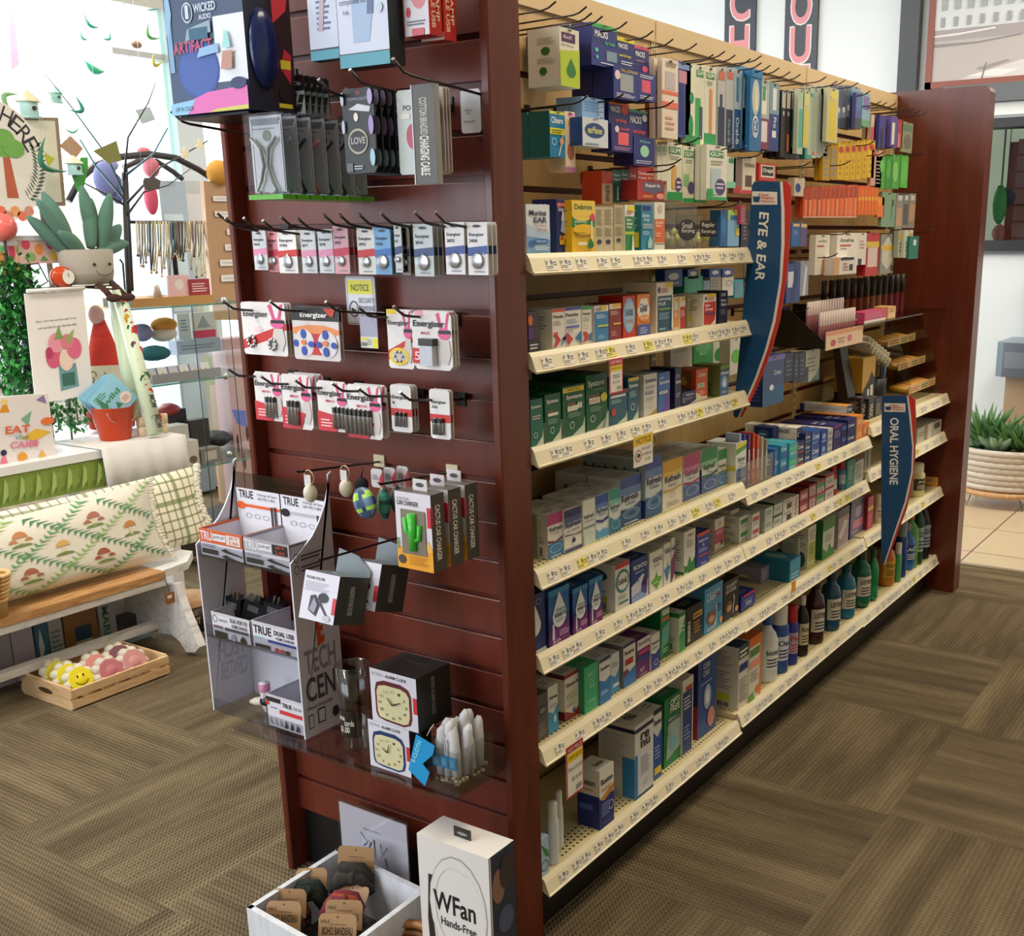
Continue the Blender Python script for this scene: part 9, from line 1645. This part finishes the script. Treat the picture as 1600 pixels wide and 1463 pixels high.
# ---- glass display case
XG = -3.0; GA = onp(198, 480, XG); GB = onp(356, 474, XG); zs = [onp(280, y, XG).z for y in (478, 598, 738)]
t = thing('glass_case', (XG - .2, (GA.y + GB.y) / 2, 0), 'glass shelving case of jewellery and gifts behind the bench', 'display case')
gx0 = XG - .4
for i, z in enumerate(zs): m = MB(); m.box(gx0, XG, GA.y, GB.y + .18, z - .006, z, 'c#a8d4c8'); m.box(XG, XG + .001, GA.y, GB.y + .18, z - .006, z, '#5c8c84'); m.obj('glass_shelf', t)
for y in (GA.y, GA.y + (GB.y - GA.y) * .62, GB.y, GB.y + .178):
    m = MB(); m.box(XG - .003, XG, y, y + .003, zs[-1] - .3, zs[0], '#1f3c3a'); m.obj('glass_edge', t)
for y in (GA.y, GB.y + .17): m = MB(); m.box(gx0, XG - .004, y, y + .006, zs[-1] - .3, zs[0] - .007, 'c#e0f0ec'); m.obj('side_pane', t)
m = MB(); m.box(gx0, XG, GA.y, GB.y + .18, .0, zs[-1] - .3001, '#2c2622'); m.obj('plinth', t)
for i, (x, y) in enumerate(((352, 588), (358, 710), (350, 470))): p = onp(x, y, XG + .01); m = MB(); m.ball(p, (.01, .016, .016), 'm#b8c0c0', 10, 7); m.obj('clamp', t)
xbox(206, 464, 336, 484, XG - .03, .2, 'wooden riser block on the top of the glass case', '#b88c50', '', 'wood_riser', 'riser', zfloor=zs[0] + .001, side='r 0 0 1 1 #4c3828')
zR = zs[0] + .02
zR = onp(280, 464, XG - .03).z + .001
xbox(263, 430, 297, 462, XG - .06, .01, 'pink boxed necklace card on the wooden riser', '#d8b4b8', 'e .3 .3 .7 .8 #e0d4d4', 'jewellery_card', 'card', zfloor=zR)
xbox(297, 436, 328, 462, XG - .05, .01, 'small crimson sign with white lines on the riser', '#98303c', 'n .1 .2 .9 .8 #e0c8c8 4', 'counter_sign', 'sign', zfloor=zR)
p = onp(246, 460, XG - .08); m = MB(); m.lathe((p.x, p.y, zR), [(0, 0, 'c#dcd4d0'), (.04, 0, 'c#dcd4d0'), (.042, .04, 'c#e4dcdc'), (.03, .07, 'c#e4dcdc'), (0, .085, None)], 16); m.lathe((p.x, p.y, zR + .001), [(0, 0, '#c8b8a8'), (.02, 0, '#c8b8a8'), (.01, .05, '#c8b8a8'), (0, .05, None)], 10); m.obj('glass_dome', label='little clear dome on the wooden riser', cat='dome')
t2 = thing('jewellery_tray', onp(300, 596, XG - .03), 'grey tray of bagged jewellery on the middle glass shelf', 'tray'); a = onp(238, 590, XG - .03); b = onp(346, 590, XG - .03); z = zs[1] + .001
m = MB(); m.box(XG - .2, XG - .03, a.y, b.y, z, z + .004, '#8c9096'); m.box(XG - .034, XG - .03, a.y, b.y, z + .004, z + .04, '#8c9096'); m.box(XG - .2, XG - .196, a.y, b.y, z + .004, z + .05, '#8c9096'); m.obj('tray', t2)
for i in range(6):
    y = a.y + .01 + i * (b.y - a.y - .05) / 5.5; m = MB(); m.box(0, .003, 0, .045, 0, .06, '#d0d0d4' if i % 2 else '#b8bccc'); m.dec(FX(.003, 0, .045, 0, .06), 'e .3 .3 .7 .6 #c8a860'); m.xf(Matrix.Translation((XG - .07, y, z + .006)) @ Matrix.Rotation(-.3, 4, 'Y')); m.obj('bagged_earrings', label='bagged earring card in grey tray, %s from left' % ordn(i), cat='jewellery', group='bagged earring cards in the grey tray')
def lump(x, y, rx, ry_, X, key, label, name, cat, rest=None):
    p = onp(x, y, X); sy_ = abs(onp(x + rx, y, X).y - p.y); sz_ = abs(onp(x, y + ry_, X).z - p.z)
    if rest is not None: p.z = rest + sz_ + .001
    m = MB(); m.ball(p, (min(sy_, .08), sy_, sz_), key, 14, 9, .05); return m.obj(name, label=label, cat=cat)
zM = zs[1]
blob('plush donut in orange and cream in the glass case', XG - .25, [(256, 508, 20, 12, '#e0a04c'), (256, 522, 20, 12, '#d8d4cc', 'cream_base'), (262, 505, 10, 6, '#c87c3c', 'centre')], 'plush_donut')
lump(240, 552, 22, 12, XG - .2, 'f#2c6c74', 'teal knitted item in the glass case', 'teal_plush', 'plush toy'); lump(222, 520, 14, 14, XG - .25, 'f#8c8cb4', 'lilac plush in the glass case', 'lilac_plush', 'plush toy')
xbox(276, 530, 345, 552, XG - .3, .06, 'pale blue gift box in the glass case', '#98a8bc', 'n .1 .3 .9 .7 #6c7888 2', 'gift_box', 'box'); xbox(278, 490, 298, 530, XG - .35, .02, 'upright white card in the glass case', '#b8bcc0', 'n .2 .3 .8 .8 #6c7c8c 4', 'gift_card', 'card'); xbox(300, 488, 336, 528, XG - .35, .02, 'white and coral card in the glass case', '#c4c0c0', 'r 0 0 1 .3 #c83c54;p .2 .4 .5 .9 .8 .4 #8c9498', 'gift_card', 'card')
zL = zs[2] + .001
for a in ((262, 640, 292, 668, XG - .3, .08, 'black flat box on the lowest glass shelf', '#1f1c1e', ''), (300, 655, 330, 735, XG - .25, .05, 'dark leather wallet stood on the lowest glass shelf', '#3c3434', ''), (262, 665, 296, 700, XG - .15, .08, 'white jewellery box on lowest glass shelf', '#c8c4c0', ''), (270, 690, 312, 735, XG - .06, .06, 'larger white jewellery box at the front', '#ccc8c4', 'e .6 .1 .9 .4 #6c5c4c'), (315, 700, 345, 728, XG - .05, .06, 'grey boxed watch on the lowest glass shelf', '#7c7874', 'r .2 .2 .8 .8 #b8b4ac')):
    xbox(a[0], a[1], a[2], a[3], a[4], a[5], a[6], a[7], a[8], 'gift_box', 'box', zfloor=zL)
lump(262, 600 + 40, 16, 10, XG - .3, '#9c3434', 'red fabric roll in the glass case', 'fabric_roll', 'fabric'); lump(330, 650, 22, 14, XG - .35, '#2c2c34', 'dark bundled scarf on the glass shelf', 'scarf', 'scarf', zL)
m = MB(); m.prism([onp(364, 640, -3.1), onp(384, 642, -3.1), onp(386, 668, -3.1), onp(372, 662, -3.1)], (-.01, 0, 0), '#6c80d4'); m.obj('blue_cloth', label='folded blue cloth by the end cap edge', cat='cloth')
xbox(352, 528, 392, 570, -3.3, .1, 'pink spotted gift box beyond the glass case', '#d8a8ac', 'e .1 .4 .2 .5 #4c2c34;e .3 .3 .4 .4 #4c2c34;e .5 .45 .6 .55 #4c2c34;e .7 .2 .8 .3 #4c2c34', 'gift_box', 'box', zfloor=.01)
xbox(352, 600, 396, 700, -3.45, .1, 'tan wooden drawer front beyond the glass case', '#a08060', 'r 0 .6 1 .75 #d8d0c0', 'drawer_unit', 'drawer', zfloor=.01)
# pink and lilac bunting strip at the far left of the window
hangflat([(12, 0), (20, 0), (30, 100), (18, 110)], -4.4, '#d8b8d8', 'pale lilac streamer hanging in the window left', 'streamer', 'streamer')

# ================================================================ back wall: signs, picture, fountain, planter
def wallbox(px0, py0, px1, py1, Y, d, base):
    a = on(px0, (py0 + py1) / 2, 1, Y); b = on(px1, (py0 + py1) / 2, 1, Y); zt = on((px0 + px1) / 2, py0, 1, Y).z; zb = on((px0 + px1) / 2, py1, 1, Y).z
    m = MB(); m.box(a.x, b.x, Y, Y + d, zb, zt, base); return m, a.x, b.x, zb, zt
YW = YB - .021
for nm, x0, x1, txt, y1 in (('CHECK', 1132, 1180, 'C,H,E,C,K', 330), ('OUT', 1226, 1277, 'O,U,T', 330)):
    a = on(x0, 40, 1, YW).x; b = on(x1, 40, 1, YW).x; zt = HC - .35; zl = 1.75
    t = thing('vertical_sign', (a / 2 + b / 2, YW, zl), 'tall black board with pink outlined letters %s down it' % nm, 'sign'); m = MB(); m.box(a, b, YW, YW + .02, zl, zt, '#3a3f4a'); m.obj('board', t)
    m = MB(); z0_ = on(1155, 74, 1, YW).z if nm == 'CHECK' else on(1250, 83, 1, YW).z  # foot of the letters the photograph shows
    L = txt.split(','); hh = .235; top = (z0_ + .02) + (hh * (1 if nm == 'CHECK' else 1)); zz = top
    if nm == 'CHECK': zc = on(1155, 32, 1, YW).z; st = [zc, zc - hh, zc - 2 * hh]; L = ['C', 'H', 'E']
    else: zc = on(1250, 38, 1, YW).z; st = [zc, zc - hh * .92, zc - hh * 1.84]; L = ['O', 'U', 'T']
    for ch, z in zip(L, st):
        w_ = (b - a) * .6; o = V3((a + (b - a) * .2, YW - .001, z)); m.text(o - V3((.008, 0, .008)), V3((w_ + .016, 0, 0)), V3((0, 0, hh * .86 + .016)), ch, '#e0dcdc', True); m.text(o - V3((0, .001, 0)), V3((w_, 0, 0)), V3((0, 0, hh * .86)), ch, '#d88c94', True)
    m.obj('letters', t)
# framed street photograph
t = thing('framed_picture', (.6, YW, 2.2), 'large framed faded photograph of snowy street with motorcycle', 'picture')
a = on(1445, 140, 1, YW); z0 = a.z; xl = a.x; xr = 1.6; zt = HC - .02
m = MB()
for q in ((xl, xr, z0, z0 + .035), (xl, xr, zt - .03, zt), (xl, xl + .035, z0, zt), (xr - .03, xr, z0, zt)): m.box(q[0], q[1], YW - .01, YW + .02, q[2], q[3], '#8c4c3c')
m.obj('frame', t)
m = MB(); x0, x1, zb, zt2 = xl + .035, xr - .03, z0 + .035, zt - .03; m.box(x0, x1, YW, YW + .018, zb, zt2, '#b8b4b0'); sp = 'r 0 .3 1 1 #d4d8da;r 0 .235 1 .3 #a49c9c;r 0 0 1 .235 #b8b0ac;p 0 .27 .06 .275 .14 .29 .14 .28 .05 .262 0 .26 #e0e0e0;r .19 .3 .3 .36 #c4c4c4;p 0 .22 .1 .215 .2 .24 .2 .23 .1 .205 0 .2 #8c8484;p .06 .0 .2 .09 .26 .1 .26 .0 #cfcac6;p .08 .02 .14 .05 .2 .04 .16 .01 #e4e0de;p .1 .06 .17 .1 .18 .09 .12 .05 #988f8b;p .115 0 .119 0 .126 .09 .123 .09 #7c7474;o .212 .15 .25 .3 #2c2c30;o .216 .17 .246 .28 #4c4c50;p .22 .24 .3 .26 .3 .34 .24 .3 #3c3c40;o .3 .15 .34 .3 #2c2c30'
for i in range(14): sp += ';r %.4f .41 %.4f .49 #a4aaac;r %.4f .315 %.4f .37 #9aa0a2;r %.4f .56 %.4f .64 #a4aaac' % (.014 + i * .03, .027 + i * .03, .014 + i * .03, .023 + i * .03, .014 + i * .03, .027 + i * .03)
m.dec(FY(YW - .0004, x0, x1, zb, zt2), sp); m.obj('print', t)
# fixture and clothes seen through the pass-through
m = MB(); x0 = on(1573, 300, 1, 5.9).x; m.box(x0, 1.5, 5.9, 5.95, 0, on(1580, 222, 1, 5.9).z, 'mahogany'); zz = .2
while zz < 2.0: m.box(x0 + .05, 1.45, 5.893, 5.899, zz, zz + .085, '#6c4c48'); zz += .1
m.obj('far_slatwall', label='mahogany slatwall fixture in the room beyond the opening', cat='display unit')
for gi, (x, y, rx, ry_, k, w) in enumerate(((1562, 320, 10, 28, '#2c6c3c', 'green hanging garment'), (1572, 308, 14, 14, '#2c3440', 'dark bundled garment'), (1560, 365, 10, 14, '#8c5c54', 'reddish patterned cloth'))):
    p = on(x, y, 1, 5.5 + gi * .14); m = MB(); m.ball(p, (rx * .004, .05, ry_ * .004), 'f' + k, 12, 8, .08); m.tube([p, (p.x, p.y, HC - .001)], .003, '#444', 5); m.obj('hanging_garment', label='%s beyond the pass-through opening' % w, cat='garment')
# drinking fountain
YF2 = 5.1; a = on(1556, 540, 1, 4.72); z0, z1 = on(1580, 590, 1, 4.72).z, on(1580, 536, 1, 4.72).z; xl = a.x
t = thing('drinking_fountain', (xl + .25, 4.9, z0), 'wall mounted steel drinking fountain by the far panel', 'drinking fountain')
m = MB(); m.prism([(xl, 4.76, z0), (xl + .04, 4.72, z0), (xl + .46, 4.72, z0), (xl + .5, 4.76, z0), (xl + .5, 5.098, z0), (xl, 5.098, z0)], (0, 0, z1 - z0), 'm#8c98a4'); m.box(xl + .05, xl + .3, 4.715, 4.72, z0 + .05, z1 - .05, 'm#a8b4bc'); m.obj('basin', t)
m = MB(); zb = on(1580, 683, 1, 4.8).z; m.box(xl + .05, xl + .45, 4.79, 5.098, zb, z0 - .001, '#b49c80'); m.obj('lower_cabinet', t)
m = MB(); m.box(xl + .12, xl + .5, 5.02, 5.098, z1 + .001, on(1590, 400, 1, 5.05).z, 'm#8c8c84'); m.obj('bottle_filler', t); m = MB(); m.tube([(xl + .16, 4.9, z1), (xl + .16, 4.9, z1 + .06), (xl + .2, 4.88, z1 + .08)], .01, 'm#b8bcc0', 8); m.obj('spout', t)
# planter of succulents
YP_ = 4.5; ca = on(1506, 735, 1, YP_); cb = on(1625, 745, 1, YP_); z0 = on(1560, 768, 1, YP_ - .1).z; z0 = max(z0, .09); z1 = on(1540, 702, 1, YP_ - .1).z; cx = (ca.x + cb.x) / 2; rr = (cb.x - ca.x) / 2 + .01
t = thing('succulent_planter', (cx, YP_, 0), 'white wicker planter of succulents on a low wood stand', 'planter')
m = MB(); rows_ = 7
for k in range(rows_):
    z = z0 + (z1 - z0) * (k + .5) / rows_; pts = []; 
    for j in range(49): A = 2 * math.pi * j / 48; q = 1 + .02 * (1 if (j + k) % 2 else -1); pts.append((cx + rr * q * (.9 + .1 * k / rows_) * math.cos(A), YP_ + .13 * q * (.9 + .1 * k / rows_) * math.sin(A), z))
    m.tube(pts, (z1 - z0) / rows_ * .55, '#c8bcac' if k % 2 else '#d8d0c4', 6, cap=False)
m.lathe((cx, YP_, 0), [(0, z0, '#6c5c4c'), (rr * .88, z0, '#6c5c4c'), (rr * .93, z1 - .01, '#4c4034'), (0, z1 - .015, None)], 24, 1, .13 / rr); m.obj('wicker_basket', t)
m = MB(); m.lathe((cx, YP_, 0), [(0, z0 - .03, 'woodlight'), (rr * .96, z0 - .03, 'woodlight'), (rr * .96, z0 - .006, 'woodlight'), (0, z0 - .006, None)], 24, 1, .16 / rr); m.obj('wood_stand', t)
for s_ in (-1, 1):
    for r_ in (-1, 1): m = MB(); m.tube([(cx + s_ * rr * .7 - .02, YP_ + r_ * .1, z0 - .03), (cx + s_ * rr * .7, YP_ + r_ * .1, .002), (cx + s_ * rr * .7 + .02, YP_ + r_ * .1, z0 - .03)], .003, '#2c2826', 5); m.obj('hairpin_leg', t)
def rosette(c, n, L, w, keys, up, label_=None):
    m = MB()
    for i in range(n):
        A = i * 2.4; e = up * (1 - .55 * i / n) + .15; l = L * (.55 + .45 * i / n); d = V3((math.cos(A) * math.cos(e), math.sin(A) * math.cos(e), math.sin(e))); m.tube([c, c + d * l * .35, c + d * l * .7, c + d * l], [w * .5, w, w * .7, .001], keys[i % len(keys)], 6)
    return m
rd = random.Random(31)
for i, (x, y, L, w, up, ks) in enumerate([(1535, 700, .32, .017, 1.3, ['#3c6c3c', '#4c7c44']), (1575, 700, .26, .016, 1.25, ['#3c6438', '#4c7840']), (1521, 708, .16, .022, .9, ['#5c8c6c', '#7ca484']), (1558, 712, .16, .03, .8, ['#7c9c80', '#8cac8c']), (1592, 708, .22, .015, 1.1, ['#3c6c34', '#5c8448']), (1545, 706, .2, .015, 1.0, ['#4c7c4c', '#3c6c40']), (1610, 706, .24, .015, 1.1, ['#3c6c34', '#5c8448'])]):
    p = on(x, y, 1, YP_ - .03); p.z = z1 - .01; rosette(p, 22, L, w, ks, up).obj('succulent_rosette', t, label='%s succulent' % ['spiky dark', 'spiky', 'small blue green', 'broad pale', 'leafy', 'narrow', 'far right'][i])
